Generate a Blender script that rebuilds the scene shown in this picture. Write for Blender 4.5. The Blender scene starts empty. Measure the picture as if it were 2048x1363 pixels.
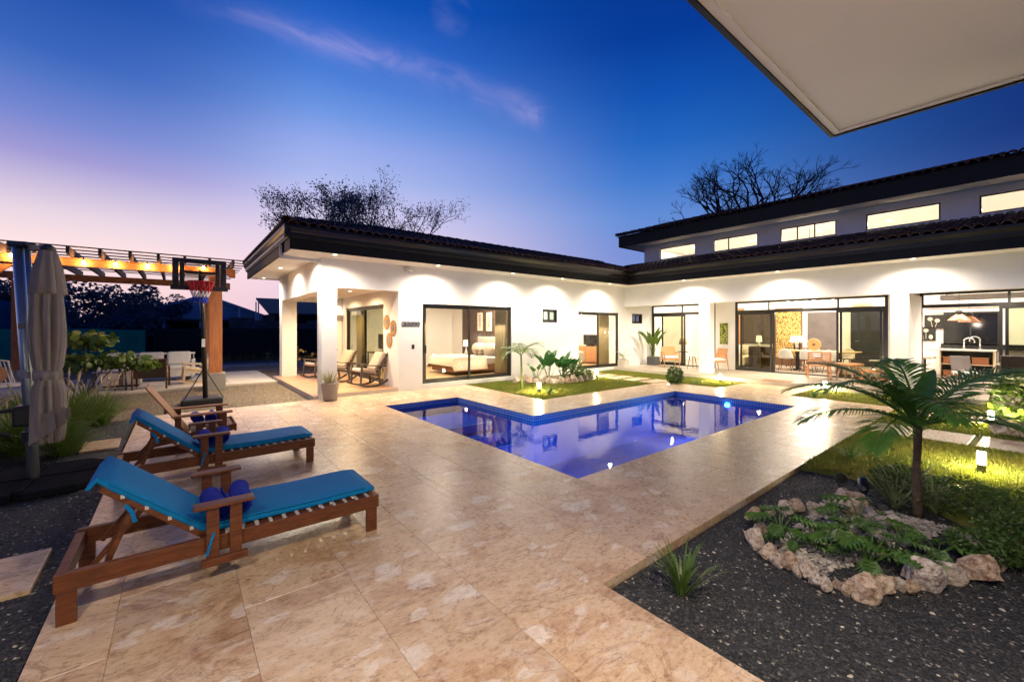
import bpy, bmesh, math, random
import numpy as np
from mathutils import Vector, Matrix
R = math.radians
random.seed(7)
rng = np.random.default_rng(7)
scene = bpy.context.scene
col = scene.collection

# ---------------------------------------------------------------- camera
H, FPX, CXP, CYP, YAW = 1.7, 830.0, 1024.0, 656.0, R(51.29)
SN, CS = math.sin(YAW), math.cos(YAW)
cam_d = bpy.data.cameras.new('camera'); cam = bpy.data.objects.new('camera', cam_d); col.objects.link(cam)
cam_d.sensor_width = 36.0; cam_d.lens = 36.0 * FPX / 2048.0
cam_d.shift_y = -(681.5 - CYP) / 2048.0
cam_d.clip_start = 0.02; cam_d.clip_end = 2000.0
cam.location = (0, 0, H); cam.rotation_euler = (R(90), 0, YAW - R(90))
scene.camera = cam

def ray(u, v):
    a = (u - CXP) / FPX; b = -(v - CYP) / FPX
    return (SN * a + CS, -CS * a + SN, b)
def G(u, v, z=0.0):                    # pixel -> point on the level plane z
    r = ray(u, v); t = (z - H) / r[2]
    return Vector((r[0] * t, r[1] * t, z))
def PX(u, v, x):                       # pixel -> point on the wall plane X = x
    r = ray(u, v); t = x / r[0]
    return Vector((x, r[1] * t, H + r[2] * t))
def PY(u, v, y):
    r = ray(u, v); t = y / r[1]
    return Vector((r[0] * t, y, H + r[2] * t))

# ---------------------------------------------------------------- sky
def lin(c):
    return tuple(((x / 255.0) / 12.92 if x / 255.0 <= 0.04045 else ((x / 255.0 + 0.055) / 1.055) ** 2.4) for x in c)
def L4(r, g, b): return lin((r, g, b)) + (1.0,)

world = bpy.data.worlds.new('World'); scene.world = world; world.use_nodes = True
wt = world.node_tree; wt.nodes.clear()
def wn(t, **k):
    n = wt.nodes.new(t)
    for a, b in k.items(): setattr(n, a, b)
    return n
def wmath(op, a, b=None, c=None, clamp=False):
    n = wn('ShaderNodeMath', operation=op, use_clamp=clamp)
    for i, x in enumerate((a, b, c)):
        if x is None: continue
        if isinstance(x, (int, float)): n.inputs[i].default_value = x
        else: wt.links.new(x, n.inputs[i])
    return n.outputs[0]
def wdot(vec, d):
    n = wn('ShaderNodeVectorMath', operation='DOT_PRODUCT'); wt.links.new(vec, n.inputs[0]); n.inputs[1].default_value = d
    return n.outputs['Value']
def wmap(x, a, b):
    n = wn('ShaderNodeMapRange', interpolation_type='SMOOTHSTEP'); wt.links.new(x, n.inputs[0])
    n.inputs[1].default_value = a; n.inputs[2].default_value = b
    return n.outputs[0]
def wramp(x, stops):
    n = wn('ShaderNodeValToRGB'); wt.links.new(x, n.inputs[0]); e = n.color_ramp.elements
    while len(e) < len(stops): e.new(0.5)
    for k, (p, c) in enumerate(stops):
        e[k].position = p; e[k].color = lin(c) + (1,)
    return n.outputs[0]
def wmix(f, a, b):
    n = wn('ShaderNodeMix', data_type='RGBA'); wt.links.new(f, n.inputs[0]) if not isinstance(f, float) else setattr(n.inputs[0], 'default_value', f)
    for i, x in ((6, a), (7, b)):
        if isinstance(x, tuple): n.inputs[i].default_value = x
        else: wt.links.new(x, n.inputs[i])
    return n.outputs[2]
gdir = wn('ShaderNodeTexCoord').outputs['Generated']
sp = wn('ShaderNodeSeparateXYZ'); wt.links.new(gdir, sp.inputs[0])
zz = wmath('MAXIMUM', sp.outputs[2], 0.0)
hor = wmath('SQRT', wmath('ADD', wmath('MULTIPLY', sp.outputs[0], sp.outputs[0]), wmath('MULTIPLY', sp.outputs[1], sp.outputs[1])))
saz = YAW + R(58)                                       # the afterglow stands to the left of the view
cosaz = wmath('DIVIDE', wdot(gdir, (math.cos(saz), math.sin(saz), 0)), wmath('MAXIMUM', hor, 0.001))
rA = wramp(zz, [(0.0, (240, 200, 206)), (0.13, (250, 222, 222)), (0.185, (226, 208, 222)), (0.27, (156, 150, 208)), (0.32, (116, 132, 204)), (0.377, (76, 112, 192)), (0.41, (54, 98, 184)), (0.50, (24, 74, 164)), (1.0, (4, 30, 92))])
rM = wramp(zz, [(0.0, (226, 190, 210)), (0.13, (236, 208, 226)), (0.20, (224, 207, 232)), (0.2525, (204, 199, 235)), (0.32, (166, 180, 232)), (0.377, (146, 166, 230)), (0.43, (108, 147, 222)), (0.48, (78, 127, 212)), (0.538, (46, 104, 200)), (0.60, (10, 80, 178)), (1.0, (2, 28, 92))])
rB = wramp(zz, [(0.0, (150, 148, 205)), (0.12, (124, 142, 208)), (0.25, (94, 137, 210)), (0.32, (62, 119, 202)), (0.39, (32, 100, 190)), (0.47, (12, 80, 174)), (0.554, (1, 57, 150)), (1.0, (1, 24, 84))])
rC = wramp(zz, [(0.0, (92, 108, 172)), (0.14, (54, 84, 158)), (0.295, (10, 46, 118)), (0.45, (4, 40, 110)), (1.0, (2, 22, 76))])
sky = wmix(wmap(cosaz, 0.83, 0.992), rM, rA)
sky = wmix(wmap(cosaz, 0.84, 0.22), sky, rB)
sky = wmix(wmap(cosaz, 0.24, -0.42), sky, rC)
# one long wisp of high cloud catching the last light
c1 = Vector(ray(380, -4)).normalized(); c2 = Vector(ray(1100, 243)).normalized()
cn = c1.cross(c2).normalized(); ct = (c2 - c1).normalized()
al = wdot(gdir, tuple(ct)); ac = wdot(gdir, tuple(cn))
a1, a2 = c1.dot(ct), c2.dot(ct)
cv = wn('ShaderNodeCombineXYZ')
wt.links.new(wmath('MULTIPLY', al, 5.0), cv.inputs[0]); wt.links.new(wmath('MULTIPLY', ac, 13.0), cv.inputs[1]); wt.links.new(wmath('MULTIPLY', al, 2.0), cv.inputs[2])
nz = wn('ShaderNodeTexNoise'); wt.links.new(cv.outputs[0], nz.inputs['Vector'])
nz.inputs['Scale'].default_value = 1.3; nz.inputs['Detail'].default_value = 4.0; nz.inputs['Roughness'].default_value = 0.5; nz.inputs['Distortion'].default_value = 1.4
nb = wn('ShaderNodeTexNoise'); wt.links.new(cv.outputs[0], nb.inputs['Vector']); nb.inputs['Scale'].default_value = 0.55
acw = wmath('ADD', ac, wmath('MULTIPLY', wmath('SUBTRACT', nb.outputs[0], 0.5), 0.06))
band = wmath('SUBTRACT', 1.0, wmath('MULTIPLY', wmath('ABSOLUTE', acw), 22.0), clamp=True)
band = wmath('MULTIPLY', band, band)
rng_m = wmath('MULTIPLY', wmap(al, a1 - 0.05, a1 + 0.12), wmap(al, a2 + 0.01, a2 - 0.05))
cl = wmath('MULTIPLY', wmath('MULTIPLY', wmath('ADD', wmath('MULTIPLY', wmap(nz.outputs[0], 0.30, 0.75), 0.8), 0.12), band), rng_m)
cl = wmath('MULTIPLY', cl, wmath('ADD', wmath('MULTIPLY', wmap(nb.outputs[0], 0.38, 0.60), 0.85), 0.15), clamp=True)
sky = wmix(wmath('MULTIPLY', wmath('MULTIPLY', cl, 0.85), wmath('ADD', wmath('MULTIPLY', wmap(al, a1, a2), 0.6), 0.4)), sky, L4(200, 182, 230))
pf = wmath('MULTIPLY', wmap(wdot(gdir, tuple(Vector(ray(902, 30)).normalized())), 0.9990, 0.99995), wmap(nz.outputs[0], 0.35, 0.75))
sky = wmix(wmath('MULTIPLY', pf, 0.16), sky, L4(170, 170, 225))
nish = wn('ShaderNodeTexSky', sky_type='NISHITA', sun_disc=False); nish.sun_elevation = R(-2.0); nish.sun_rotation = R(90) - saz
bg1 = wn('ShaderNodeBackground'); wt.links.new(sky, bg1.inputs[0]); bg1.inputs[1].default_value = 0.92
bg2 = wn('ShaderNodeBackground'); wt.links.new(nish.outputs[0], bg2.inputs[0]); bg2.inputs[1].default_value = 0.02
ads = wn('ShaderNodeAddShader'); wt.links.new(bg1.outputs[0], ads.inputs[0]); wt.links.new(bg2.outputs[0], ads.inputs[1])
wo = wn('ShaderNodeOutputWorld'); wt.links.new(ads.outputs[0], wo.inputs[0])

scene.view_settings.view_transform = 'Standard'; scene.view_settings.look = 'None'
scene.view_settings.exposure = 0.2; scene.view_settings.gamma = 1.0
scene.cycles.use_denoising = True
scene.cycles.max_bounces = 8; scene.cycles.diffuse_bounces = 4; scene.cycles.glossy_bounces = 4
scene.cycles.transparent_max_bounces = 24; scene.cycles.transmission_bounces = 6
scene.cycles.sample_clamp_indirect = 4.0
scene.cycles.caustics_reflective = False; scene.cycles.caustics_refractive = False
# ---------------------------------------------------------------- materials
MATS = {}
def base(name):
    m = bpy.data.materials.new(name); m.use_nodes = True
    return m, m.node_tree, m.node_tree.nodes['Principled BSDF']
class NT:
    def __init__(s, nt): s.nt = nt
    def n(s, t, **k):
        x = s.nt.nodes.new(t)
        for a, b in k.items(): setattr(x, a, b)
        return x
    def set(s, sock, val):
        if hasattr(val, 'is_output') or isinstance(val, bpy.types.NodeSocket): s.nt.links.new(val, sock)
        else: sock.default_value = val
    def math(s, op, a, b=None, clamp=False):
        x = s.n('ShaderNodeMath', operation=op, use_clamp=clamp); s.set(x.inputs[0], a)
        if b is not None: s.set(x.inputs[1], b)
        return x.outputs[0]
    def coords(s, stretch=(1, 1, 1), jitter=True, kind='Object'):
        tc = s.n('ShaderNodeTexCoord').outputs[kind]
        if jitter:
            oi = s.n('ShaderNodeObjectInfo').outputs['Random']
            x = s.n('ShaderNodeVectorMath', operation='MULTIPLY_ADD'); s.nt.links.new(tc, x.inputs[0]); x.inputs[1].default_value = stretch
            cb = s.n('ShaderNodeCombineXYZ')
            s.nt.links.new(s.math('MULTIPLY', oi, 37.0), cb.inputs[0]); s.nt.links.new(s.math('MULTIPLY', oi, 71.0), cb.inputs[1]); s.nt.links.new(s.math('MULTIPLY', oi, 13.0), cb.inputs[2])
            s.nt.links.new(cb.outputs[0], x.inputs[2])
        else:
            x = s.n('ShaderNodeVectorMath', operation='MULTIPLY'); s.nt.links.new(tc, x.inputs[0]); x.inputs[1].default_value = stretch
        return x.outputs[0]
    def noise(s, vec, scale, detail=4, rough=0.55, dist=0.0):
        x = s.n('ShaderNodeTexNoise'); s.nt.links.new(vec, x.inputs['Vector'])
        x.inputs['Scale'].default_value = scale; x.inputs['Detail'].default_value = detail
        x.inputs['Roughness'].default_value = rough; x.inputs['Distortion'].default_value = dist
        return x.outputs[0]
    def voro(s, vec, scale, feature='F1', out='Distance'):
        x = s.n('ShaderNodeTexVoronoi', feature=feature); s.nt.links.new(vec, x.inputs['Vector']); x.inputs['Scale'].default_value = scale
        return x.outputs[out]
    def ramp(s, fac, stops):
        x = s.n('ShaderNodeValToRGB'); s.nt.links.new(fac, x.inputs[0]); e = x.color_ramp.elements
        while len(e) < len(stops): e.new(0.5)
        for k, (p, c) in enumerate(stops):
            e[k].position = p; e[k].color = tuple(c) + (1,) if len(c) == 3 else c
        return x.outputs[0]
    def mix(s, f, a, b, blend='MIX'):
        x = s.n('ShaderNodeMix', data_type='RGBA', blend_type=blend); s.set(x.inputs[0], f)
        for i, v in ((6, a), (7, b)): s.set(x.inputs[i], v if not (isinstance(v, tuple) and len(v) == 3) else v + (1,))
        return x.outputs[2]
    def bump(s, h, strength, dist=0.02):
        x = s.n('ShaderNodeBump'); s.nt.links.new(h, x.inputs['Height']); x.inputs['Strength'].default_value = strength; x.inputs['Distance'].default_value = dist
        return x.outputs[0]

def pm(name, c1, c2=None, scale=6.0, rough=0.6, bump=0.0, bscale=40.0, stretch=(1, 1, 1), metal=0.0, spec=0.5, sheen=0.0, coat=0.0, jitter=True, rvar=0.1, trans=0.0, lo=0.3, hi=0.7):
    m, nt, b = base(name); q = NT(nt)
    v = q.coords(stretch, jitter)
    n1 = q.noise(v, scale, 5, 0.6)
    if c2 is None: c2 = tuple(x * 0.82 for x in c1)
    q.set(b.inputs['Base Color'], q.ramp(n1, [(lo, c1), (hi, c2)]))
    q.set(b.inputs['Roughness'], q.math('ADD', q.math('MULTIPLY', n1, rvar), rough - rvar / 2))
    b.inputs['Metallic'].default_value = metal; b.inputs['Specular IOR Level'].default_value = spec
    b.inputs['Sheen Weight'].default_value = sheen; b.inputs['Coat Weight'].default_value = coat
    if trans: b.inputs['Subsurface Weight'].default_value = 0.0
    if bump: q.set(b.inputs['Normal'], q.bump(q.noise(v, bscale, 6, 0.6), bump))
    MATS[name] = m; return m
def emit(name, c, s):
    m = bpy.data.materials.new(name); m.use_nodes = True; nt = m.node_tree; nt.nodes.clear()
    e = nt.nodes.new('ShaderNodeEmission'); e.inputs[0].default_value = tuple(c) + (1,); e.inputs[1].default_value = s
    o = nt.nodes.new('ShaderNodeOutputMaterial'); nt.links.new(e.outputs[0], o.inputs[0]); MATS[name] = m; return m
def leafmat(name, c1, c2, rough=0.45, scale=8, translucent=0.25):
    m, nt, b = base(name); q = NT(nt)
    v = q.coords((1, 1, 1), True); n1 = q.noise(v, scale, 3)
    c = q.ramp(n1, [(0.3, c1), (0.7, c2)])
    q.set(b.inputs['Base Color'], c); b.inputs['Roughness'].default_value = rough
    tl = q.n('ShaderNodeBsdfTranslucent'); nt.links.new(c, tl.inputs[0])
    mx = q.n('ShaderNodeMixShader'); mx.inputs[0].default_value = translucent
    nt.links.new(b.outputs[0], mx.inputs[1]); nt.links.new(tl.outputs[0], mx.inputs[2])
    nt.links.new(mx.outputs[0], nt.nodes['Material Output'].inputs[0]); MATS[name] = m; return m
def thinglass(name, tint, refl=1.0, rough=0.0):
    m = bpy.data.materials.new(name); m.use_nodes = True; nt = m.node_tree; nt.nodes.clear(); q = NT(nt)
    t = q.n('ShaderNodeBsdfTransparent'); t.inputs[0].default_value = tint + (1,)
    g = q.n('ShaderNodeBsdfGlossy'); g.inputs['Roughness'].default_value = rough
    f = q.n('ShaderNodeFresnel'); f.inputs[0].default_value = 1.45
    bk = q.n('ShaderNodeNewGeometry').outputs['Backfacing']
    fac = q.math('MULTIPLY', q.math('MULTIPLY', f.outputs[0], refl), q.math('SUBTRACT', 1.0, bk), True)
    mx = q.n('ShaderNodeMixShader'); nt.links.new(fac, mx.inputs[0]); nt.links.new(t.outputs[0], mx.inputs[1]); nt.links.new(g.outputs[0], mx.inputs[2])
    o = q.n('ShaderNodeOutputMaterial'); nt.links.new(mx.outputs[0], o.inputs[0]); MATS[name] = m; return m

pm('stucco', (0.76, 0.755, 0.75), (0.70, 0.695, 0.69), 1.2, 0.85, 0.10, 120, spec=0.2)
pm('stucco_in', (0.80, 0.77, 0.71), (0.76, 0.73, 0.67), 1.0, 0.85, spec=0.2)
pm('soffit', (0.78, 0.76, 0.72), (0.74, 0.72, 0.68), 0.7, 0.8, spec=0.2)
pm('fascia', (0.005, 0.0055, 0.007), (0.009, 0.009, 0.010), 1.5, 0.6, 0.05, 20, (0.2, 0.2, 6), spec=0.2)
pm('gutter', (0.008, 0.0075, 0.007), (0.013, 0.012, 0.011), 2.0, 0.35, spec=0.35)
pm('frame_black', (0.012, 0.011, 0.010), (0.018, 0.016, 0.014), 4, 0.38)
pm('downpipe', (0.62, 0.64, 0.68), None, 3, 0.5)
pm('roof_tile', (0.10, 0.036, 0.024), (0.035, 0.016, 0.014), 3.0, 0.75, 0.25, 30, rvar=0.2)
pm('teak', (0.165, 0.055, 0.021), (0.070, 0.021, 0.009), 5.0, 0.42, 0.12, 30, (1.2, 9, 9), spec=0.3)
pm('teak_pale', (0.42, 0.19, 0.075), (0.26, 0.10, 0.036), 5.0, 0.5, 0.12, 30, (1.2, 9, 9))
pm('pine', (0.50, 0.19, 0.055), (0.34, 0.11, 0.030), 3.5, 0.55, 0.15, 24, (0.8, 7, 7))
pm('pine_vertical', (0.46, 0.17, 0.055), (0.30, 0.10, 0.032), 3.5, 0.55, 0.15, 24, (7, 7, 0.8))
pm('slat_dark', (0.10, 0.050, 0.030), (0.06, 0.03, 0.02), 4, 0.6, 0.1, 24, (0.8, 7, 7))
pm('walnut', (0.16, 0.075, 0.035), (0.09, 0.04, 0.02), 5, 0.45, 0.1, 30, (1, 8, 8))
pm('walnut_grey', (0.10, 0.075, 0.055), (0.06, 0.044, 0.034), 5, 0.5, 0.1, 30, (1, 8, 8))
pm('cushion_blue', (0.002, 0.170, 0.43), (0.002, 0.145, 0.38), 3.0, 0.8, 0.10, 260, spec=0.15)
pm('towel_blue', (0.005, 0.026, 0.40), (0.004, 0.016, 0.27), 9, 0.95, 0.6, 260, sheen=0.04, spec=0.05)
pm('webbing', (0.55, 0.53, 0.50), None, 6, 0.8)
pm('canvas', (0.33, 0.285, 0.25), (0.28, 0.235, 0.20), 3, 0.85, 0.15, 200, sheen=0.2, spec=0.2)
pm('aluminium', (0.40, 0.46, 0.50), (0.34, 0.40, 0.45), 2, 0.35, metal=0.7)
pm('plastic_black', (0.012, 0.013, 0.016), (0.02, 0.021, 0.025), 5, 0.45, 0.1, 60)
pm('rubber', (0.010, 0.011, 0.015), (0.016, 0.018, 0.022), 4, 0.95, 0.2, 50, spec=0.05)
pm('steel_black', (0.010, 0.011, 0.013), (0.016, 0.017, 0.019), 5, 0.3, spec=0.6)
pm('chrome', (0.7, 0.7, 0.7), None, 5, 0.15, metal=1.0)
pm('steel_white', (0.75, 0.75, 0.75), None, 5, 0.4)
pm('concrete', (0.30, 0.28, 0.25), (0.22, 0.20, 0.18), 5, 0.9, 0.3, 40)
pm('concrete_pale', (0.52, 0.47, 0.42), (0.44, 0.39, 0.34), 3, 0.8, 0.1, 60)
pm('terrace', (0.36, 0.30, 0.24), (0.29, 0.24, 0.19), 2.5, 0.42, 0.05, 60)
pm('porch_floor', (0.50, 0.30, 0.17), (0.40, 0.22, 0.12), 2.0, 0.35, 0.03, 60, (0.5, 4, 1))
pm('limestone', (0.72, 0.66, 0.60), (0.25, 0.155, 0.095), 3.2, 0.92, 1.0, 9, rvar=0.1, spec=0.2, lo=0.42, hi=0.68)
pm('slate', (0.05, 0.055, 0.065), (0.09, 0.09, 0.10), 9, 0.7, 0.3, 20)
pm('soil', (0.10, 0.075, 0.05), (0.16, 0.12, 0.08), 3, 0.95, 0.5, 30)
pm('pot_grey', (0.34, 0.30, 0.28), (0.28, 0.25, 0.23), 3, 0.7, 0.05, 60)
pm('pot_white', (0.62, 0.58, 0.52), None, 3, 0.6)
pm('pot_dark', (0.07, 0.075, 0.08), None, 3, 0.6)
pm('bark', (0.12, 0.085, 0.055), (0.06, 0.042, 0.03), 14, 0.9, 0.6, 30)
pm('bark_dark', (0.03, 0.025, 0.022), (0.02, 0.017, 0.015), 6, 0.9)
pm('stem_green', (0.12, 0.17, 0.04), (0.08, 0.12, 0.03), 8, 0.6)
pm('fabric_beige', (0.50, 0.42, 0.34), (0.42, 0.35, 0.28), 6, 0.9, 0.1, 200, sheen=0.2, spec=0.2)
pm('fabric_white', (0.68, 0.66, 0.63), (0.60, 0.58, 0.55), 4, 0.9, 0.1, 200, spec=0.2)
pm('fabric_cream', (0.62, 0.52, 0.38), (0.55, 0.45, 0.32), 4, 0.9, 0.05, 200, spec=0.2)
pm('fabric_brown', (0.30, 0.16, 0.10), None, 4, 0.9)
pm('curtain', (0.55, 0.45, 0.27), (0.42, 0.33, 0.18), 2, 0.9, (0), spec=0.1)
pm('rattan', (0.05, 0.032, 0.020), (0.025, 0.016, 0.010), 40, 0.6, 0.5, 120)
pm('cane', (0.52, 0.25, 0.10), (0.40, 0.18, 0.07), 50, 0.55, 0.3, 120)
pm('panel_brown', (0.085, 0.050, 0.036), (0.055, 0.032, 0.024), 3, 0.5, 0.1, 20, (9, 9, 0.6))
pm('panel_grey', (0.16, 0.135, 0.13), (0.12, 0.10, 0.095), 3, 0.5)
pm('black_matt', (0.010, 0.010, 0.010), (0.016, 0.015, 0.014), 4, 0.6)
pm('black_stone', (0.012, 0.012, 0.013), (0.03, 0.03, 0.03), 20, 0.12, spec=0.6)
pm('counter_white', (0.70, 0.66, 0.60), (0.62, 0.58, 0.52), 4, 0.2)
pm('paper', (0.62, 0.54, 0.42), None, 6, 0.8)
pm('screen', (0.008, 0.008, 0.009), None, 3, 0.12)
pm('navy_plate', (0.006, 0.006, 0.03), None, 3, 0.3)
pm('copper', (0.55, 0.28, 0.18), (0.45, 0.22, 0.14), 6, 0.35, metal=0.4)
pm('terracotta_box', (0.32, 0.12, 0.05), None, 20, 0.7)
pm('tabletop', (0.50, 0.32, 0.16), (0.40, 0.24, 0.11), 4, 0.4, 0, 40, (1, 8, 8))
pm('net_black', (0.016, 0.024, 0.030), (0.026, 0.036, 0.042), 2.0, 0.9, 0.3, 12, spec=0.1)
pm('net_green', (0.010, 0.34, 0.25), (0.008, 0.24, 0.19), 0.8, 0.85, 0.4, 5, spec=0.2)
pm('net_blue', (0.012, 0.09, 0.20), (0.010, 0.06, 0.14), 0.8, 0.85, 0.4, 5, spec=0.2)
pm('house_dusk_tint', (0.46, 0.70, 0.90), (0.40, 0.62, 0.82), 1, 0.9)  # blue of the dusk sky light put into the wall colour
pm('roof_dark', (0.03, 0.033, 0.04), (0.045, 0.05, 0.06), 2, 0.7)
pm('tin', (0.16, 0.19, 0.22), (0.06, 0.05, 0.045), 1.6, 0.5, 0.2, 8, metal=0.4)
pm('red_net', (0.55, 0.012, 0.03), None, 6, 0.7)
pm('white_net', (0.75, 0.75, 0.78), None, 6, 0.7)
pm('blue_net', (0.01, 0.05, 0.5), None, 6, 0.7)
pm('ledge_white', (0.55, 0.68, 0.85), None, 6, 0.4)
pm('plume', (0.62, 0.50, 0.33), (0.50, 0.38, 0.24), 9, 0.9)
pm('glow_basket', (0.62, 0.45, 0.25), None, 9, 0.8)
leafmat('palm_leaf', (0.055, 0.15, 0.022), (0.10, 0.23, 0.038), 0.4)
leafmat('palm_leaf_light', (0.08, 0.16, 0.03), (0.13, 0.20, 0.04), 0.45)
leafmat('paddle_leaf', (0.020, 0.090, 0.022), (0.035, 0.13, 0.030), 0.35, 5)
leafmat('grape_leaf', (0.12, 0.19, 0.02), (0.045, 0.10, 0.016), 0.35, 3)
leafmat('fern_leaf', (0.050, 0.13, 0.020), (0.09, 0.19, 0.030), 0.45)
leafmat('spider_leaf', (0.07, 0.12, 0.03), (0.30, 0.34, 0.16), 0.5, 14)
leafmat('shrub_leaf', (0.045, 0.10, 0.020), (0.08, 0.15, 0.030), 0.5)
leafmat('croton_leaf', (0.30, 0.13, 0.02), (0.16, 0.16, 0.02), 0.45, 5)
leafmat('fountain_grass', (0.10, 0.19, 0.025), (0.17, 0.25, 0.04), 0.6)
leafmat('dry_grass', (0.26, 0.19, 0.06), (0.16, 0.17, 0.05), 0.7)
leafmat('lawn_blade', (0.15, 0.20, 0.024), (0.25, 0.24, 0.038), 0.6, 1.2, 0.3)
leafmat('dusk_leaf', (0.05, 0.10, 0.15), (0.09, 0.15, 0.20), 0.7)  # bluish cast of the evening sky mixed into the leaf colour
leafmat('lily_leaf', (0.06, 0.13, 0.025), (0.10, 0.17, 0.03), 0.45)
leafmat('white_leaf', (0.55, 0.58, 0.42), (0.30, 0.40, 0.20), 0.5)
thinglass('glass', (0.97, 0.975, 0.965), 0.8)
thinglass('glass_green', (0.74, 0.76, 0.66), 1.0)
thinglass('glass_board', (0.80, 0.78, 0.74), 1.0, 0.15)
thinglass('glass_clear', (0.97, 0.97, 0.97), 1.0)
emit('lens', (1.0, 0.86, 0.62), 14.0)
emit('lens_in', (1.0, 0.90, 0.70), 10.0)
emit('bulb', (1.0, 0.62, 0.22), 40.0)
emit('bollard_glow', (1.0, 0.82, 0.44), 800.0)
emit('shade_glow', (1.0, 0.78, 0.50), 2.6)
emit('pool_glow', (0.25, 0.75, 1.0), 20.0)
emit('flush_glow', (1.0, 0.9, 0.72), 12.0)

def special_mats():
    # travertine paving
    m, nt, b = base('travertine'); q = NT(nt)
    v = q.coords((1, 1, 1)); vs = q.coords((0.7, 1.25, 1))
    n1 = q.noise(v, 1.7, 8, 0.66, 0.9)
    c = q.ramp(n1, [(0.30, (0.36, 0.205, 0.115)), (0.43, (0.50, 0.335, 0.200)), (0.52, (0.59, 0.435, 0.285)), (0.61, (0.51, 0.355, 0.220)), (0.72, (0.66, 0.53, 0.385))])
    wv = q.n('ShaderNodeVectorMath', operation='ADD'); nt.links.new(vs, wv.inputs[0])
    wsc = q.n('ShaderNodeVectorMath', operation='SCALE'); nnz = q.n('ShaderNodeTexNoise'); nt.links.new(vs, nnz.inputs['Vector']); nnz.inputs['Scale'].default_value = 4.0; nnz.inputs['Detail'].default_value = 4.0
    nt.links.new(nnz.outputs['Color'], wsc.inputs[0]); wsc.inputs['Scale'].default_value = 0.32; nt.links.new(wsc.outputs[0], wv.inputs[1])
    for sc_, lo_, hi_, sel, amt in ((2.7, 0.22, 0.30, 0.40, 0.72), (4.8, 0.24, 0.32, 0.45, 0.60)):      # pale fossil inclusions
        vn = q.n('ShaderNodeTexVoronoi'); nt.links.new(wv.outputs[0], vn.inputs['Vector']); vn.inputs['Scale'].default_value = sc_
        inc = q.ramp(vn.outputs['Distance'], [(lo_, (1, 1, 1)), (hi_, (0, 0, 0))]); sx = q.n('ShaderNodeSeparateColor'); nt.links.new(vn.outputs['Color'], sx.inputs[0])
        pick = q.math('LESS_THAN', sx.outputs[0], sel); core = q.ramp(vn.outputs['Distance'], [(0.0, (0.60, 0.52, 0.45)), (lo_, (0.76, 0.69, 0.61))])
        c = q.mix(q.math('MULTIPLY', q.math('MULTIPLY', inc, pick), amt), c, core)
    n2 = q.noise(vs, 3.4, 6, 0.6, 2.2); c = q.mix(q.math('MULTIPLY', q.ramp(n2, [(0.54, (0, 0, 0)), (0.64, (1, 1, 1))]), 0.5), c, (0.68, 0.57, 0.47))
    vein = q.ramp(q.math('ABSOLUTE', q.math('SUBTRACT', q.noise(vs, 2.3, 6, 0.6, 1.6), 0.5)), [(0.0, (0.55, 0.45, 0.38)), (0.018, (1, 1, 1))]); c = q.mix(0.7, c, vein, 'MULTIPLY')
    n3 = q.noise(vs, 30, 7, 0.72); c = q.mix(0.32, c, q.ramp(n3, [(0.34, (0.24, 0.22, 0.20)), (0.66, (0.76, 0.74, 0.72))]), 'OVERLAY')
    pits = q.ramp(q.noise(vs, 75, 2, 0.5), [(0.27, (0.40, 0.36, 0.33)), (0.33, (1, 1, 1))]); c = q.mix(1.0, c, pits, 'MULTIPLY')
    oi = q.n('ShaderNodeObjectInfo').outputs['Random']
    c = q.mix(1.0, c, q.ramp(oi, [(0.0, (0.91, 0.90, 0.89)), (1.0, (1.06, 1.05, 1.04))]), 'MULTIPLY')
    q.set(b.inputs['Base Color'], c)
    q.set(b.inputs['Roughness'], q.math('ADD', q.math('MULTIPLY', n3, 0.34), 0.13))
    q.set(b.inputs['Normal'], q.bump(q.noise(vs, 22, 8, 0.7), 0.28, 0.006))
    MATS['travertine'] = m
    # gravel sheets
    for nm, cs, sc in (('gravel_dark', ((0.008, 0.009, 0.011), (0.026, 0.027, 0.031), (0.055, 0.055, 0.058)), 60), ('gravel_tan', ((0.06, 0.042, 0.024), (0.13, 0.095, 0.055), (0.21, 0.165, 0.105)), 45)):
        m, nt, b = base(nm); q = NT(nt); v = q.coords((1, 1, 1), False)
        cv = q.voro(v, sc, 'F1', 'Color'); d = q.voro(v, sc)
        sx = q.n('ShaderNodeSeparateColor'); nt.links.new(cv, sx.inputs[0])
        c = q.ramp(sx.outputs[0], [(0.0, cs[0]), (0.6, cs[1]), (0.97, cs[2]), (1.0, (0.45, 0.42, 0.38))])
        c = q.mix(0.5, c, q.ramp(q.noise(v, 1.3, 4), [(0.3, (0.35, 0.35, 0.35)), (0.7, (0.65, 0.65, 0.65))]), 'OVERLAY')
        q.set(b.inputs['Base Color'], c); b.inputs['Roughness'].default_value = 0.75
        q.set(b.inputs['Normal'], q.bump(q.math('SUBTRACT', 1.0, d), 1.0, 0.015)); MATS[nm] = m
    # pebble mesh: colour per island
    for nm, st in (('pebbles_dark', [(0.0, (0.007, 0.008, 0.010)), (0.6, (0.026, 0.027, 0.031)), (0.94, (0.065, 0.062, 0.060)), (0.972, (0.24, 0.21, 0.17)), (1.0, (0.5, 0.46, 0.40))]), ('pebbles_tan', [(0.0, (0.055, 0.037, 0.021)), (0.6, (0.125, 0.09, 0.055)), (1.0, (0.24, 0.19, 0.13))]), ('pebbles_bed', [(0.0, (0.16, 0.15, 0.15)), (0.5, (0.34, 0.30, 0.27)), (1.0, (0.60, 0.54, 0.48))])):
        m, nt, b = base(nm); q = NT(nt); g = q.n('ShaderNodeNewGeometry')
        q.set(b.inputs['Base Color'], q.ramp(g.outputs['Random Per Island'], st)); b.inputs['Roughness'].default_value = 0.7; MATS[nm] = m
    # lawn soil
    m, nt, b = base('turf'); q = NT(nt); v = q.coords((1, 1, 1), False)
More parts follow.
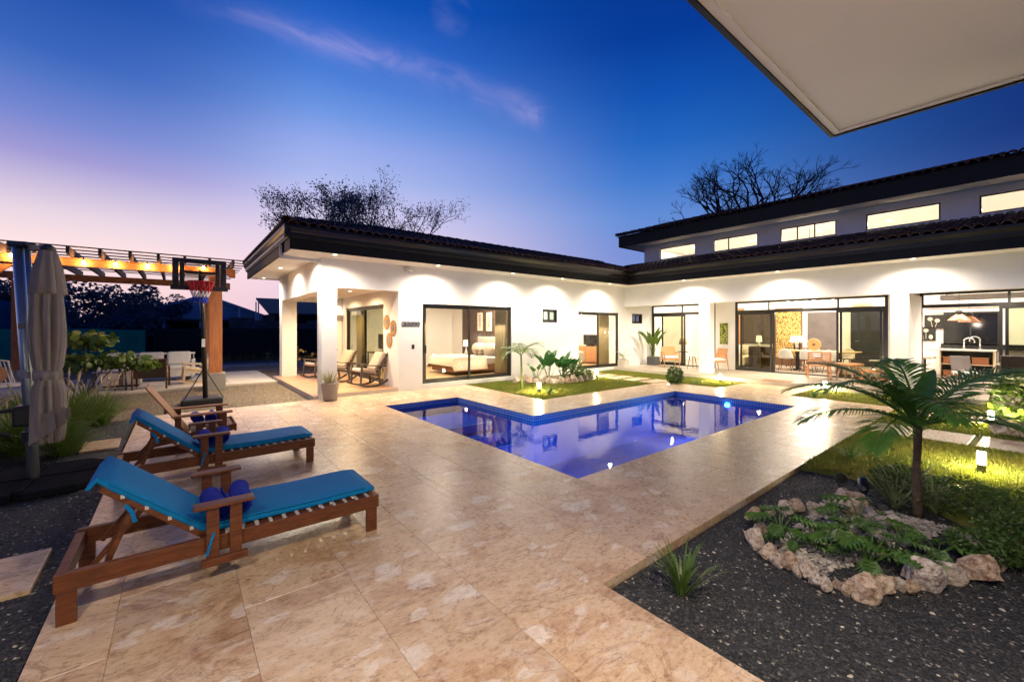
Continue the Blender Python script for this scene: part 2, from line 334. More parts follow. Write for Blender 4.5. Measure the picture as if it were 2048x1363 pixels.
    c = q.ramp(q.noise(v, 2.2, 6, 0.65), [(0.30, (0.10, 0.13, 0.018)), (0.55, (0.17, 0.18, 0.030)), (0.75, (0.22, 0.18, 0.05))])
    q.set(b.inputs['Base Color'], c); b.inputs['Roughness'].default_value = 0.95
    q.set(b.inputs['Normal'], q.bump(q.noise(v, 60, 5), 0.8, 0.02)); MATS['turf'] = m
    # pool mosaic
    m, nt, b = base('mosaic'); q = NT(nt)
    tc = q.n('ShaderNodeTexCoord').outputs['Object']; sx = q.n('ShaderNodeSeparateXYZ'); nt.links.new(tc, sx.inputs[0])
    cb = q.n('ShaderNodeCombineXYZ'); nt.links.new(q.math('ADD', sx.outputs[0], sx.outputs[1]), cb.inputs[0]); nt.links.new(sx.outputs[2], cb.inputs[1])
    br = q.n('ShaderNodeTexBrick', offset=0.0); nt.links.new(cb.outputs[0], br.inputs['Vector'])
    br.inputs['Scale'].default_value = 1.0; br.inputs['Brick Width'].default_value = 0.05; br.inputs['Row Height'].default_value = 0.05; br.inputs['Mortar Size'].default_value = 0.006
    br.inputs['Color1'].default_value = (0.004, 0.03, 0.30, 1); br.inputs['Color2'].default_value = (0.01, 0.08, 0.42, 1); br.inputs['Mortar'].default_value = (0.22, 0.36, 0.55, 1)
    nt.links.new(br.outputs['Color'], b.inputs['Base Color']); b.inputs['Roughness'].default_value = 0.15; MATS['mosaic'] = m
    pm('pool_plaster', (0.001, 0.100, 0.60), (0.001, 0.075, 0.50), 2, 0.5, jitter=False)
    # water
    m = bpy.data.materials.new('water'); m.use_nodes = True; nt = m.node_tree; nt.nodes.clear(); q = NT(nt)
    v = q.coords((1, 1, 1), False)
    nrm = q.bump(q.noise(v, 5.0, 3, 0.5), 0.05, 0.03)
    t = q.n('ShaderNodeBsdfTransparent'); t.inputs[0].default_value = (0.16, 0.60, 0.98, 1)
    g = q.n('ShaderNodeBsdfGlossy'); g.inputs['Roughness'].default_value = 0.012; nt.links.new(nrm, g.inputs['Normal'])
    f = q.n('ShaderNodeFresnel'); f.inputs[0].default_value = 1.33; nt.links.new(nrm, f.inputs['Normal'])
    mx = q.n('ShaderNodeMixShader'); nt.links.new(f.outputs[0], mx.inputs[0]); nt.links.new(t.outputs[0], mx.inputs[1]); nt.links.new(g.outputs[0], mx.inputs[2])
    o = q.n('ShaderNodeOutputMaterial'); nt.links.new(mx.outputs[0], o.inputs[0]); MATS['water'] = m
    # gold mosaic screen and leaf picture
    m, nt, b = base('gold_screen'); q = NT(nt); v = q.coords((1, 1, 1), False)
    d = q.voro(v, 11, 'DISTANCE_TO_EDGE'); c = q.ramp(d, [(0.06, (0.10, 0.05, 0.012)), (0.13, (0.56, 0.36, 0.10))])
    q.set(b.inputs['Base Color'], c); b.inputs['Roughness'].default_value = 0.5; MATS['gold_screen'] = m
    m, nt, b = base('leaf_picture'); q = NT(nt); v = q.coords((1, 1, 1), False)
    c = q.ramp(q.noise(v, 7, 3, 0.5, 1.5), [(0.36, (0.012, 0.014, 0.01)), (0.45, (0.05, 0.09, 0.01)), (0.55, (0.38, 0.42, 0.02)), (0.66, (0.10, 0.10, 0.08)), (0.75, (0.02, 0.03, 0.015))])
    q.set(b.inputs['Base Color'], c); b.inputs['Roughness'].default_value = 0.4; MATS['leaf_picture'] = m
    m, nt, b = base('tin_corrugated'); q = NT(nt); v = q.coords((1, 1, 1), False)
    w = q.n('ShaderNodeTexWave', bands_direction='Z'); nt.links.new(v, w.inputs[0]); w.inputs['Scale'].default_value = 3.4; w.inputs['Distortion'].default_value = 0.4
    c = q.mix(0.7, q.ramp(q.noise(v, 1.0, 5, 0.7), [(0.35, (0.18, 0.22, 0.25)), (0.6, (0.10, 0.12, 0.14)), (0.72, (0.10, 0.05, 0.03))]), w.outputs[0], 'MULTIPLY')
    q.set(b.inputs['Base Color'], c); b.inputs['Roughness'].default_value = 0.55; b.inputs['Metallic'].default_value = 0.3; MATS['tin_corrugated'] = m
special_mats()
def rock_variation():
    m = MATS['limestone']; nt = m.node_tree; q = NT(nt); b = nt.nodes['Principled BSDF']; src = b.inputs['Base Color'].links[0].from_socket
    oi = q.n('ShaderNodeObjectInfo').outputs['Random']
    q.set(b.inputs['Base Color'], q.mix(1.0, src, q.ramp(oi, [(0.0, (1.0, 1.0, 1.02)), (0.45, (1.02, 0.95, 0.88)), (0.75, (0.95, 0.80, 0.66)), (1.0, (0.82, 0.66, 0.52))]), 'MULTIPLY'))
rock_variation()

# ---------------------------------------------------------------- mesh helpers
class MB:
    def __init__(s): s.v = []; s.f = []
    def add(s, vs, fs):
        o = len(s.v); s.v += [tuple(p) for p in vs]; s.f += [tuple(i + o for i in f) for f in fs]; return s
    def box(s, x0, y0, z0, x1, y1, z1):
        if x0 > x1: x0, x1 = x1, x0
        if y0 > y1: y0, y1 = y1, y0
        if z0 > z1: z0, z1 = z1, z0
        return s.add([(x0,y0,z0),(x1,y0,z0),(x1,y1,z0),(x0,y1,z0),(x0,y0,z1),(x1,y0,z1),(x1,y1,z1),(x0,y1,z1)],
                     [(0,3,2,1),(4,5,6,7),(0,1,5,4),(1,2,6,5),(2,3,7,6),(3,0,4,7)])
    def beam(s, p, q, w, h, up=(0, 0, 1)):              # box from p to q, w across, h along up
        p = Vector(p); q = Vector(q); d = (q - p).normalized(); u = Vector(up)
        sd = d.cross(u)
        if sd.length < 1e-4: sd = d.cross(Vector((1, 0, 0)))
        sd.normalize(); u = sd.cross(d).normalized()
        a = sd * w / 2; b = u * h / 2
        return s.add([p-a-b, p+a-b, p+a+b, p-a+b, q-a-b, q+a-b, q+a+b, q-a+b], [(0,1,2,3),(7,6,5,4),(4,5,1,0),(5,6,2,1),(6,7,3,2),(7,4,0,3)])
    def tube(s, pts, rad, n=8, caps=True, flat=1.0):
        pts = [Vector(p) for p in pts]; k = len(pts); rad = rad if hasattr(rad, '__len__') else [rad] * k
        rings = []; ref = None
        for i, p in enumerate(pts):
            d = (pts[min(i+1, k-1)] - pts[max(i-1, 0)])
            d = d.normalized() if d.length > 1e-9 else Vector((0, 0, 1))
            if ref is None: ref = Vector((0, 0, 1)) if abs(d.z) < 0.9 else Vector((1, 0, 0))
            a = d.cross(ref).normalized(); b = a.cross(d).normalized(); ref = b
            rings.append([p + (a * math.cos(2*math.pi*j/n) + b * math.sin(2*math.pi*j/n) * flat) * rad[i] for j in range(n)])
        vs = [x for r_ in rings for x in r_]; fs = []
        for i in range(k-1):
            for j in range(n): fs.append((i*n+j, i*n+(j+1)%n, (i+1)*n+(j+1)%n, (i+1)*n+j))
        if caps: fs.append(tuple(range(n))[::-1]); fs.append(tuple((k-1)*n+j for j in range(n)))
        return s.add(vs, fs)
    def lathe(s, prof, n=16, c=(0, 0, 0), wob=None):
        vs = []; fs = []; k = len(prof)
        for i, (r_, z) in enumerate(prof):
            for j in range(n):
                a = 2*math.pi*j/n; rr = r_ * (wob(a, z) if wob else 1)
                vs.append((c[0]+rr*math.cos(a), c[1]+rr*math.sin(a), c[2]+z))
        for i in range(k-1):
            for j in range(n): fs.append((i*n+j, i*n+(j+1)%n, (i+1)*n+(j+1)%n, (i+1)*n+j))
        fs.append(tuple(range(n))[::-1]); fs.append(tuple((k-1)*n+j for j in range(n)))
        return s.add(vs, fs)
    def prism(s, poly, z0, z1):
        n = len(poly); vs = [(x, y, z0) for x, y in poly] + [(x, y, z1) for x, y in poly]
        return s.add(vs, [tuple(range(n))[::-1], tuple(range(n, 2*n))] + [(i, (i+1)%n, n+(i+1)%n, n+i) for i in range(n)])
    def extr(s, prof, p, q, out, up=(0, 0, 1)):         # extrude profile [(out,up)] from p to q
        p = Vector(p); q = Vector(q); o = Vector(out); u = Vector(up); n = len(prof)
        vs = [p + o*a + u*b for a, b in prof] + [q + o*a + u*b for a, b in prof]
        return s.add(vs, [tuple(range(n))[::-1], tuple(range(n, 2*n))] + [(i, (i+1)%n, n+(i+1)%n, n+i) for i in range(n)])
    def quad(s, a, b, c, d): return s.add([a, b, c, d], [(0, 1, 2, 3)])
    def xform(s, M):
        s.v = [tuple(M @ Vector(p)) for p in s.v]; return s
    def ball(s, c, r_, n=10, m=6, sq=(1, 1, 1)):
        prof = [(math.sin(math.pi*i/m), -math.cos(math.pi*i/m)) for i in range(m+1)]; prof[0] = (0.02, -1); prof[-1] = (0.02, 1)
        o = len(s.v); s.lathe(prof, n)
        for i in range(o, len(s.v)):
            x, y, z = s.v[i]; s.v[i] = (c[0]+x*r_*sq[0], c[1]+y*r_*sq[1], c[2]+z*r_*sq[2])
        return s

def add(name, mb, mat, parent=None, smooth=False, bevel=0.0, subsurf=0, loc=None, rz=None, recalc=True):
    me = bpy.data.meshes.new(name); me.from_pydata(mb.v, [], mb.f)
    if recalc:
        bm = bmesh.new(); bm.from_mesh(me); bmesh.ops.recalc_face_normals(bm, faces=bm.faces); bm.to_mesh(me); bm.free()
    me.materials.append(MATS[mat] if isinstance(mat, str) else mat)
    if smooth: me.polygons.foreach_set('use_smooth', [True] * len(me.polygons))
    o = bpy.data.objects.new(name, me); col.objects.link(o)
    if parent is not None: o.parent = parent
    if loc is not None: o.location = loc
    if rz is not None: o.rotation_euler.z = rz
    if bevel:
        b = o.modifiers.new('bevel', 'BEVEL'); b.width = bevel; b.segments = 2; b.limit_method = 'ANGLE'
    if subsurf:
        b = o.modifiers.new('sub', 'SUBSURF'); b.levels = subsurf; b.render_levels = subsurf
    return o
def inst(o, name=None, parent=None, loc=None, rot=None, scale=None):
    c = o.copy(); c.name = name or o.name.split('.')[0]; col.objects.link(c); c.parent = parent
    if loc is not None: c.location = loc
    if rot is not None: c.rotation_euler = rot
    if scale is not None: c.scale = scale
    return c
def tag(o, label=None, cat=None, group=None, kind=None):
    if label: o['label'] = label
    if cat: o['category'] = cat
    if group: o['group'] = group
    if kind: o['kind'] = kind
    return o
def thing(name, label, cat, loc=(0, 0, 0), rz=0.0, group=None):
    o = bpy.data.objects.new(name, None); o.empty_display_size = 0.1; col.objects.link(o)
    o.location = loc; o.rotation_euler = (0, 0, rz); return tag(o, label, cat, group)
def dup(root, label, loc, rz=None, scale=None):
    r_ = root.copy(); r_.name = root.name.split('.')[0]; col.objects.link(r_); r_.location = loc; r_['label'] = label
    if rz is not None: r_.rotation_euler = (0, 0, rz)
    if scale is not None: r_.scale = (scale,) * 3
    for ch in root.children:
        c = ch.copy(); c.name = ch.name.split('.')[0]; col.objects.link(c); c.parent = r_
        for g_ in ch.children:
            d = g_.copy(); d.name = g_.name.split('.')[0]; col.objects.link(d); d.parent = c
    return r_
def struct(name, mb, mat, label=None, recalc=True):
    o = add(name, mb, mat, recalc=recalc); o['kind'] = 'structure'
    if label: o['label'] = label
    return o
def lamp(kind, name, loc, power, color, parent=None, size=0.05, spot=None, blend=0.8, target=None, shape=None):
    d = bpy.data.lights.new(name, kind); d.energy = power; d.color = color
    if kind == 'SPOT': d.spot_size = spot; d.spot_blend = blend; d.shadow_soft_size = size
    elif kind == 'POINT': d.shadow_soft_size = size
    elif kind == 'AREA': d.shape = 'DISK'; d.size = size
    o = bpy.data.objects.new(name, d); col.objects.link(o); o.location = loc
    if parent is not None: o.parent = parent
    return o
def cut_rects(rect, holes):
    out = [rect]
    for (a0, b0, a1, b1) in holes:
        nxt = []
        for (x0, y0, x1, y1) in out:
            if a0 >= x1 or a1 <= x0 or b0 >= y1 or b1 <= y0: nxt.append((x0, y0, x1, y1)); continue
            if x0 < a0: nxt.append((x0, y0, a0, y1))
            if x1 > a1: nxt.append((a1, y0, x1, y1))
            m0, m1 = max(x0, a0), min(x1, a1)
            if y0 < b0: nxt.append((m0, y0, m1, b0))
            if y1 > b1: nxt.append((m0, b1, m1, y1))
        out = nxt
    return out
WARM = (1.0, 0.85, 0.67); WARMER = (1.0, 0.68, 0.36)
# ================================================================ ground, paving, pool
POOL = [(3.52, 3.20), (10.50, 3.20), (10.50, 6.03), (5.37, 6.03), (5.37, 8.85), (3.52, 8.85)]
PR = [(3.52, 3.20, 10.50, 6.03), (3.52, 6.03, 5.37, 8.85)]
mb = MB()
for (x0, y0, x1, y1) in cut_rects((-300, -120, 300, 420), [(3.3, 3.0, 10.72, 9.07)]):
    mb.add([(x0, y0, -0.10), (x1, y0, -0.10), (x1, y1, -0.10), (x0, y1, -0.10)], [(0, 1, 2, 3)])
struct('ground', mb, 'soil')
# gravel areas
struct('gravel_bed', MB().prism([(2.215, -4), (6.3, -4), (6.25, 1.765), (2.215, 1.765)], -0.095, -0.055), 'gravel_dark')
struct('gravel_path', MB().prism([(-6, 3), (-0.63, 3), (-0.63, 10.69), (-6, 10.69)], -0.095, -0.045), 'gravel_dark')
struct('gravel_yard', MB().prism([(-6, 10.70), (2.45, 10.70), (2.45, 15.2), (1.2, 15.0), (-6, 14.6)], -0.095, -0.040), 'gravel_tan')
struct('far_yard', MB().prism([(-25, 19.6), (25, 19.6), (25, 45), (-25, 45)], -0.095, -0.06), 'gravel_tan')

def pebbles(name, label, mat, polyfn, n, r0, r1, z, parent=None):
    V = []; F = []; k = 0
    tv = np.array([(1, 0, 0), (-0.5, 0.87, 0), (-0.5, -0.87, 0), (0.1, 0.1, 0.75), (0.6, 0.6, 0.35)], float)
    tf = [(0, 1, 3), (1, 2, 3), (2, 0, 3)]
    base_t = np.array([(1,0,0),(0.3,0.95,0.1),(-0.85,0.6,0),(-0.8,-0.65,0.05),(0.35,-0.9,0),(0.25,0.2,0.8),(-0.35,-0.15,0.75)], float)
    base_f = [(0,1,5),(1,2,6),(1,6,5),(2,3,6),(3,4,6),(4,5,6),(4,0,5)]
    for (x, y) in polyfn(n):
        r_ = r0 + (r1 - r0) * random.random() ** 2; a = random.random() * 6.283; c_, s_ = math.cos(a), math.sin(a)
        sx, sy, sz = r_ * random.uniform(0.8, 1.3), r_ * random.uniform(0.5, 0.9), r_ * random.uniform(0.4, 0.9)
        for p in base_t:
            px, py = p[0] * sx, p[1] * sy
            V.append((x + c_ * px - s_ * py, y + s_ * px + c_ * py, z + p[2] * sz))
        for f in base_f: F.append(tuple(i + k for i in f))
        k += 7
    m = MB(); m.v = V; m.f = F
    return tag(add(name, m, mat, parent), label, 'gravel', kind='stuff')
def in_rects(rects, dens_fn=None):
    def fn(n):
        out = []
        areas = [(r_[2]-r_[0])*(r_[3]-r_[1]) for r_ in rects]
        while len(out) < n:
            r_ = random.choices(rects, areas)[0]; x = random.uniform(r_[0], r_[2]); y = random.uniform(r_[1], r_[3])
            if dens_fn is None or random.random() < dens_fn(x, y): out.append((x, y))
        return out
    return fn
near = lambda x, y: min(1.0, (3.4 / max(1.0, math.hypot(x, y))) ** 2)
pebbles('gravel', 'loose dark gravel with pale chips around the rock ring beside the deck', 'pebbles_dark', in_rects([(2.24, -0.6, 6.05, 1.75)], near), 24000, 0.006, 0.018, -0.057)
pebbles('gravel', 'loose dark gravel along the left edge of the deck', 'pebbles_dark', in_rects([(-3.2, 3.0, -0.64, 10.6)], lambda x, y: near(x + 1, y - 1)), 16000, 0.007, 0.019, -0.047)
pebbles('gravel', 'loose tan gravel in front of the pergola', 'pebbles_tan', in_rects([(-3.4, 10.75, 2.42, 14.7)]), 9000, 0.010, 0.022, -0.042)

# ---- deck of travertine tiles
deck_rects = [(-0.61, -1.1, 2.2, 10.66), (2.2, 1.78, 12.05, 10.66), (12.05, 3.79, 13.88, 5.54)]
LAWN1 = (6.75, 7.25, 11.35, 10.66); PATH1 = (11.35, 7.25, 12.6, 10.66)
holes = PR + [LAWN1, PATH1]
mb = MB()
for dr in deck_rects:
    for (x0, y0, x1, y1) in cut_rects(dr, holes): mb.box(x0, y0, -0.093, x1, y1, -0.005)
deck = struct('deck', mb, 'travertine')
protos = {}
def deck_tile(x0, y0, x1, y1):
    w, l = round(x1 - x0, 3), round(y1 - y0, 3)
    if w < 0.04 or l < 0.04: return
    g = 0.0008
    if (w, l) not in protos:
        m = MB(); a, b, c_ = w/2 - g, l/2 - g, 0.0012
        m.add([(-a,-b,-0.0049),(a,-b,-0.0049),(a,b,-0.0049),(-a,b,-0.0049),(-a,-b,-0.0015),(a,-b,-0.0015),(a,b,-0.0015),(-a,b,-0.0015),(-a+c_,-b+c_,0),(a-c_,-b+c_,0),(a-c_,b-c_,0),(-a+c_,b-c_,0)],
              [(0,1,5,4),(1,2,6,5),(2,3,7,6),(3,0,4,7),(4,5,9,8),(5,6,10,9),(6,7,11,10),(7,4,8,11),(8,9,10,11)])
        protos[(w, l)] = add('deck_tile', m, 'travertine', deck); o = protos[(w, l)]
    else: o = inst(protos[(w, l)], 'deck_tile', deck)
    o.location = ((x0+x1)/2, (y0+y1)/2, random.uniform(-0.0004, 0.0004)); o.rotation_euler = (random.uniform(-.0006, .0006), random.uniform(-.0006, .0006), 0)
xs = [-0.61] + [-0.29 + 0.6 * k for k in range(24)]
for ci in range(len(xs) - 1):
    xa, xb = xs[ci], xs[ci + 1]
    off = 0.6 if ci % 2 else 0.0
    y = 1.78 - 3.6 + off
    while y < 10.66:
        for dr in deck_rects:
            r_ = (max(xa, dr[0]), max(y, dr[1]), min(xb, dr[2]), min(y + 1.2, dr[3]))
            if r_[0] < r_[2] - 0.01 and r_[1] < r_[3] - 0.01:
                for pc in cut_rects(r_, holes): deck_tile(*pc)
        y += 1.2

# ---- slabs
def slab(x0, y0, x1, y1, label, rz=0.0, z=-0.005):
    w, l = (x1-x0)/2, (y1-y0)/2
    o = add('stepping_stone', MB().box(-w, -l, -0.05, w, l, 0.0), 'travertine', bevel=0.006, loc=((x0+x1)/2, (y0+y1)/2, z), rz=rz)
    return tag(o, label, 'stepping stone', 'travertine stepping slabs')
names = ['beside the pool deck', 'second from the pool deck', 'middle one', 'fourth from the pool deck', 'at the bedroom door']
for k in range(5):
    y = 7.30 + k * 0.675
    slab(11.42, y, 12.52, y + 0.56, 'pale slab of the short path across the back lawn, ' + names[k])
for k, (a, b) in enumerate(((1.20, 1.74), (0.56, 1.12), (-0.10, 0.48), (-0.8, -0.2))):
    slab(9.0, a, 9.9, b, 'pale slab in the lawn behind the near palm, ' + ['touching the pool deck', 'second from the deck', 'nearest the tall lit bollard', 'last before the frame edge'][k], R(-2))
for k, (a, b) in enumerate(((0.9, 1.5), (0.1, 0.75), (-0.7, -0.05))):
    slab(11.3, a, 12.1, b, 'pale slab in the far lawn row near the terrace, ' + ['left one', 'middle one', 'right one'][k], R(3))
slab(-1.10, 8.22, -0.70, 8.90, 'travertine slab in gravel beside the fountain grass', R(2), z=-0.012)
slab(-1.75, 4.10, -0.77, 4.78, 'large travertine slab in gravel at the left frame edge', R(1), z=-0.012)

# ---- lawns
l1 = struct('lawn', MB().prism([(6.752, 7.252), (11.35, 7.252), (11.35, 10.66), (6.752, 10.66)], -0.094, -0.015), 'turf')
l2 = struct('lawn', MB().prism([(12.60, 7.25), (12.06, 7.25), (12.06, 5.545), (13.88, 5.545), (13.88, 10.66), (12.60, 10.66)], -0.094, -0.016), 'turf')
L4P = [(6.0, 1.775), (6.1, 1.3), (6.0, 1.0), (5.8, 0.7), (5.45, 0.4), (5.2, 0.0), (5.3, -5), (13.88, -5), (13.88, 3.785), (12.06, 3.785), (12.06, 1.775)]
l3 = struct('lawn', MB().prism(L4P, -0.0945, -0.017), 'turf')
struct('lawn_path_bed', MB().box(11.352, 7.252, -0.094, 12.598, 10.66, -0.020), 'turf')
def inpoly(x, y, poly):
    c_ = False; j = len(poly) - 1
    for i in range(len(poly)):
        xi, yi = poly[i]; xj, yj = poly[j]
        if (yi > y) != (yj > y) and x < (xj-xi)*(y-yi)/(yj-yi)+xi: c_ = not c_
        j = i
    return c_
SLABS = [(11.42, 7.30 + k*0.675, 12.52, 7.86 + k*0.675) for k in range(5)] + [(8.97, -0.8, 9.93, 1.74), (11.27, -0.7, 12.13, 1.5)]
def grass(label, rects, poly, n, h0, h1, w, falloff=None):
    P = []
    areas = [(r_[2]-r_[0])*(r_[3]-r_[1]) for r_ in rects]
    while len(P) < n:
        r_ = random.choices(rects, areas)[0]; x = random.uniform(r_[0], r_[2]); y = random.uniform(r_[1], r_[3])
        if poly and not inpoly(x, y, poly): continue
        if any(s_[0] < x < s_[2] and s_[1] < y < s_[3] for s_ in SLABS): continue
        if falloff and random.random() > falloff(x, y): continue
        P.append((x, y))
    P = np.array(P); n = len(P); a = rng.random(n) * 6.283; h = h0 + (h1-h0) * rng.random(n); ln = (rng.random((n, 2)) - 0.5) * 0.9
    dx, dy = np.cos(a) * w, np.sin(a) * w
    V = np.empty((n, 3, 3)); z = -0.02
    V[:, 0] = np.stack([P[:, 0]-dx, P[:, 1]-dy, np.full(n, z)], 1); V[:, 1] = np.stack([P[:, 0]+dx, P[:, 1]+dy, np.full(n, z)], 1)
    V[:, 2] = np.stack([P[:, 0]+ln[:, 0]*h, P[:, 1]+ln[:, 1]*h, z+h], 1)
    me = bpy.data.meshes.new('grass'); me.from_pydata(V.reshape(-1, 3).tolist(), [], np.arange(n*3).reshape(-1, 3).tolist()); me.materials.append(MATS['lawn_blade'])
    o = bpy.data.objects.new('grass', me); col.objects.link(o); return tag(o, label, 'grass', kind='stuff')
grass('short lawn grass between the pool corner and the bedroom wall', [LAWN1, PATH1], None, 52000, 0.025, 0.055, 0.007)
grass('short lawn grass beside the terrace step', [(12.06, 5.545, 13.88, 10.66)], [(12.60, 7.25), (12.06, 7.25), (12.06, 5.545), (13.88, 5.545), (13.88, 10.66), (12.60, 10.66)], 20000, 0.025, 0.055, 0.008)
grass('short lawn grass under the near palm and bollards', [(5.2, -2.2, 13.88, 3.785)], L4P, 95000, 0.025, 0.06, 0.006, lambda x, y: min(1, (6.0/x)**1.3))

# ---- terrace slab and porch floor, both a step up
terr = struct('terrace', MB().box(13.90, -5, -0.094, 16.52, 10.66, 0.10), 'concrete_pale')
k = 0
for i in range(3):
    for j in range(17):
        x0 = 13.90 + i * 0.875; y0 = 10.655 - (j + 1) * 0.9 + (0.45 if i % 2 else 0)
        if y0 + 0.9 < -4.5 or y0 > 10.2: continue
        y1 = min(y0 + 0.9, 10.655)
        o = add('terrace_tile', MB().box(x0 + .003, y0 + .003, 0.10, min(x0 + 0.875, 16.52) - .003, y1 - .003, 0.108), 'terrace', terr)
porch = struct('porch_slab', MB().box(2.48, 10.66, -0.094, 4.62, 16.05, 0.075), 'concrete_pale')
for i in range(3):
    for j in range(6):
        x0 = 2.48 + i * 0.71; y0 = 10.69 + j * 0.893
        add('porch_tile', MB().box(x0 + .003, y0 + .003, 0.075, min(x0 + 0.71, 4.60) - .003, y0 + 0.89, 0.083), 'porch_floor', porch)
patio = struct('pergola_patio', MB().prism([(-6, 14.72), (1.25, 15.1), (2.46, 15.1), (2.46, 19.55), (-6, 19.55)], -0.094, -0.005), 'concrete_pale')
for i in range(7):
    for j in range(4):
        add('patio_slab', MB().box(-6 + i*1.2 + .006, 15.12 + j*1.1 + .006, -0.005, -6 + (i+1)*1.2 - .006, 15.12 + (j+1)*1.1 - .006, 0.008), 'concrete_pale', patio)

# ---- pool
pool = thing('swimming_pool', 'blue L-shaped swimming pool set into the travertine deck', 'pool')
mb = MB()
n = len(POOL)
def offs(i, d):                                           # outward corner offset of the L
    p, a, b = Vector(POOL[i]), Vector(POOL[i-1]), Vector(POOL[(i+1) % n])
    e1 = (p - a).normalized(); e2 = (b - p).normalized(); n1 = Vector((e1.y, -e1.x)); n2 = Vector((e2.y, -e2.x))
    return p + (n1 + n2) * d
def ring(m, d0, d1, z0, z1):
    for i in range(n):
        j = (i + 1) % n
        a, b, c_, d_ = offs(i, d0), offs(j, d0), offs(j, d1), offs(i, d1)
        m.add([(a.x,a.y,z0),(b.x,b.y,z0),(c_.x,c_.y,z0),(d_.x,d_.y,z0),(a.x,a.y,z1),(b.x,b.y,z1),(c_.x,c_.y,z1),(d_.x,d_.y,z1)], [(0,1,5,4),(2,3,7,6),(4,5,6,7),(0,3,2,1)])
ring(mb, 0.004, 0.15, -1.20, -0.0125); add('basin_wall', mb, 'pool_plaster', pool)
mb = MB(); ring(mb, -0.001, 0.0035, -0.20, -0.0125); add('waterline_tiles', mb, 'mosaic', pool)
mb = MB(); mb.v = [(x, y, -1.05) for x, y in POOL]; mb.f = [tuple(range(6))]; add('basin_floor', mb, 'pool_plaster', pool, recalc=False)
add('ledge', MB().box(3.53, 7.35, -1.04, 5.36, 8.84, -0.34), 'pool_plaster', pool)
for k, (ya, yb, z) in enumerate(((6.98, 7.345, -0.52), (6.62, 6.975, -0.68), (6.26, 6.615, -0.84))):
    st = add('pool_step', MB().box(4.35, ya, -1.04, 5.36, yb, z), 'pool_plaster', pool)
    add('nosing', MB().box(4.35, ya, z, 5.36, ya + 0.035, z + 0.004), 'ledge_white', st)
ld = add('ledge_nosing', MB().box(3.53, 7.35, -0.34, 5.36, 7.39, -0.336), 'ledge_white', pool)
add('ledge_nosing', MB().box(4.35, 6.26, -1.04, 4.346, 7.34, -0.50), 'ledge_white', pool)
for (u, v) in ((1170, 900), (1263, 879)):
    p = G(u, v, -1.05); add('drain_cover', MB().lathe([(0.13, 0.002), (0.13, 0.012), (0.10, 0.016)], 20, p), 'ledge_white', pool)
pl = PX(1455, 806, 10.5); pl.z = -0.16
fx = add('pool_light', MB().tube([(10.497, pl.y, pl.z - .02), (10.46, pl.y, pl.z - .02)], 0.055, 16), 'pool_glow', pool)
lo = lamp('SPOT', 'pool_lamp', (10.44, pl.y, pl.z - .02), 300, (0.34, 0.72, 1.0), fx, 0.05, R(168), 1.0); lo.rotation_euler = (0, R(82), 0)
fx2 = add('pool_light', MB().tube([(3.523, 4.4, -0.55), (3.56, 4.4, -0.55)], 0.055, 16), 'pool_glow', pool)
lo = lamp('SPOT', 'pool_lamp', (3.60, 4.4, -.55), 360, (0.34, 0.70, 1.0), fx2, 0.05, R(168), 1.0); lo.rotation_euler = (0, R(-90), 0)
mb = MB(); mb.v = [(x, y, -0.105) for x, y in POOL]; mb.f = [tuple(range(6))]
struct('water', mb, 'water', recalc=False)
# ================================================================ the house
YL, XR, XD, ZF, ZS = 10.67, 14.60, 16.60, 0.13, 3.40
house = thing('house', 'white single-storey L-shaped house with black eaves and clerestory roof', 'house')
def wallpart(name, axis, c0, c1, a0, a1, z0, z1, openings, mat='stucco', parent=None):
    m = MB()
    for (p0, q0, p1, q1) in cut_rects((a0, z0, a1, z1), openings):
        if axis == 'Y': m.box(p0, c0, q0, p1, c1, q1)
        else: m.box(c0, p0, q0, c1, p1, q1)
    return add(name, m, mat, parent or house)
W1 = (PY(1085, 618, YL).x, 1.90, PY(1115, 618, YL).x, 2.37); W2 = (15.15, 1.90, 15.92, 2.32)
D1 = (5.33, ZF, 8.55, 2.39); D2 = (11.77, ZF, 14.25, 2.33)
wallpart('front_wall', 'Y', YL, YL + 0.2, 2.67, XD + .15, -0.095, ZS + 0.03, [(3.03, 0.075, 4.62, 2.70), D1, D2, W1, W2])
wallpart('porch_side_wall', 'X', 2.67, 3.03, YL + 0.2, 16.02, -0.095, ZS + 0.03, [(11.05, -0.2, 15.60, 2.62)])
wallpart('porch_far_beam', 'Y', 15.62, 16.02, 3.03, 4.6, 0.083, ZS + 0.03, [(3.12, 0, 4.12, 2.62)])
wallpart('porch_inner_wall', 'X', 4.62, 4.78, YL + 0.2, 16.02, 0.0, ZS + 0.03, [(11.72, 0.083, 15.25, 2.40)])
add('skirting', MB().box(2.66, YL - .012, -0.09, 3.03, YL - .002, 0.09), 'stucco', house)
add('porch_ceiling', MB().box(3.03, YL + .2, 2.78, 4.62, 15.62, 2.84), 'soffit', house)
wallpart('back_wall', 'Y', 15.85, 16.02, 4.78, 16.9, 0, ZS + 0.03, [])
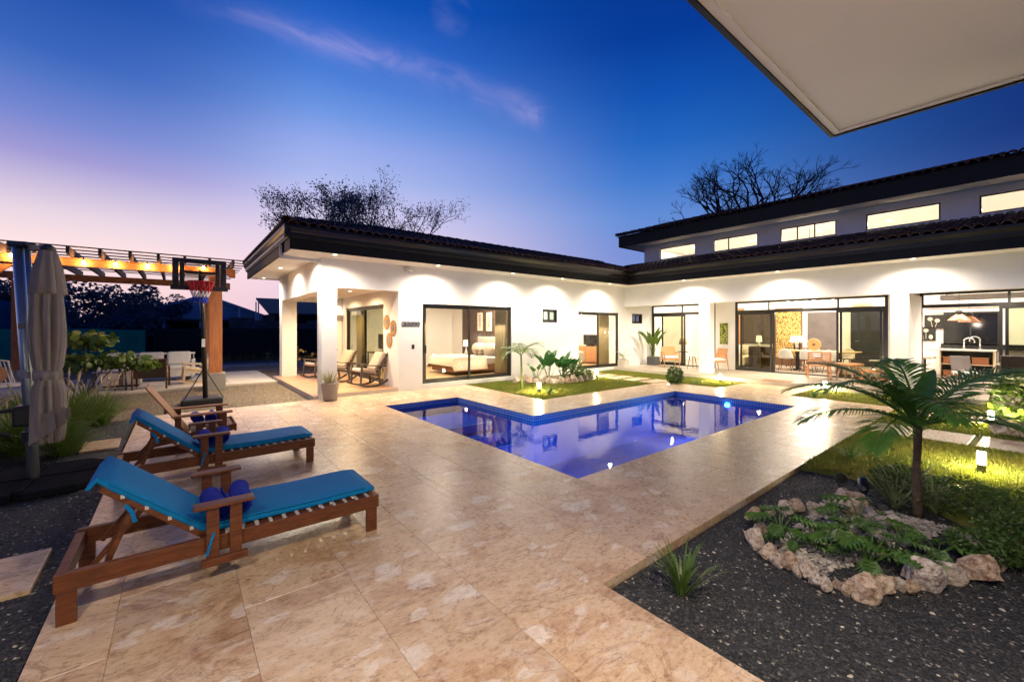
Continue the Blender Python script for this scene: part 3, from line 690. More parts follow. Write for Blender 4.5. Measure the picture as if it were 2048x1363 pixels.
# right wing
BAYS = [(7.80, 0.108, 10.66, 2.72), (2.66, 0.108, 7.06, 2.72), (-3.6, 0.108, 1.98, 2.72)]
CLER = [(8.63, 4.72, 10.25, 5.22), (6.26, 4.72, 7.89, 5.22), (3.92, 4.72, 5.53, 5.22), (1.56, 4.72, 3.18, 5.22), (-0.78, 4.72, 0.84, 5.22), (-3.1, 4.72, -1.5, 5.22)]
wallpart('terrace_wall', 'X', XD, XD + 0.15, -5, YL, 0, 5.46, BAYS + CLER)
wallpart('upper_end_wall', 'Y', YL + 0.21, YL + 0.36, XD, 22.3, 3.44, 5.46, [])
add('upper_corner_wall', MB().box(XD, YL, 3.44, XD + .15, YL + .209, 5.46), 'stucco', house)
add('beam', MB().box(XR, -5, 2.60, XR + 0.36, YL - .002, ZS + .03), 'stucco', house)
add('column', MB().box(XR, 7.07, 0.108, XR + 0.36, 7.45, 2.598), 'stucco', house)
add('column', MB().box(XR, 1.94, 0.108, XD - .002, 2.30, 2.598), 'stucco', house)
add('column', MB().box(XR, -4.4, 0.108, XR + 0.36, -4.0, 2.598), 'stucco', house)
add('terrace_ceiling', MB().box(XR + .36, -5, 2.73, XD - .002, YL - .002, 2.78), 'soffit', house)
# soffits
FX, FY, WX, NY = 13.75, 9.82, 1.84, 16.85
add('soffit', MB().box(WX + .02, FY + .02, ZS, 2.668, NY - .02, ZS + .025), 'soffit', house)
add('soffit', MB().box(2.668, FY + .02, ZS, XR, YL - .002, ZS + .025), 'soffit', house)
add('soffit', MB().box(FX + .02, -5, ZS, XR - .002, FY + .018, ZS + .025), 'soffit', house)
add('soffit', MB().box(2.67, 16.022, ZS, 12, NY - .02, ZS + .025), 'soffit', house)
# fascia boards and gutters
OG = [(0, 0), (0.03, 0), (0.034, 0.02), (0.055, 0.03), (0.058, 0.11), (0.075, 0.125), (0.11, 0.19), (0.118, 0.20), (0.118, 0.26), (0, 0.26)]
add('fascia_board', MB().box(WX, FY - .02, ZS - .015, FX, FY + .018, 3.70), 'fascia', house)
add('fascia_board', MB().box(WX - .02, FY + .95, ZS - .015, WX + .018, NY, 3.64), 'fascia', house)
add('fascia_board', MB().box(WX - .018, FY - .018, ZS - .013, WX + .016, FY + .55, 3.64), 'fascia', house)
add('fascia_board', MB().box(FX - .02, -5, ZS - .015, FX + .018, FY - .021, 3.70), 'fascia', house)
add('gutter', MB().extr(OG, (WX - .13, FY - .021, 3.62), (FX - .11, FY - .021, 3.62), (0, -1, 0)), 'gutter', house)
add('gutter', MB().extr(OG, (WX - .021, FY - .13, 3.62), (WX - .021, NY, 3.62), (-1, 0, 0)), 'gutter', house)
add('gutter', MB().extr(OG, (FX - .021, -5, 3.62), (FX - .021, FY - .11, 3.62), (-1, 0, 0)), 'gutter', house)
m = MB().box(2.585, YL - .075, -0.01, 2.655, YL - .005, 3.34); m.beam((2.62, YL - .04, 3.31), (1.80, YL + .12, 3.35), .06, .07); m.beam((1.82, YL + .12, 3.35), (1.82, YL + .12, 3.62), .05, .05)
add('downpipe', m, 'downpipe', house)
# upper roof edges
UX, UY = 15.75, 11.80
add('upper_soffit', MB().box(UX + .02, -6, 5.44, XD, UY - .02, 5.458), 'soffit', house)
add('upper_soffit', MB().box(XD, YL + .362, 5.44, 23, UY - .02, 5.458), 'soffit', house)
add('upper_fascia', MB().box(UX - .02, -6, 5.40, UX + .018, UY, 5.86), 'fascia', house)
add('upper_fascia', MB().box(UX + .018, UY - .018, 5.40, 23, UY + .02, 5.86), 'fascia', house)

# ---- roofs with barrel tiles
tl = MB()
SEG = 5
for (y, r0, z) in ((0.0, 0.098, 0.012), (0.43, 0.082, 0.0)):
    for r_ in (r0, r0 - 0.016):
        for k in range(SEG + 1):
            a = math.pi * k / SEG; tl.v.append((r_ * math.cos(a), y, z + r_ * math.sin(a) * 0.9))
S1 = SEG + 1
for k in range(SEG):
    tl.f += [(k, k+1, 2*S1+k+1, 2*S1+k), (S1+k+1, S1+k, 3*S1+k, 3*S1+k+1), (k+1, k, S1+k, S1+k+1), (2*S1+k, 2*S1+k+1, 3*S1+k+1, 3*S1+k)]
tl.f += [(0, 2*S1, 3*S1, S1), (SEG, S1+SEG, 3*S1+SEG, 2*S1+SEG)]
tile_me = None
def tile_matrix(p, slope_dir, pitch, jit=True):
    d = Vector((slope_dir[0], slope_dir[1], pitch)).normalized(); side = d.cross(Vector((0, 0, 1))).normalized(); up = side.cross(d).normalized()
    M = Matrix((side, d, up)).transposed().to_4x4(); M.translation = Vector(p)
    if jit: M = M @ Matrix.Rotation(random.uniform(-.03, .03), 4, 'Z') @ Matrix.Rotation(random.uniform(-.02, .02), 4, 'X')
    return M
def tiles(roof, mats_list, n_single):
    global tile_me
    mats_list = sorted(mats_list, key=lambda M: M.translation.length)
    for M in mats_list[:n_single]:
        if tile_me is None:
            o = add('roof_tile', tl, 'roof_tile', roof); tile_me = o.data
        else:
            o = bpy.data.objects.new('roof_tile', tile_me); col.objects.link(o); o.parent = roof
        o.matrix_local = M
    rest = mats_list[n_single:]
    if rest:
        T_ = np.array(tl.v); nv = len(T_); V = []; F = []
        for k, M in enumerate(rest):
            A = np.array(M); V.append(T_ @ A[:3, :3].T + A[:3, 3]); F += [tuple(i + k*nv for i in f) for f in tl.f]
        m = MB(); m.v = np.concatenate(V).tolist(); m.f = F
        o = add('roof_tile_field', m, 'roof_tile', roof); o['kind'] = 'stuff'
PL, PRr = 0.28, 0.25
ex, ey, ez = WX - .10, FY - .10, 3.885
rid = (NY + .1 - ey) / 2; rz_ = ez + PL * rid
m = MB()
m.add([(ex, ey, ez), (XD - .002, ey, ez), (XD - .002, NY + .1, ez), (ex, NY + .1, ez), (ex + rid, ey + rid, rz_), (XD - .002, ey + rid, rz_)], [(0, 1, 5, 4), (2, 3, 4, 5), (3, 0, 4), (0, 3, 2, 1), (1, 2, 5)])
roof1 = add('wing_roof', m, 'roof_dark', house)
tm = []
for i in range(int((XD - ex) / 0.2)):
    x = ex + 0.12 + i * 0.2
    for r_ in range(int(rid / 0.36) + 1):
        y = ey - 0.05 + r_ * 0.36
        if y > ey + rid - 0.2 or (y - ey) > (x - ex) - 0.1: continue
        if x > FX and (y - ey) * PL < (x - FX) * PRr: continue
        tm.append(tile_matrix((x, y, ez + 0.005 + (y - ey) * PL), (0, 1), PL))
for i in range(int((NY - ey) / 0.2)):
    y = ey + 0.12 + i * 0.2
    for r_ in range(8):
        x = ex - 0.05 + r_ * 0.36
        if (x - ex) > min(y - ey, NY + .1 - y) - 0.1: continue
        tm.append(tile_matrix((x, y, ez + 0.005 + (x - ex) * PL), (1, 0), PL))
for k in range(int(rid * 1.04 / 0.3)):                                           # hip and ridge caps
    t = k * 0.3; tm.append(tile_matrix((ex + t, ey + t, ez + 0.05 + t * PL), (0.7071, 0.7071), PL * 0.7071) @ Matrix.Scale(1.25, 4))
for k in range(int((XD - ex - rid) / 0.38)):
    tm.append(tile_matrix((ex + rid + k * 0.38, ey + rid, rz_ + 0.03), (1, 0), 0.0) @ Matrix.Scale(1.25, 4))
tiles(roof1, tm, 140)
m = MB(); rx = FX - .10; tz = ez + PRr * (XD - rx)
m.add([(rx, -5, ez), (XD - .004, -5, tz), (XD - .004, 12.5, tz), (rx, 12.5 - 2.4, ez), (XD - .004, -5, ez), (XD - .004, 12.5, ez)], [(0, 1, 2, 3), (0, 3, 5, 4), (0, 4, 1), (2, 5, 3), (1, 4, 5, 2)])
roof2 = add('terrace_roof', m, 'roof_dark', house)
tm = []
for i in range(int((12.4 + 5) / 0.2)):
    y = -4.9 + i * 0.2
    for r_ in range(9):
        x = rx - 0.05 + r_ * 0.36
        if x > XD - 0.36 or (y > ey and (y - ey) * PL > (x - rx) * PRr - 0.02): continue
        tm.append(tile_matrix((x, y, ez + 0.005 + (x - rx) * PRr), (1, 0), PRr))
tiles(roof2, tm, 300)
m = MB(); ux, uy, uz = UX - .10, UY + .10, 5.87; ud = 3.6
m.add([(ux, -6, uz), (ux, uy, uz), (23.1, uy, uz), (23.1, -6, uz), (ux + ud, uy - ud, uz + ud*PL), (ux + ud, -6, uz + ud*PL)], [(0, 5, 4, 1), (1, 4, 2), (4, 5, 3, 2), (0, 1, 2, 3), (0, 3, 5)])
roof3 = add('upper_roof', m, 'roof_dark', house)
tm = []
for i in range(int((uy + 6) / 0.2)):
    y = -5.9 + i * 0.2
    for r_ in range(10):
        x = ux - 0.05 + r_ * 0.36
        if (x - ux) > uy - y - 0.1 or x > ux + ud - .3: continue
        tm.append(tile_matrix((x, y, uz + 0.005 + (x - ux) * PL), (1, 0), PL))
for k in range(15):
    t = k * 0.24; tm.append(tile_matrix((ux + t, uy - t, uz + 0.05 + t * PL), (0.7071, -0.7071), PL * 0.7071) @ Matrix.Scale(1.2, 4))
tiles(roof3, tm, 160)

# ---- glazing
def glazing(name, axis, c, a0, a1, z0, z1, panels, fr=0.055, handle=None, glass='glass', sash=True, depth=0.09, transom=None, label=None):
    def bx(m, a, d, z, a_, d_, z_): return m.box(a, c + d, z, a_, c + d_, z_) if axis == 'Y' else m.box(c + d, a, z, c + d_, a_, z_)
    m = MB()
    bx(m, a0, 0, z0, a1, depth, z0 + fr * .8); bx(m, a0, 0, z1 - fr, a1, depth, z1); bx(m, a0, 0, z0, a0 + fr, depth, z1); bx(m, a1 - fr, 0, z0, a1, depth, z1)
    if transom: bx(m, a0 + fr, 0, transom, a1 - fr, depth, transom + fr * 1.3)
    root = add(name, m, 'frame_black', house)
    if label: root['label'] = label
    for k, (p0, p1, off, y0, y1) in enumerate(panels):
        d0 = 0.010 + off * 0.040; s_ = (0.062 if y0 < 2.0 else 0.026) if sash else 0.018
        f = MB(); bx(f, p0, d0, y0, p0 + s_, d0 + .032, y1); bx(f, p1 - s_, d0, y0, p1, d0 + .032, y1); bx(f, p0 + s_, d0, y0, p1 - s_, d0 + .032, y0 + s_ * 1.2); bx(f, p0 + s_, d0, y1 - s_, p1 - s_, d0 + .032, y1)
        add('sash', f, 'frame_black', root)
        g = MB(); dd = d0 + .014; a, b, zz0, zz1 = p0 + s_, p1 - s_, y0 + s_, y1 - s_
        bx(g, a, dd, zz0, b, dd + .006, zz1)
        add('pane', g, glass if off == 0 or axis == 'Y' else 'glass_green', root)
    if handle:
        for (ha, hz) in handle:
            h = MB(); bx(h, ha - .012, -.03, hz - .11, ha + .012, .012, hz + .11); add('handle', h, 'black_matt', root)
    return root
fr = 0.055
glazing('sliding_door', 'Y', YL + .05, D1[0], D1[2], D1[1], D1[3], [(5.385, 6.98, 1, .175, 2.335), (6.90, 8.495, 0, .175, 2.335)], handle=[(5.45, 1.1)])
glazing('sliding_door', 'Y', YL + .05, D2[0], D2[2], D2[1], D2[3], [(11.825, 13.05, 1, .175, 2.275), (12.97, 14.195, 0, .175, 2.275)], handle=[(14.10, 1.1)])
wm = (W1[0] + W1[2]) / 2
glazing('small_window', 'Y', YL + .03, *((W1[0], W1[2], W1[1], W1[3])), [(W1[0] + .03, wm, 0, W1[1] + .03, W1[3] - .03), (wm, W1[2] - .03, 1, W1[1] + .03, W1[3] - .03)], fr=.035, glass='glass_green')
wm = (W2[0] + W2[2]) / 2
glazing('small_window', 'Y', YL + .03, W2[0], W2[2], W2[1], W2[3], [(W2[0] + .03, wm, 0, W2[1] + .03, W2[3] - .03), (wm, W2[2] - .03, 1, W2[1] + .03, W2[3] - .03)], fr=.035, glass='glass_green')
glazing('sliding_door', 'X', 4.66, 11.72, 15.25, 0.083, 2.40, [(11.775, 13.52, 0, .128, 2.345), (13.44, 15.195, 1, .128, 2.345)], handle=[(15.1, 1.0)], glass='glass_green')
TR = 2.27
glazing('sliding_door', 'X', XD + .02, 7.80, 10.66, 0.108, 2.715, [(9.20, 10.605, 0, .152, TR), (9.10, 10.2, 1, .152, TR), (7.855, 9.22, 0, TR + .07, 2.66), (9.22, 10.605, 0, TR + .07, 2.66)], transom=TR)
glazing('sliding_door', 'X', XD + .02, 2.66, 7.06, 0.108, 2.715, [(5.80, 7.005, 0, .152, TR), (5.72, 6.9, 1, .152, TR), (2.715, 3.93, 0, .152, TR), (2.8, 3.85, 1, .152, TR), (2.715, 3.88, 0, TR + .07, 2.66), (3.88, 5.90, 0, TR + .07, 2.66), (5.90, 7.005, 0, TR + .07, 2.66)], transom=TR, handle=[(5.83, 1.1)])
glazing('sliding_door', 'X', XD + .02, -3.6, 1.98, 0.108, 2.715, [(-1.0, 0.50, 0, .152, TR), (-1.1, .4, 1, .152, TR), (-3.5, -1.0, 0, .152, TR), (-1.0, 0.33, 0, TR + .07, 2.66), (0.33, 1.925, 0, TR + .07, 2.66), (-3.5, -1.0, 0, TR + .07, 2.66)], transom=TR)
for k, c_ in enumerate(CLER):
    a0, z0, a1, z1 = c_
    mid = [a0 + .02, a1 - .02] if k in (0, 3, 4, 5) else ([a0 + .02, a0 + 1.06, a1 - .02] if k == 1 else [a0 + .02, a0 + .6, a0 + 1.1, a1 - .02])
    glazing('clerestory_window', 'X', XD + .03, a0, a1, z0, z1, [(mid[i], mid[i+1], 0, z0 + .02, z1 - .02) for i in range(len(mid) - 1)], fr=.024, sash=False, depth=.06)

# ---- downlights under the eaves
def downlight(p, power, spot=R(162), colr=WARM, par=None, blend=1.0):
    r_ = add('downlight', MB().lathe([(0.062, 0), (0.062, -0.006), (0.05, -0.010), (0.045, -0.004)], 18, p), 'steel_white', par or house)
    add('lens', MB().lathe([(0.044, -0.0045), (0.044, -0.0095)], 14, p), 'lens', r_)
    lamp('SPOT', 'downlight_lamp', (p[0], p[1], p[2] - .03), power, colr, r_, 0.035, spot, blend)
EAVE_W = 420.0
for u in (670, 876.5, 1025.8, 1125, 1220): downlight((PY(u, 500, 10.02).x, 10.02, ZS), EAVE_W)
for u in (595.6, 561, 527.5): downlight((2.22, PX(u, 500, 2.22).y, ZS), EAVE_W * .8)
for u in (1367.5, 1554.6, 1826): downlight((13.98, PX(u, 500, 13.98).y, ZS), EAVE_W)
downlight((14.12, -1.6, ZS), EAVE_W)
for y in (9.2, 5.0, 0.4, -2.2): downlight((15.8, y, 2.728), 270, R(170))
downlight((3.85, 12.3, 2.778), 420, R(170), WARMER); downlight((3.85, 14.3, 2.778), 380, R(170), WARMER)

# ---- fittings on the walls
p = PY(818, 537, YL)
c_ = thing('security_camera', 'small white security camera high on the wall under the eave', 'camera', (p.x, YL, 3.30))
add('mount', MB().tube([(-.10, 0, 0), (-.10, -.05, 0)], .035, 12), 'steel_white', c_)
add('body', MB().tube([(-.14, -.07, 0), (.09, -.09, -.012)], .042, 14), 'steel_white', c_, True); add('lens', MB().tube([(.09, -.09, -.012), (.10, -.091, -.012)], .026, 12), 'black_matt', c_)
p0, p1 = PY(803, 648, YL), PY(840, 650, YL)
hr = thing('hook_rail', 'black wrought iron hook rail on the white wall beside the bedroom door', 'hook rail', ((p0.x + p1.x) / 2, YL - .001, 1.80))
hw = (p1.x - p0.x) / 2
add('rail', MB().box(-hw, -.010, -.048, hw, 0, -.036), 'black_matt', hr)
for k in range(5):
    x = -hw + .06 + k * (2*hw - .12) / 4
    m = MB().tube([(x + .050*math.cos(t), -.008, .025 + .055*math.sin(t)) for t in np.linspace(-.5, 3.64, 10)], .009, 6); m.box(x - .03, -.012, -.03, x - .02, 0, .02); m.box(x + .02, -.012, -.03, x + .03, 0, .02); m.ball((x, -.008, .02), .016, 8, 5)
    add('ornament', m, 'black_matt', hr)
    add('hook', MB().tube([(x, -.01, -.05), (x, -.03, -.075), (x, -.05, -.06), (x, -.052, -.035)], .006, 6), 'black_matt', hr)
p = PY(826, 693, YL)
s_ = thing('switch_plate', 'dark blue switch plate on the white wall below the hook rail', 'switch', (p.x, YL - .001, p.z)); add('plate', MB().box(-.04, -.010, -.06, .04, 0, .06), 'navy_plate', s_, bevel=.003); add('rocker', MB().box(-.018, -.015, -.03, .018, -.0105, .03), 'black_matt', s_)
for k, (u, v, rr, lb) in enumerate(((774, 644, .21, 'upper left woven round mirror on the porch wall'), (787, 656, .22, 'upper right woven round mirror on the porch wall nearest the corner'), (779, 680, .21, 'lowest of the three woven round mirrors on the porch wall'))):
    p = PX(u, v, 4.62)
    mr = thing('round_mirror', lb, 'mirror', (4.618, p.y, p.z), group='woven wall mirrors')
    m = MB()
    for q_ in range(36):
        a = q_ * math.pi / 18; m.beam((-.012, .085*math.cos(a), .085*math.sin(a)), (-.012, rr*math.cos(a), rr*math.sin(a)), .022, .012, (1, 0, 0))
    add('woven_rim', m, 'copper' if False else 'tabletop', mr); add('ring', MB().tube([(-.014, rr*.72*math.cos(t), rr*.72*math.sin(t)) for t in np.linspace(0, 6.283, 25)], .010, 6, False), 'cane', mr)
    add('glass', MB().tube([(-.004, 0, 0), (-.02, 0, 0)], .088, 24), 'chrome', mr)
# ---------------- the near wing whose eave hangs over the camera
nw = thing('near_eave', 'beige soffit corner of the near roof overhang at top right', 'eave')
NX, NYE = 4.54, 1.09
for k in range(4): add('soffit_board', MB().box(-5 + k*2.385, -4, 3.43, -5 + (k+1)*2.385 - (.004 if k < 3 else 0), NYE - .05, 3.455), 'soffit', nw)
add('soffit_trim', MB().box(-5, NYE - .05, 3.415, NX, NYE - .002, 3.47), 'soffit', nw); add('soffit_trim', MB().box(NX - .05, -4, 3.416, NX - .002, NYE - .052, 3.47), 'soffit', nw)
add('fascia_board', MB().box(-5, NYE, 3.405, NX + .025, NYE + .03, 3.78), 'fascia', nw); add('fascia_board', MB().box(NX, -4, 3.403, NX + .025, NYE - .002, 3.78), 'fascia', nw)
add('gutter', MB().extr(OG, (-5, NYE + .031, 3.46), (4.02, NYE + .031, 3.46), (0, 1, 0)), 'gutter', nw)
m = MB(); m.add([(-5, NYE + .04, 3.79), (NX + .04, NYE + .04, 3.79), (NX + .04, -4, 3.79), (-5, -4, 3.79), (-5, -4, 5.1), (NX - 4, -4, 5.1)], [(0, 1, 5, 4), (1, 2, 5), (0, 3, 2, 1), (0, 4, 3), (2, 3, 4, 5)])
add('roof', m, 'roof_dark', nw)
add('wall', MB().box(-5, -1.5, -.095, 3.5, -1.3, 3.43), 'stucco', nw); add('end_wall', MB().box(3.3, -4, -.095, 3.5, -1.5, 3.43), 'stucco', nw)
for x in (-1.2, 1.2): downlight((x, 0.15, 3.43), 380, R(165), WARM, nw)
# ================================================================ rooms
def room(x0, y0, x1, y1, z0, z1, floor='tabletop', wall='stucco_in', sides='NEW', t=0.05):
    add('room_floor', MB().box(x0, y0, z0 - .05, x1, y1, z0), floor, house)
    add('room_ceiling', MB().box(x0, y0, z1, x1, y1, z1 + .05), 'soffit', house)
    if 'N' in sides: add('room_wall', MB().box(x0, y1 - t, z0, x1, y1, z1), wall, house)
    if 'E' in sides: add('room_wall', MB().box(x1 - t, y0, z0, x1, y1 - t, z1), wall, house)
    if 'W' in sides: add('room_wall', MB().box(x0, y0, z0, x0 + t, y1 - t, z1), wall, house)
def ceil_light(p, power, colr=(1.0, 0.87, 0.70), r_=0.10):
    o = add('ceiling_light', MB().lathe([(r_ + .02, 0), (r_ + .02, -0.012), (r_, -0.014)], 18, p), 'steel_white', house)
    add('lens', MB().lathe([(r_ - .01, -0.0142), (r_ - .01, -0.018)], 16, p), 'lens_in', o)
    lamp('AREA', 'ceiling_lamp', (p[0], p[1], p[2] - .03), power, colr, o, r_ * 1.6)
room(4.79, YL + .2, 9.35, 15.84, ZF, 2.95, sides='NE')
room(10.95, YL + .2, 14.75, 14.7, ZF, 2.95, sides='NEW')
room(9.42, YL + .2, 10.9, 13.5, ZF, 2.95, sides='NEW')
room(XD + .15, -4.8, 22.3, 11.0, 0.105, 5.40, 'terrace', sides='NE')
add('room_wall', MB().box(XD + .15, -4.9, .105, 22.3, -4.8, 5.4), 'stucco_in', house)
INW = 118.0
for p in ((6.6, 13.2, 2.948), (8.6, 12.2, 2.948)): ceil_light(p, INW * 1.15)
ceil_light((12.9, 12.6, 2.948), INW * 1.6); ceil_light((10.1, 12.2, 2.948), 90, (.75, .88, 1.0))
for p in ((18.3, 9.6, 5.398), (19.0, 7.4, 5.398), (19.0, 5.0, 5.398), (19.0, 3.0, 5.398), (19.5, 1.0, 5.398), (19.5, -1.0, 5.398), (19.0, -3.0, 5.398)): ceil_light(p, INW * 1.75)
# -- bedroom one
add('accent_wall', MB().box(9.27, 11.5, ZF, 9.297, 14.9, 2.95), 'panel_brown', house)
for k in range(17): add('accent_batten', MB().box(9.255, 11.55 + k*.2, ZF, 9.272, 11.57 + k*.2, 2.95), 'panel_brown', house)
bed = thing('double_bed', 'double bed with cream quilt and tall padded headboard in the lit bedroom', 'bed', (7.05, 11.85, ZF))
add('base', MB().box(.08, .06, .08, 2.1, 1.66, .30), 'fabric_brown', bed); add('mattress', MB().box(.02, .02, .30, 2.12, 1.70, .56), 'fabric_white', bed, bevel=.06)
q = MB(); NX_, NY_ = 14, 16
for i in range(NX_ + 1):
    for j in range(NY_ + 1):
        x = -.05 + 1.35 * i / NX_; t = j / NY_; y = -.10 + 1.92 * t
        z = .60 + .02 * math.sin(i * 1.9 + j) * math.cos(j * 1.3)
        if y < 0.02: z = .60 - (0.02 - y) * 3.6
        if y > 1.70: z = .60 - (y - 1.70) * 3.6
        if i == 0: z = min(z, .30)
        if i == 1: z = min(z, .58)
        q.v.append((x, y, max(z, .13)))
for i in range(NX_):
    for j in range(NY_): a = i*(NY_+1)+j; q.f.append((a, a+1, a+NY_+2, a+NY_+1))
add('quilt', q, 'fabric_cream', bed, True)
add('headboard', MB().box(2.13, -.05, .05, 2.20, 1.78, 1.25), 'fabric_beige', bed, bevel=.03)
for k in range(9): add('headboard_panel', MB().box(2.10, -.04 + k*.2, .40, 2.135, .14 + k*.2, 1.22), 'fabric_beige', bed, bevel=.02)
for (y, x, c_) in ((.42, 1.9, 'fabric_white'), (1.25, 1.9, 'fabric_white'), (.50, 1.72, 'fabric_cream'), (1.2, 1.72, 'fabric_cream')):
    add('pillow', MB().ball((x, y, .80), .36, 14, 8, (.32, .95, .62)), c_, bed, True)
tr = thing('bed_tray', 'small dark tray table standing on the cream quilt', 'tray', (8.25, 12.3, ZF + .60)); add('top', MB().box(-.14, -.24, .17, .14, .24, .19), 'walnut', tr)
for sx in (-1, 1):
    for sy in (-1, 1): add('leg', MB().box(sx*.12 - .012, sy*.22 - .012, 0, sx*.12 + .012, sy*.22 + .012, .17), 'walnut', tr)
def table_lamp(name, label, loc, mat='shade_glow', h=.5, r_=.13, power=6, base_m='pot_white', cat='lamp'):
    o = thing(name, label, cat, loc)
    add('base', MB().lathe([(.07, 0), (.075, .03), (.05, .10), (.03, .2), (.015, h - .2), (.012, h - .05)], 14), base_m, o, True)
    add('lamp_shade', MB().lathe([(r_, h - .2), (r_ * .8, h + .05)], 20), mat, o, True)
    if power: lamp('POINT', 'lamp_light', (0, 0, h + .12), power, WARM, o, .05)
    return o
def nightstand(label, loc):
    o = thing('nightstand', label, 'nightstand', loc)
    add('body', MB().box(-.22, -.24, .08, .22, .24, .55), 'walnut', o, bevel=.006); add('drawer', MB().box(-.235, -.21, .32, -.221, .21, .52), 'walnut', o, bevel=.004)
    for sx in (-1, 1):
        for sy in (-1, 1): add('leg', MB().box(sx*.18 - .02, sy*.2 - .02, 0, sx*.18 + .02, sy*.2 + .02, .08), 'walnut', o)
nightstand('dark wooden nightstand on the far side of the cream bed', (8.95, 14.1, ZF)); table_lamp('table_lamp', 'glowing bedside lamp left of the padded headboard', (8.95, 14.1, ZF + .55), power=5)
nightstand('dark wooden nightstand between bed and sliding door', (8.98, 11.50, ZF))
def picture(name, label, plane, p, w, h, mat, frame='walnut', face=-1):
    o = thing(name, label, 'picture', tuple(p))
    if plane == 'X': add('frame', MB().box(0, -w/2, -h/2, .02, w/2, h/2), frame, o); add('print', MB().box(-.004, -w/2 + .02, -h/2 + .02, -.0005, w/2 - .02, h/2 - .02), mat, o)
    else: add('frame', MB().box(-w/2, 0, -h/2, w/2, .02, h/2), frame, o); add('print', MB().box(-w/2 + .02, -.004, -h/2 + .02, w/2 - .02, -.0005, h/2 - .02), mat, o)
    return o
for k, (u, lb) in enumerate(((960, 'left'), (978, 'middle'), (997, 'right'))):
    p = PX(u, 643, 9.22); o = picture('bird_print', lb + ' cream leaf print on the dark wall above the headboard', 'X', (9.225, p.y, p.z), .40, .75, 'paper')
    m = MB()
    for i in range(6):
        for s in (-1, 1): m.tube([(-.008, 0, -.2 + i*.08), (-.008, s*.05, -.15 + i*.08), (-.008, s*.09, -.13 + i*.085)], [.004, .012, .003], 5)
    m.tube([(-.008, 0, -.26), (-.008, 0, .27)], .005, 5); add('drawing', m, 'panel_grey', o)
def curtain(label, axis, c_, a0, a1, z0=ZF + .02, z1=2.62, folds=7):
    m = MB(); n_ = folds * 6
    for i in range(n_ + 1):
        a = a0 + (a1 - a0) * i / n_; d = .035 * math.sin(i * 2 * math.pi / 6)
        for z in (z0, z1): m.v.append((a, c_ + d, z) if axis == 'Y' else (c_ + d, a, z))
    for i in range(n_): m.f.append((2*i, 2*i+2, 2*i+3, 2*i+1))
    o = add('curtain', m, 'curtain', smooth=True); s = o.modifiers.new('s', 'SOLIDIFY'); s.thickness = .006
    return tag(o, label, 'curtain', 'tan floor-length curtains')
curtain('tan curtain at the left side of the large bedroom door', 'Y', 11.05, 5.30, 5.62); curtain('tan curtain at the right side of the large bedroom door', 'Y', 11.05, 8.15, 8.62)
curtain('tan curtain gathered at the right of the second bedroom door', 'Y', 11.05, 13.45, 14.05); curtain('tan curtain at the left of the second bedroom door', 'Y', 11.05, 11.72, 11.92)
curtain('tan curtain behind the glass door of the porch', 'X', 4.98, 14.3, 15.1)
# desk with monitor behind porch door
dk = thing('desk', 'dark writing desk behind the porch glass door', 'desk', (5.45, 14.0, ZF))
add('top', MB().box(-.3, -.6, .72, .3, .6, .75), 'walnut', dk)
for sx in (-1, 1):
    for sy in (-1, 1): add('leg', MB().box(sx*.27 - .02, sy*.56 - .02, 0, sx*.27 + .02, sy*.56 + .02, .72), 'walnut', dk)
mo = thing('monitor', 'black flat screen standing on the desk behind the porch door', 'monitor', (5.5, 13.95, ZF + .75))
add('panel', MB().box(-.02, -.45, .10, .02, .45, .62), 'screen', mo, bevel=.006); add('stand', MB().box(-.02, -.05, .012, .02, .05, .12), 'black_matt', mo); add('foot', MB().box(-.1, -.18, 0, .1, .18, .012), 'black_matt', mo)
# -- bedroom two
ds = thing('dresser', 'orange-brown wooden dresser in the second bedroom', 'dresser', (14.43, 12.55, ZF), R(-90))
add('body', MB().box(-1.0, -.24, .06, .75, .24, .76), 'cane', ds, bevel=.006)
for k in range(3):
    for j in range(2): dr = add('drawer', MB().box(-.97 + k*.57, -.255, .12 + j*.31, -.43 + k*.57, -.241, .41 + j*.31), 'cane', ds, bevel=.004); add('knob', MB().ball((-.70 + k*.57, -.27, .27 + j*.31), .018, 8, 5), 'black_matt', dr)
tv = thing('television', 'black television on the wooden dresser in the second bedroom', 'television', (14.42, 12.38, ZF + .76), R(-90))
add('panel', MB().box(-.38, -.02, .06, .38, .02, .52), 'screen', tv, bevel=.006); add('foot', MB().box(-.15, -.1, 0, .15, .1, .06), 'black_matt', tv)
b2 = thing('bed', 'corner of a bed under a beige cover in the second bedroom', 'bed', (12.60, 11.62, ZF))
add('base', MB().box(-1.3, 0, .10, .55, 1.4, .32), 'walnut', b2); add('cover', MB().box(-1.35, -.05, .16, .62, 1.45, .62), 'fabric_beige', b2, bevel=.12)
for (x, y) in ((.45, .1), (.45, 1.3), (-.8, .1), (-.8, 1.3)): add('leg', MB().box(x - .04, y - .04, 0, x + .04, y + .04, .11), 'black_matt', b2)
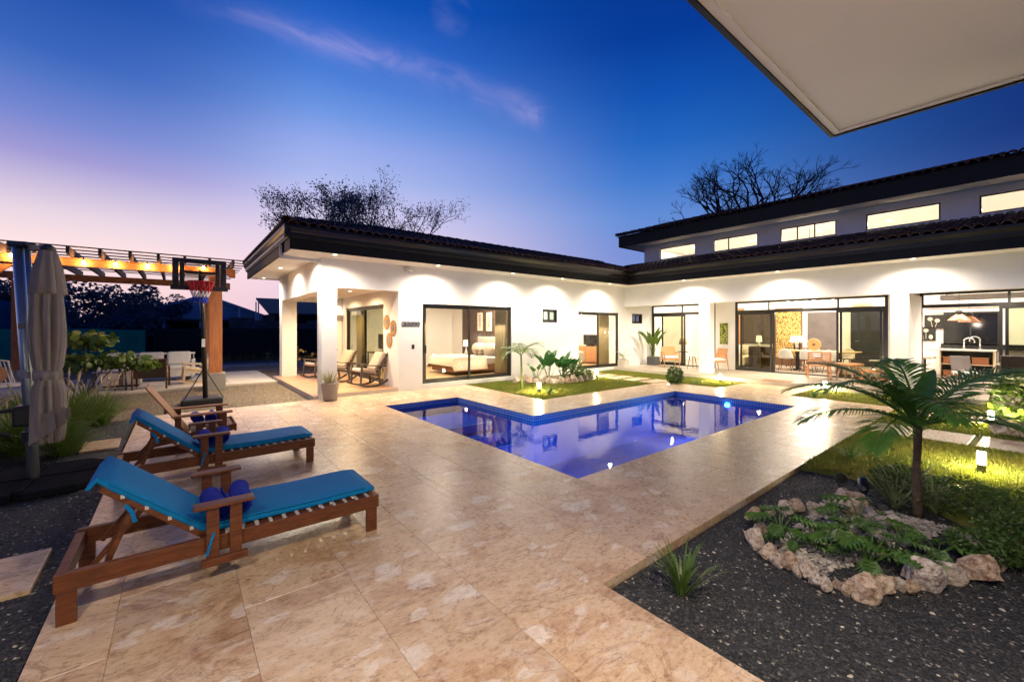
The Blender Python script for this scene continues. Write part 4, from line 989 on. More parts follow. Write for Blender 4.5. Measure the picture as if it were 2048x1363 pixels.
# -- living hall
sc = thing('gold_screen_panel', 'tall gold patterned screen panel in the dining room', 'screen', (20.3, 6.45, .105))
add('panel', MB().box(-.02, -.46, .35, .02, .46, 2.40), 'gold_screen', sc); add('frame', MB().box(-.03, .46, 0, .03, .51, 2.45).box(-.03, -.51, 0, .03, -.46, 2.45).box(-.03, -.459, 2.40, .03, .459, 2.45).box(-.03, -.459, 0, .03, .459, .35), 'walnut', sc)
dr = thing('interior_door', 'plain grey-brown interior door in the dining room wall', 'door', (22.24, 5.75, .105))
add('leaf', MB().box(-.04, -.55, 0, 0, .55, 2.30), 'panel_grey', dr); add('handle', MB().tube([(-.06, .42, 1.05), (-.06, .30, 1.05)], .012, 8), 'chrome', dr)
d2 = thing('interior_door', 'dark interior door seen through the right terrace glass', 'door', (22.24, 4.0, .105))
add('leaf', MB().box(-.04, -.75, 0, 0, .75, 2.35), 'black_matt', d2); add('handle', MB().tube([(-.06, .6, 1.05), (-.06, .48, 1.05)], .012, 8), 'chrome', d2)
tc_ = thing('tall_cabinet', 'tall dark cabinet behind the right terrace door', 'cabinet', (19.6, 3.05, .105)); add('body', MB().box(-.3, -.3, 0, .3, .25, 2.35), 'panel_brown', tc_); add('door', MB().box(-.32, -.28, .05, -.301, .23, 2.3), 'panel_brown', tc_)
# dining table and shell chairs
TX, TY = 18.6, 5.0
dt = thing('dining_table', 'long wooden dining table inside the open terrace doors', 'table', (TX, TY, .105))
add('top', MB().box(-.5, -1.25, .72, .5, 1.15, .76), 'tabletop', dt, bevel=.01)
for y in (-.7, .6): add('leg', MB().box(-.3, y - .05, 0, .3, y + .05, .05).box(-.06, y - .05, .05, .06, y + .05, .72), 'black_matt', dt)
def shell_chair(label, loc, rz, mat='fabric_white'):
    o = thing('dining_chair', label, 'chair', loc, rz, 'shell dining chairs')
    m = MB(); NU, NV = 10, 9                                # curved shell: seat flowing into a wrapped back
    for i in range(NU + 1):
        t = i / NU
        for j in range(NV + 1):
            s = -1 + 2 * j / NV
            if t < .5: x = .24 - .42 * (t/.5); z = .46 - .02*math.sin(math.pi*t/.5) + .05*s*s*(t/.5); w = .22 + .02*t
            else: q_ = (t-.5)/.5; x = -.18 - .10*math.sin(q_*1.3) + .13*s*s*(1-.4*q_); z = .46 + .38*q_ - .10*q_*q_*s*s; w = .235 - .05*q_*q_
            m.v.append((x, s*w, z))
    for i in range(NU):
        for j in range(NV): a = i*(NV+1)+j; m.f.append((a, a+1, a+NV+2, a+NV+1))
    b = add('shell', m, mat, o, True); sd = b.modifiers.new('s', 'SOLIDIFY'); sd.thickness = .03
    for sx in (-1, 1):
        for sy in (-1, 1): add('leg', MB().tube([(sx*.12, sy*.12, .45), (sx*.21, sy*.21, 0)], [.018, .010], 8), 'walnut', o)
    return o
shell_chair('cream shell dining chair at the left end of the dining table', (TX - .1, TY + 1.62, .105), R(-90))
shell_chair('cream shell dining chair with its back to the terrace, left of three', (TX - .75, TY + .75, .105), R(8))
shell_chair('cream shell dining chair with its back to the terrace, middle of three', (TX - .75, TY + .05, .105), R(0))
shell_chair('cream shell dining chair with its back to the terrace, right of three', (TX - .75, TY - .65, .105), R(-6))
shell_chair('cream shell dining chair on the far side of the table, left one', (TX + .7, TY + .3, .105), R(180))
shell_chair('green-grey shell chair behind the glass door, far side of the table', (TX + .7, TY - .75, .105), R(175), 'fabric_beige')
shell_chair('green-grey shell chair behind the glass door, turned sideways', (TX + .2, TY - 1.75, .105), R(95), 'fabric_beige')
pl_ = thing('round_tray', 'round woven tray standing upright on the dining table', 'tray', (TX + .1, TY + .1, .865))
add('disc', MB().tube([(-.012, 0, .22), (.012, 0, .22)], .22, 28), 'cane', pl_); add('rim', MB().tube([(0, .215*math.cos(t), .22 + .215*math.sin(t)) for t in np.linspace(0, 6.283, 29)], .014, 6, False), 'tabletop', pl_); add('centre', MB().tube([(-.016, 0, .22), (-.0125, 0, .22)], .05, 16), 'panel_brown', pl_)
for k, (dy, h) in enumerate(((.55, .34), (.72, .28))):
    bt = thing('bottle', ('taller' if k == 0 else 'shorter') + ' dark bottle on the dining table', 'bottle', (TX + .05, TY + dy, .865)); add('body', MB().lathe([(.035, 0), (.037, h*.6), (.014, h*.78), (.014, h)], 12), 'black_stone', bt, True); add('cap', MB().lathe([(.016, h), (.016, h + .03)], 10), 'black_matt', bt)
ch = thing('chandelier', 'glowing chandelier hanging over the dining table', 'chandelier', (18.2, 5.1, 2.75))
add('cord', MB().tube([(0, 0, .05), (0, 0, 2.64)], .008, 6), 'black_matt', ch); add('bar', MB().box(-.02, -.75, .02, .02, .75, .05), 'black_matt', ch)
for k in range(6):
    b = add('bulb', MB().ball((0, -.7 + k*.28, -.05), .055, 10, 6), 'lens_in', ch)
lamp('POINT', 'chandelier_lamp', (0, 0, -.25), 220, WARM, ch, .2)
wp = thing('woven_pendant', 'large woven basket pendant lamp above the dining table', 'pendant lamp', (19.2, 3.9, 2.32)); add('basket', MB().lathe([(.34, 0), (.42, .14), (.36, .30), (.14, .42)], 22), 'glow_basket', wp, True); add('cord', MB().tube([(0, 0, .4), (0, 0, 3.07)], .007, 6), 'black_matt', wp)
lamp('POINT', 'pendant_lamp', (0, 0, -.10), 20, WARMER, wp, .1)
bs = thing('bookshelf', 'low brown cube shelf left of the open terrace door', 'shelf', (18.3, 6.75, .105), R(0))
m = MB()
for y in (-.42, 0, .42): m.box(-.17, y - .015, 0, .17, y + .015, .86)
for z in (0.03, .43, .85): m.box(-.172, -.43, z - .015, .172, .43, z + .015)
add('carcass', m, 'walnut', bs); add('back', MB().box(.172, -.43, .02, .18, .43, .86), 'walnut', bs)
table_lamp('table_lamp', 'small glowing white lamp on the low cube shelf', (18.3, 6.85, .105 + .866), power=10, h=.38, r_=.11)
sd_ = thing('side_cabinet', 'narrow console with a white lamp beside the gold screen', 'console', (19.8, 6.0, .105)); add('top', MB().box(-.2, -.35, .76, .2, .35, .80), 'walnut', sd_)
for sx in (-1, 1):
    for sy in (-1, 1): add('leg', MB().box(sx*.17 - .02, sy*.31 - .02, 0, sx*.17 + .02, sy*.31 + .02, .76), 'walnut', sd_)
table_lamp('table_lamp', 'wide white lamp on the console before the gold screen', (19.8, 6.0, .905), power=8, h=.42, r_=.24)
sf = thing('sofa', 'cream sofa behind the left sliding glass panel', 'sofa', (18.9, 7.75, .105), R(-90))
add('base', MB().box(-.45, -1.0, .08, .45, 1.0, .42), 'fabric_cream', sf, bevel=.04); add('back', MB().box(-.45, -1.0, .42, -.2, 1.0, .85), 'fabric_cream', sf, bevel=.06)
for s in (-1, 1): add('arm', MB().box(-.45, s*1.0, .08, .45, s*1.18, .62), 'fabric_cream', sf, bevel=.05)
for y in (-.6, 0, .6): add('cushion', MB().ball((-.12, y, .62), .30, 12, 7, (.4, .9, .75)), 'fabric_beige', sf, True)
for (x, y) in ((-.35, -.9), (.35, -.9), (-.35, .9), (.35, .9)): add('foot', MB().box(x - .03, y - .03, 0, x + .03, y + .03, .085), 'walnut', sf)
tvw = thing('wall_television', 'dark wall television seen through the left bay', 'television', (22.2, 10.3, 1.55)); add('panel', MB().box(-.04, -.6, -.38, 0, .6, .38), 'screen', tvw); add('bracket', MB().box(0, -.1, -.1, .04, .1, .1), 'black_matt', tvw)
pw = thing('wood_panel', 'tall orange-brown wood panel on the living room wall', 'wall panel', (22.24, 9.9, .105)); add('board', MB().box(-.012, -.9, 0, 0, .9, 2.6), 'cane', pw)
dw = thing('wall_picture', 'large dark picture behind the left sliding glass panel', 'picture', (22.22, 8.2, 1.75)); add('canvas', MB().box(-.03, -.95, -.75, 0, .95, .75), 'panel_brown', dw); add('frame', MB().box(-.04, -.98, .751, 0, .98, .79).box(-.04, -.98, -.79, 0, .98, -.751), 'black_matt', dw)
a0, a1 = PX(1441, 646, XD), PX(1455, 688, XD)
lp = thing('leaf_picture', 'framed yellow-green leaf picture on the terrace wall', 'picture', (XD, (a0.y + a1.y)/2, (a0.z + a1.z)/2)); hw, hh = abs(a0.y - a1.y)/2, abs(a0.z - a1.z)/2
add('canvas', MB().box(-.03, -hw, -hh, -.002, hw, hh), 'leaf_picture', lp); add('frame', MB().box(-.033, -hw - .012, -hh - .012, -.001, -hw, hh + .012).box(-.033, hw, -hh - .012, -.001, hw + .012, hh + .012), 'walnut', lp)
# -- terrace furniture
def cane_chair(label, loc, rz):
    o = thing('cane_armchair', label, 'chair', loc, rz, 'cane armchairs on the terrace')
    add('seat_cushion', MB().box(-.26, -.26, .36, .28, .26, .45), 'fabric_white', o, bevel=.03); add('seat_frame', MB().box(-.29, -.30, .30, .30, .30, .355), 'cane', o, bevel=.01)
    add('backrest', MB().beam((-.27, 0, .46), (-.38, 0, .82), .56, .03, (1, 0, 0)), 'cane', o, bevel=.01)
    for s in (-1, 1):
        add('leg', MB().tube([(.26, s*.29, .58), (.30, s*.30, 0)], [.022, .015], 8), 'cane', o); add('leg', MB().tube([(-.30, s*.29, .58), (-.40, s*.30, 0)], [.022, .015], 8), 'cane', o)
        add('armrest', MB().beam((-.34, s*.30, .60), (.30, s*.30, .59), .05, .03), 'cane', o, bevel=.01)
    return o
cane_chair('orange cane armchair with white seat on the left of the terrace', (15.75, 9.25, .108), R(-135)); cane_chair('orange cane armchair half hidden behind the terrace column', (15.95, 7.55, .108), R(150))
st = thing('side_table', 'round white-topped side table behind the terrace column', 'table', (15.75, 8.30, .108)); add('top', MB().lathe([(.24, .50), (.25, .51), (.25, .53)], 22), 'counter_white', st)
for k in range(3): a = k*2.094 + .4; add('leg', MB().tube([(.10*math.cos(a), .10*math.sin(a), .50), (.2*math.cos(a), .2*math.sin(a), 0)], [.018, .012], 8), 'walnut', st)
table_lamp('table_lamp', 'yellow-shaded lamp beside the left terrace door', (16.95, 9.35, .105 + .6), 'glow_basket', h=.5, r_=.17, power=3)
stt = thing('lamp_table', 'small round table carrying the yellow-shaded lamp', 'table', (16.95, 9.35, .105)); add('top', MB().lathe([(.22, .57), (.22, .60)], 20), 'walnut', stt); add('stem', MB().lathe([(.15, 0), (.14, .02), (.025, .04), (.025, .57)], 14), 'walnut', stt)
def slat_chair(label, loc, rz):
    o = thing('slatted_chair', label, 'chair', loc, rz, 'slatted wooden armchairs')
    for k in range(7): t = k/6; add('back_slat', MB().box(-.30 - .12*t - .012, -.27, .42 + .40*t - .02, -.30 - .12*t + .012, .27, .42 + .40*t + .02), 'teak_pale', o)
    for k in range(6): add('seat_slat', MB().box(-.27 + k*.095, -.27, .385, -.20 + k*.095, .27, .405), 'teak_pale', o)
    for s in (-1, 1):
        add('leg', MB().tube([(.27, s*.28, .40), (.31, s*.29, 0)], [.026, .018], 8), 'teak_pale', o); add('leg', MB().tube([(-.42, s*.28, .84), (-.30, s*.28, .40), (-.40, s*.29, 0)], [.020, .026, .018], 8), 'teak_pale', o)
        add('rail', MB().beam((-.30, s*.285, .38), (.29, s*.285, .38), .03, .05), 'teak_pale', o); add('stretcher', MB().beam((-.36, s*.288, .16), (.29, s*.288, .16), .022, .03), 'teak_pale', o)
    return o
slat_chair('slatted wooden armchair with its back to the pool', (15.98, 4.25, .108), R(20)); slat_chair('slatted wooden armchair in front of the right terrace column', (15.35, 2.75, .108), R(105))
wt_ = thing('stool_table', 'low round wooden table between the two slatted chairs', 'table', (15.95, 3.45, .108)); add('top', MB().lathe([(.34, .46), (.36, .48), (.35, .52)], 26), 'teak_pale', wt_)
for k in range(4): a = k*1.571 + .5; add('leg', MB().tube([(.2*math.cos(a), .2*math.sin(a), .47), (.31*math.cos(a), .31*math.sin(a), 0)], [.030, .020], 8), 'teak_pale', wt_)
mt = tag(add('door_mat', MB().box(-.22, -.38, 0, .22, .38, .012), 'terracotta_box', loc=(14.15, 4.78, .108), rz=R(4)), 'thin brown door mat on the terrace edge', 'mat')
# -- kitchen
wn_ = thing('kitchen_window', 'dark wide kitchen window behind the sink', 'window', (22.24, 0, 0)); wa, wb = PX(1891, 627, 22.24), PX(1995, 688, 22.24)
add('frame', MB().box(-.05, wb.y - .05, wb.z - .05, 0, wa.y + .05, wa.z + .05), 'frame_black', wn_); add('pane', MB().box(-.058, wb.y, wb.z, -.051, (wa.y+wb.y)/2 - .02, wa.z).box(-.058, (wa.y+wb.y)/2 + .02, wb.z, -.051, wa.y, wa.z), 'screen', wn_)
rl = tag(add('curtain_rail', MB().tube([(22.1, wa.y + .5, wa.z + .18), (22.1, wb.y - .2, wa.z + .18)], .02, 8), 'walnut'), 'brown curtain rail above the dark kitchen window', 'rail')
for k, (u, v, lb) in enumerate(((1868, 643, 'upper black and white flower picture on the kitchen wall'), (1852, 667, 'lower black and white vase picture on the kitchen wall'))):
    p = PX(u, v, 22.2); o = picture('flower_picture', lb, 'X', (22.2, p.y, p.z), .52, .52, 'black_matt', 'black_matt')
    m = MB()
    for (yy, z) in (((.1, .1), (-.09, .04)) if k == 0 else ((.0, .12), (.14, -.1))):
        for q_ in range(7): a = q_*.9; m.tube([(-.01, yy, z), (-.01, yy + .07*math.cos(a), z + .07*math.sin(a))], [.012, .028], 6)
        m.tube([(-.01, yy, z), (-.01, yy*.4, -.2)], .008, 5)
    if k: m.ball((-.01, -.13, -.12), .06, 10, 6, (.1, 1, 1.5))
    add('drawing', m, 'paper', o)
bc = thing('back_counter', 'black kitchen back counter under the dark window', 'counter', (21.95, 0.3, .105)); add('body', MB().box(-.28, -2.2, 0, .28, 1.75, .86), 'panel_grey', bc); add('top', MB().box(-.32, -2.25, .862, .28, 1.78, .90), 'black_stone', bc); add('splash', MB().box(.24, -2.25, .902, .279, 1.78, 1.03), 'black_stone', bc)
iy0, iy1 = PX(1992, 700, 19.2).y, PX(1858, 700, 19.2).y
ki = thing('kitchen_island', 'kitchen island with white top and open dark shelves', 'counter', (19.2, 0, .105))
add('top', MB().box(-.42, iy0, .89, .6, iy1 + .05, .93), 'counter_white', ki, bevel=.006); add('back', MB().box(.1, iy0 + .05, 0, .13, iy1 - .3, .888), 'black_matt', ki); add('side', MB().box(-.3, iy0 + .02, 0, .5, iy0 + .05, .888), 'fabric_cream', ki); add('side', MB().box(-.3, iy1 - .3, 0, .5, iy1 - .27, .888), 'fabric_cream', ki)
for z in (.03, .46): add('shelf', MB().box(-.3, iy0 + .052, z, .098, iy1 - .302, z + .025), 'fabric_cream', ki)
for k, (y, z) in enumerate(((iy1 - .52, .485), (iy1 - .52, .055), (iy0 + .3, .485), (iy0 + .3, .055))):
    o = thing('basket', ['upper left', 'lower left', 'upper right', 'lower right'][k] + ' brown basket on the kitchen island shelf', 'basket', (19.05, y, .105 + z), group='island baskets'); add('body', MB().box(-.14, -.17, 0, .14, .17, .20), 'terracotta_box', o, bevel=.012); add('rim', MB().box(-.15, -.18, .20, .15, .18, .215), 'cane', o)
def faucet(label, loc, rz, h):
    o = thing('faucet', label, 'faucet', loc, rz); add('spout', MB().tube([(0, 0, 0), (0, 0, h*.7)] + [(.11 - .11*math.cos(t), 0, h*.7 + .11*math.sin(t)) for t in np.linspace(0, 3.14, 9)] + [(.22, 0, h*.58)], .017, 10), 'chrome', o, True); add('base', MB().lathe([(.03, 0), (.03, .05)], 12), 'chrome', o); add('lever', MB().tube([(0, .02, .06), (0, .09, .1)], .008, 8), 'chrome', o)
faucet('tall arched chrome faucet on the island, left one', (19.35, PX(1928, 700, 19.35).y, 1.036), R(-90), .36); faucet('tall chrome pull-down faucet on the island, right one', (19.55, PX(1960, 700, 19.55).y, 1.036), R(90), .42)
def pendant(label, u, v, x, s=1.0):
    p = PX(u, v, x); o = thing('copper_pendant', label, 'pendant lamp', tuple(p), group='copper kitchen pendants')
    add('shade', MB().lathe([(.26*s, 0), (.25*s, .02), (.15*s, .14), (.08*s, .20), (.06*s, .28)], 24), 'copper', o, True); add('diffuser', MB().lathe([(.2*s, .004), (.2*s, .012)], 20), 'shade_glow', o); add('cage', MB().lathe([(.09*s, .2), (.1*s, .27), (.05*s, .33)], 10), 'black_matt', o); add('cord', MB().tube([(0, 0, .3), (0, 0, 5.4 - p.z)], .006, 5), 'black_matt', o)
    lamp('POINT', 'pendant_lamp', (0, 0, -.06), 10, WARM, o, .08)
pendant('copper bell pendant lamp over the kitchen island, nearer one', 1918, 641, 19.0); pendant('copper bell pendant lamp over the kitchen island, farther one', 1938, 644, 20.3)
bsx = thing('bar_stool', 'beige bar stool at the left end of the kitchen island', 'stool', (18.75, iy1 + .05, .105), R(-100)); add('seat', MB().box(-.2, -.21, .62, .22, .21, .69), 'fabric_beige', bsx, bevel=.03); add('back', MB().beam((-.2, 0, .68), (-.26, 0, .98), .40, .05, (1, 0, 0)), 'fabric_beige', bsx, bevel=.02); add('stem', MB().lathe([(.21, 0), (.20, .02), (.035, .05), (.035, .62)], 18), 'black_matt', bsx)
gr = thing('white_chair', 'grey-backed chair with white seat on the kitchen terrace', 'chair', (15.75, PX(1935, 740, 15.75).y, .108), R(-150)); add('seat', MB().box(-.22, -.22, .42, .24, .22, .47), 'fabric_white', gr, bevel=.02); add('backrest', MB().beam((-.22, 0, .44), (-.33, 0, .86), .40, .04, (1, 0, 0)), 'panel_grey', gr, bevel=.015)
for sx in (-1, 1):
    for sy in (-1, 1): add('leg', MB().tube([(sx*.19, sy*.18, .42), (sx*.23, sy*.22, 0)], .012, 8), 'chrome', gr)
bt_ = thing('outdoor_table', 'dark-topped outdoor table at the right frame edge', 'table', (15.3, -.15, .108)); add('top', MB().box(-.45, -.9, .70, .45, .65, .74), 'walnut_grey', bt_, bevel=.006)
for sx in (-1, 1):
    for y in (-.8, .55): add('leg', MB().box(sx*.38 - .03, y - .03, 0, sx*.38 + .03, y + .03, .70), 'walnut_grey', bt_)
def black_chair(label, loc, rz):
    o = thing('black_chair', label, 'chair', loc, rz); add('seat', MB().box(-.24, -.25, .40, .26, .25, .46), 'black_matt', o, bevel=.015); add('backrest', MB().beam((-.24, 0, .44), (-.32, 0, .98), .50, .05, (1, 0, 0)), 'rattan', o, bevel=.015)
    for sx in (-1, 1):
        for sy in (-1, 1): add('leg', MB().tube([(sx*.2, sy*.21, .41), (sx*.23, sy*.23, 0)], .016, 8), 'black_matt', o)
black_chair('dark high-backed chair at the outdoor table', (14.75, .22, .108), R(10))
sh = thing('plant_shelf', 'high dark shelf with a small potted plant above the kitchen', 'shelf', (19.8, 0, 2.62)); add('board', MB().box(-.3, -2.5, 0, .3, 1.85, .16), 'panel_grey', sh); add('hanger', MB().box(-.02, -2.4, .16, .02, -2.36, 2.775).box(-.02, 1.70, .16, .02, 1.74, 2.775), 'black_matt', sh)
pp = thing('potted_plant', 'tiny green plant in a pale pot on the high kitchen shelf', 'plant', (19.75, 1.62, 2.78)); add('pot', MB().lathe([(.06, 0), (.08, .14)], 14), 'pot_white', pp); m = MB()
for k in range(26): a = random.random()*6.28; e = random.uniform(.4, 1.4); L_ = random.uniform(.1, .2); m.tube([(0, 0, .13), (L_*math.cos(a)*math.cos(e)*.6, L_*math.sin(a)*math.cos(e)*.6, .13 + L_*math.sin(e)*.7), (L_*math.cos(a)*math.cos(e), L_*math.sin(a)*math.cos(e), .13 + L_*math.sin(e))], [.006, .02, .002], 4)
add('leaves', m, 'fern_leaf', pp)
# ================================================================ loungers, towels
LOUNGERS = 'teak sun loungers on the deck'
def make_lounger(label, loc):
    o = thing('sun_lounger', label, 'sun lounger', loc, 0, LOUNGERS)
    W = 0.74; Lx = 1.88
    for s, y in ((0, 0.0), (1, W - .045)): add('side_rail', MB().box(0, y, .19, Lx, y + .045, .295), 'teak', o, bevel=.005)
    add('end_rail', MB().box(Lx - .03, .046, .19, Lx, W - .046, .29), 'teak', o); add('end_rail', MB().box(0, .046, .19, .05, W - .046, .285), 'teak', o, bevel=.004)
    for x in (.01, Lx - .10):
        for y in (.005, W - .04): add('leg', MB().box(x, y, 0, x + .085, y + .035, .19), 'teak', o, bevel=.004)
    for y in (.09, W - .12): add('backrest_rail', MB().beam((.72, y, .27), (.19, y, .73), .03, .05, (.66, 0, .75)), 'teak', o, bevel=.004)
    d = Vector((-.53, 0, .46)).normalized(); nrm = Vector((.46, 0, .53)).normalized()
    for k in range(9):
        c_ = Vector((.70, W/2, .285)) + d * (.06 + k * .075); sl = MB().beam(c_ + Vector((0, -.27, 0)), c_ + Vector((0, .27, 0)), .05, .014, tuple(nrm)); add('back_slat', sl, 'teak', o)
    for k in range(13): add('seat_slat', MB().box(.76 + k*.086, .046, .275, .82 + k*.086, W - .046, .290), 'teak', o)
    for y in (.16, W - .19): add('prop', MB().beam((.34, y, .58), (.20, y, .215), .025, .03), 'teak', o); add('prop', MB().beam((.38, y + .03, .53), (.14, y + .03, .23), .022, .03), 'teak', o)
    add('prop_bar', MB().beam((.20, .10, .20), (.20, W - .10, .20), .03, .03), 'teak', o)
    for s, y in ((0, -.040), (1, W + .002)):
        for x in (.70, .83): add('arm_post', MB().box(x, y, .13, x + .07, y + .038, .505), 'teak', o, bevel=.004)
        add('armrest', MB().box(.63, y - .03, .505, .97, y + .07, .53), 'teak', o, bevel=.006); add('arm_foot', MB().box(.67, y - (.03 if s == 0 else -.04), .125, .93, y + (0 if s == 0 else .07), .175), 'teak', o, bevel=.004)
    # mattress following the profile, thickness 6 cm, soft edges
    path = [Vector((.150, 0, .765))]
    for t in np.linspace(0, 1, 8)[1:]: path.append(Vector((.150 + .52*t, 0, .765 - .445*t)))
    path += [Vector((.715, 0, .302)), Vector((.77, 0, .298))]
    for t in np.linspace(0, 1, 14)[1:]: path.append(Vector((.77 + 1.10*t, 0, .298 + .003*math.sin(t*9))))
    prof = [(-.5, .3), (-.49, .08), (-.46, .0), (.46, 0), (.49, .08), (.5, .3), (.5, .7), (.485, .93), (.45, 1.0), (.22, 1.04), (0, 1.05), (-.22, 1.04), (-.45, 1.0), (-.485, .93), (-.5, .7)]
    m = MB(); npf = len(prof); WM, TM = .60, .048
    for i, p in enumerate(path):
        a = path[min(i+1, len(path)-1)] - path[max(i-1, 0)]; a.normalize(); nn = Vector((-a.z, 0, a.x)); nn = nn if nn.z > 0 else -nn
        sq = .55 if i in (0, len(path)-1) else 1.0
        for (w_, h_) in prof: m.v.append(tuple(p + nn * (TM * ((h_ - .5) * sq + .5)) + Vector((0, W/2 + WM*w_*(1 if sq == 1 else .97), 0))))
    for i in range(len(path) - 1):
        for j in range(npf): m.f.append((i*npf+j, i*npf+(j+1)%npf, (i+1)*npf+(j+1)%npf, (i+1)*npf+j))
    m.f += [tuple(range(npf)), tuple((len(path)-1)*npf + j for j in range(npf))[::-1]]
    mt = add('mattress', m, 'cushion_blue', o, True)
    pth = [(p_.x, W/2 - WM*.5, p_.z + .035) for p_ in path[1:-1]]
    add('piping', MB().tube([Vector(p_) + Vector((0, -.002, .018)) for p_ in pth], .006, 6), 'cushion_blue', mt, True)
    add('hood', MB().beam((.150, W/2 - .298, .757), (.150, W/2 + .298, .757), .022, .085, (.46, 0, .53)), 'cushion_blue', mt, bevel=.02)
    add('tie', MB().tube([(.30, .06, .60), (.33, .03, .56), (.345, .02, .50)], .012, 5), 'cushion_blue', mt); add('tie', MB().tube([(.74, -.045, .34), (.72, -.055, .27), (.70, -.06, .20)], .008, 5), 'cushion_blue', mt)
    for k in range(13): x = .72 + k * .088; add('webbing_strap', MB().box(x, .006, .2955, x + .022, .09, .300), 'webbing', o); 
    for k in range(4): c_ = Vector((.66, .075, .32)) + d * (.06 + k*.15); add('webbing_strap', MB().box(c_.x, .072, c_.z - .012, c_.x + .02, .076, c_.z + .012), 'webbing', o)
    return o
lg1 = make_lounger('nearest teak sun lounger with turquoise mattress and two rolled towels', (-.56, 3.45, 0))
lg2 = dup(lg1, 'middle teak sun lounger with turquoise mattress, behind the nearest one', (-.52, 5.68, 0), R(1.5))
def towel_mesh(r_, ln):
    m = MB(); turns = 3.2; n_ = 52; th = .012
    for i in range(n_ + 1):
        t = i / n_; a = t * turns * 6.283; rr = .012 + (r_ - .012) * t
        for rad in (rr, rr - th):
            for y in (-ln/2, -ln/2 + .01, ln/2 - .01, ln/2):
                q_ = rad - (.003 if abs(y) > ln/2 - .005 else 0); m.v.append((q_*math.cos(a), y, q_*math.sin(a)))
    for i in range(n_):
        for k in range(3):
            a = i*8+k; m.f += [(a, a+1, a+9, a+8), (a+4, a+12, a+13, a+5)]
        m.f += [(i*8, i*8+8, i*8+12, i*8+4), (i*8+3, i*8+7, i*8+15, i*8+11)]
    m.f += [(n_*8, n_*8+4, n_*8+5, n_*8+1), (n_*8+1, n_*8+5, n_*8+6, n_*8+2), (n_*8+2, n_*8+6, n_*8+7, n_*8+3)]
    return m
tw = None
for k, (x, y, z, lb, rz) in enumerate(((.20, 3.70, .362, 'left blue rolled towel on the nearest lounger', 6), (.36, 3.74, .362, 'right blue rolled towel on the nearest lounger', -4),
        (.24, 5.94, .362, 'left blue rolled towel on the middle lounger', 4), (.40, 5.97, .362, 'right blue rolled towel on the middle lounger', -6),
        (.20, 7.66, .295, 'left blue rolled towel on the bare wooden chair', 5), (.36, 7.68, .295, 'right blue rolled towel on the bare wooden chair', -3))):
    if tw is None: tw = add('rolled_towel', towel_mesh(.082, .34), 'towel_blue', smooth=True); t_ = tw
    else: t_ = inst(tw, 'rolled_towel')
    t_.location = (x, y, z + .080); t_.rotation_euler = (0, R(40 + 60*k), R(rz)); tag(t_, lb, 'towel', 'rolled blue towels')
# wooden deck chair without mattress
dc = thing('deck_chair', 'bare wooden deck chair with wide arms, farthest seat on the deck', 'chair', (-.35, 7.34, 0))
for y in (.02, .66): add('seat_rail', MB().beam((.02, y, .14), (1.00, y, .25), .035, .09), 'teak', dc, bevel=.004)
for k in range(7): t = k/6; add('seat_slat', MB().box(.42 + t*.52 - .03, .04, .205 + t*.06, .42 + t*.52 + .03, .64, .222 + t*.06), 'teak', dc)
add('front_board', MB().beam((1.0, .01, .24), (1.0, .67, .24), .03, .12), 'teak', dc, bevel=.02)
for k in range(6): y = .06 + k*.105; add('back_slat', MB().beam((.46, y, .20), (.0, y, .90), .085, .018, (.7, 0, .5)), 'teak_pale', dc, bevel=.006)
add('back_brace', MB().beam((.20, .02, .56), (.20, .66, .56), .03, .06), 'teak', dc)
for y in (-.02, .70):
    add('armrest', MB().box(.26, y - .06, .475, .96, y + .06, .50), 'teak_pale', dc, bevel=.008); add('arm_post', MB().box(.80, y - .02, 0, .89, y + .02, .475), 'teak', dc, bevel=.004); add('arm_post', MB().box(.30, y - .02, 0, .37, y + .02, .475), 'teak', dc, bevel=.004)

# ================================================================ cantilever umbrella
um = thing('cantilever_umbrella', 'closed grey-beige cantilever umbrella leaning on an aluminium mast', 'umbrella', (0, 0, 0))
pb, pt = Vector((-1.26, 6.92, .02)), Vector((-1.40, 7.03, 2.60))
add('mast', MB().tube([pb, pb.lerp(pt, .5), pt], .062, 20, True, .75), 'aluminium', um, True)
ax = (pt - pb).normalized(); off = Vector((.080, -.055, 0))
add('rail', MB().tube([pb.lerp(pt, .36) + off, pt + off], .024, 10), 'aluminium', um, True)
add('top_cap', MB().beam(pt + Vector((-.055, .04, .03)), pt + Vector((.115, -.08, .02)), .13, .07), 'plastic_black', um, bevel=.025)
cc = Vector((-1.085, 6.48, 0))
def fold(a, z):
    k = max(0, min(1, (2.5 - z) / .8)); k2 = .45 if 1.12 < z < 1.28 else 1.0
    s1 = abs(math.sin(4*a + .5*z + .4*math.sin(2.3*z + 2*a))) ** .8; s2 = abs(math.sin(7.5*a - .6*z))
    return 1 + k2 * ((.14 + .40*k) * (s1 - .62) + .12*k*(s2 - .6) + .10*math.sin(3*a + 1.1 + z*.8))
prof = [(.165, .50), (.185, .60), (.20, .80), (.195, 1.0), (.17, 1.10), (.155, 1.18), (.155, 1.24), (.175, 1.32), (.205, 1.5), (.21, 1.7), (.20, 1.9), (.19, 2.1), (.165, 2.3), (.12, 2.45), (.07, 2.52)]
zz_ = np.linspace(.50, 2.52, 42); prof2 = [(.55 * float(np.interp(z, [p[1] for p in prof], [p[0] for p in prof])), float(z)) for z in zz_]
cv_ = add('canopy', MB().lathe(prof2, 150, cc, fold), 'canvas', um, True)
add('vent_flap', MB().lathe([(.135, 2.06), (.125, 2.16), (.103, 2.34), (.065, 2.50), (.04, 2.545)], 60, cc, lambda a, z: 1 + .10*math.sin(8*a + 4.6) + .05*math.sin(3*a)), 'canvas', cv_, True)
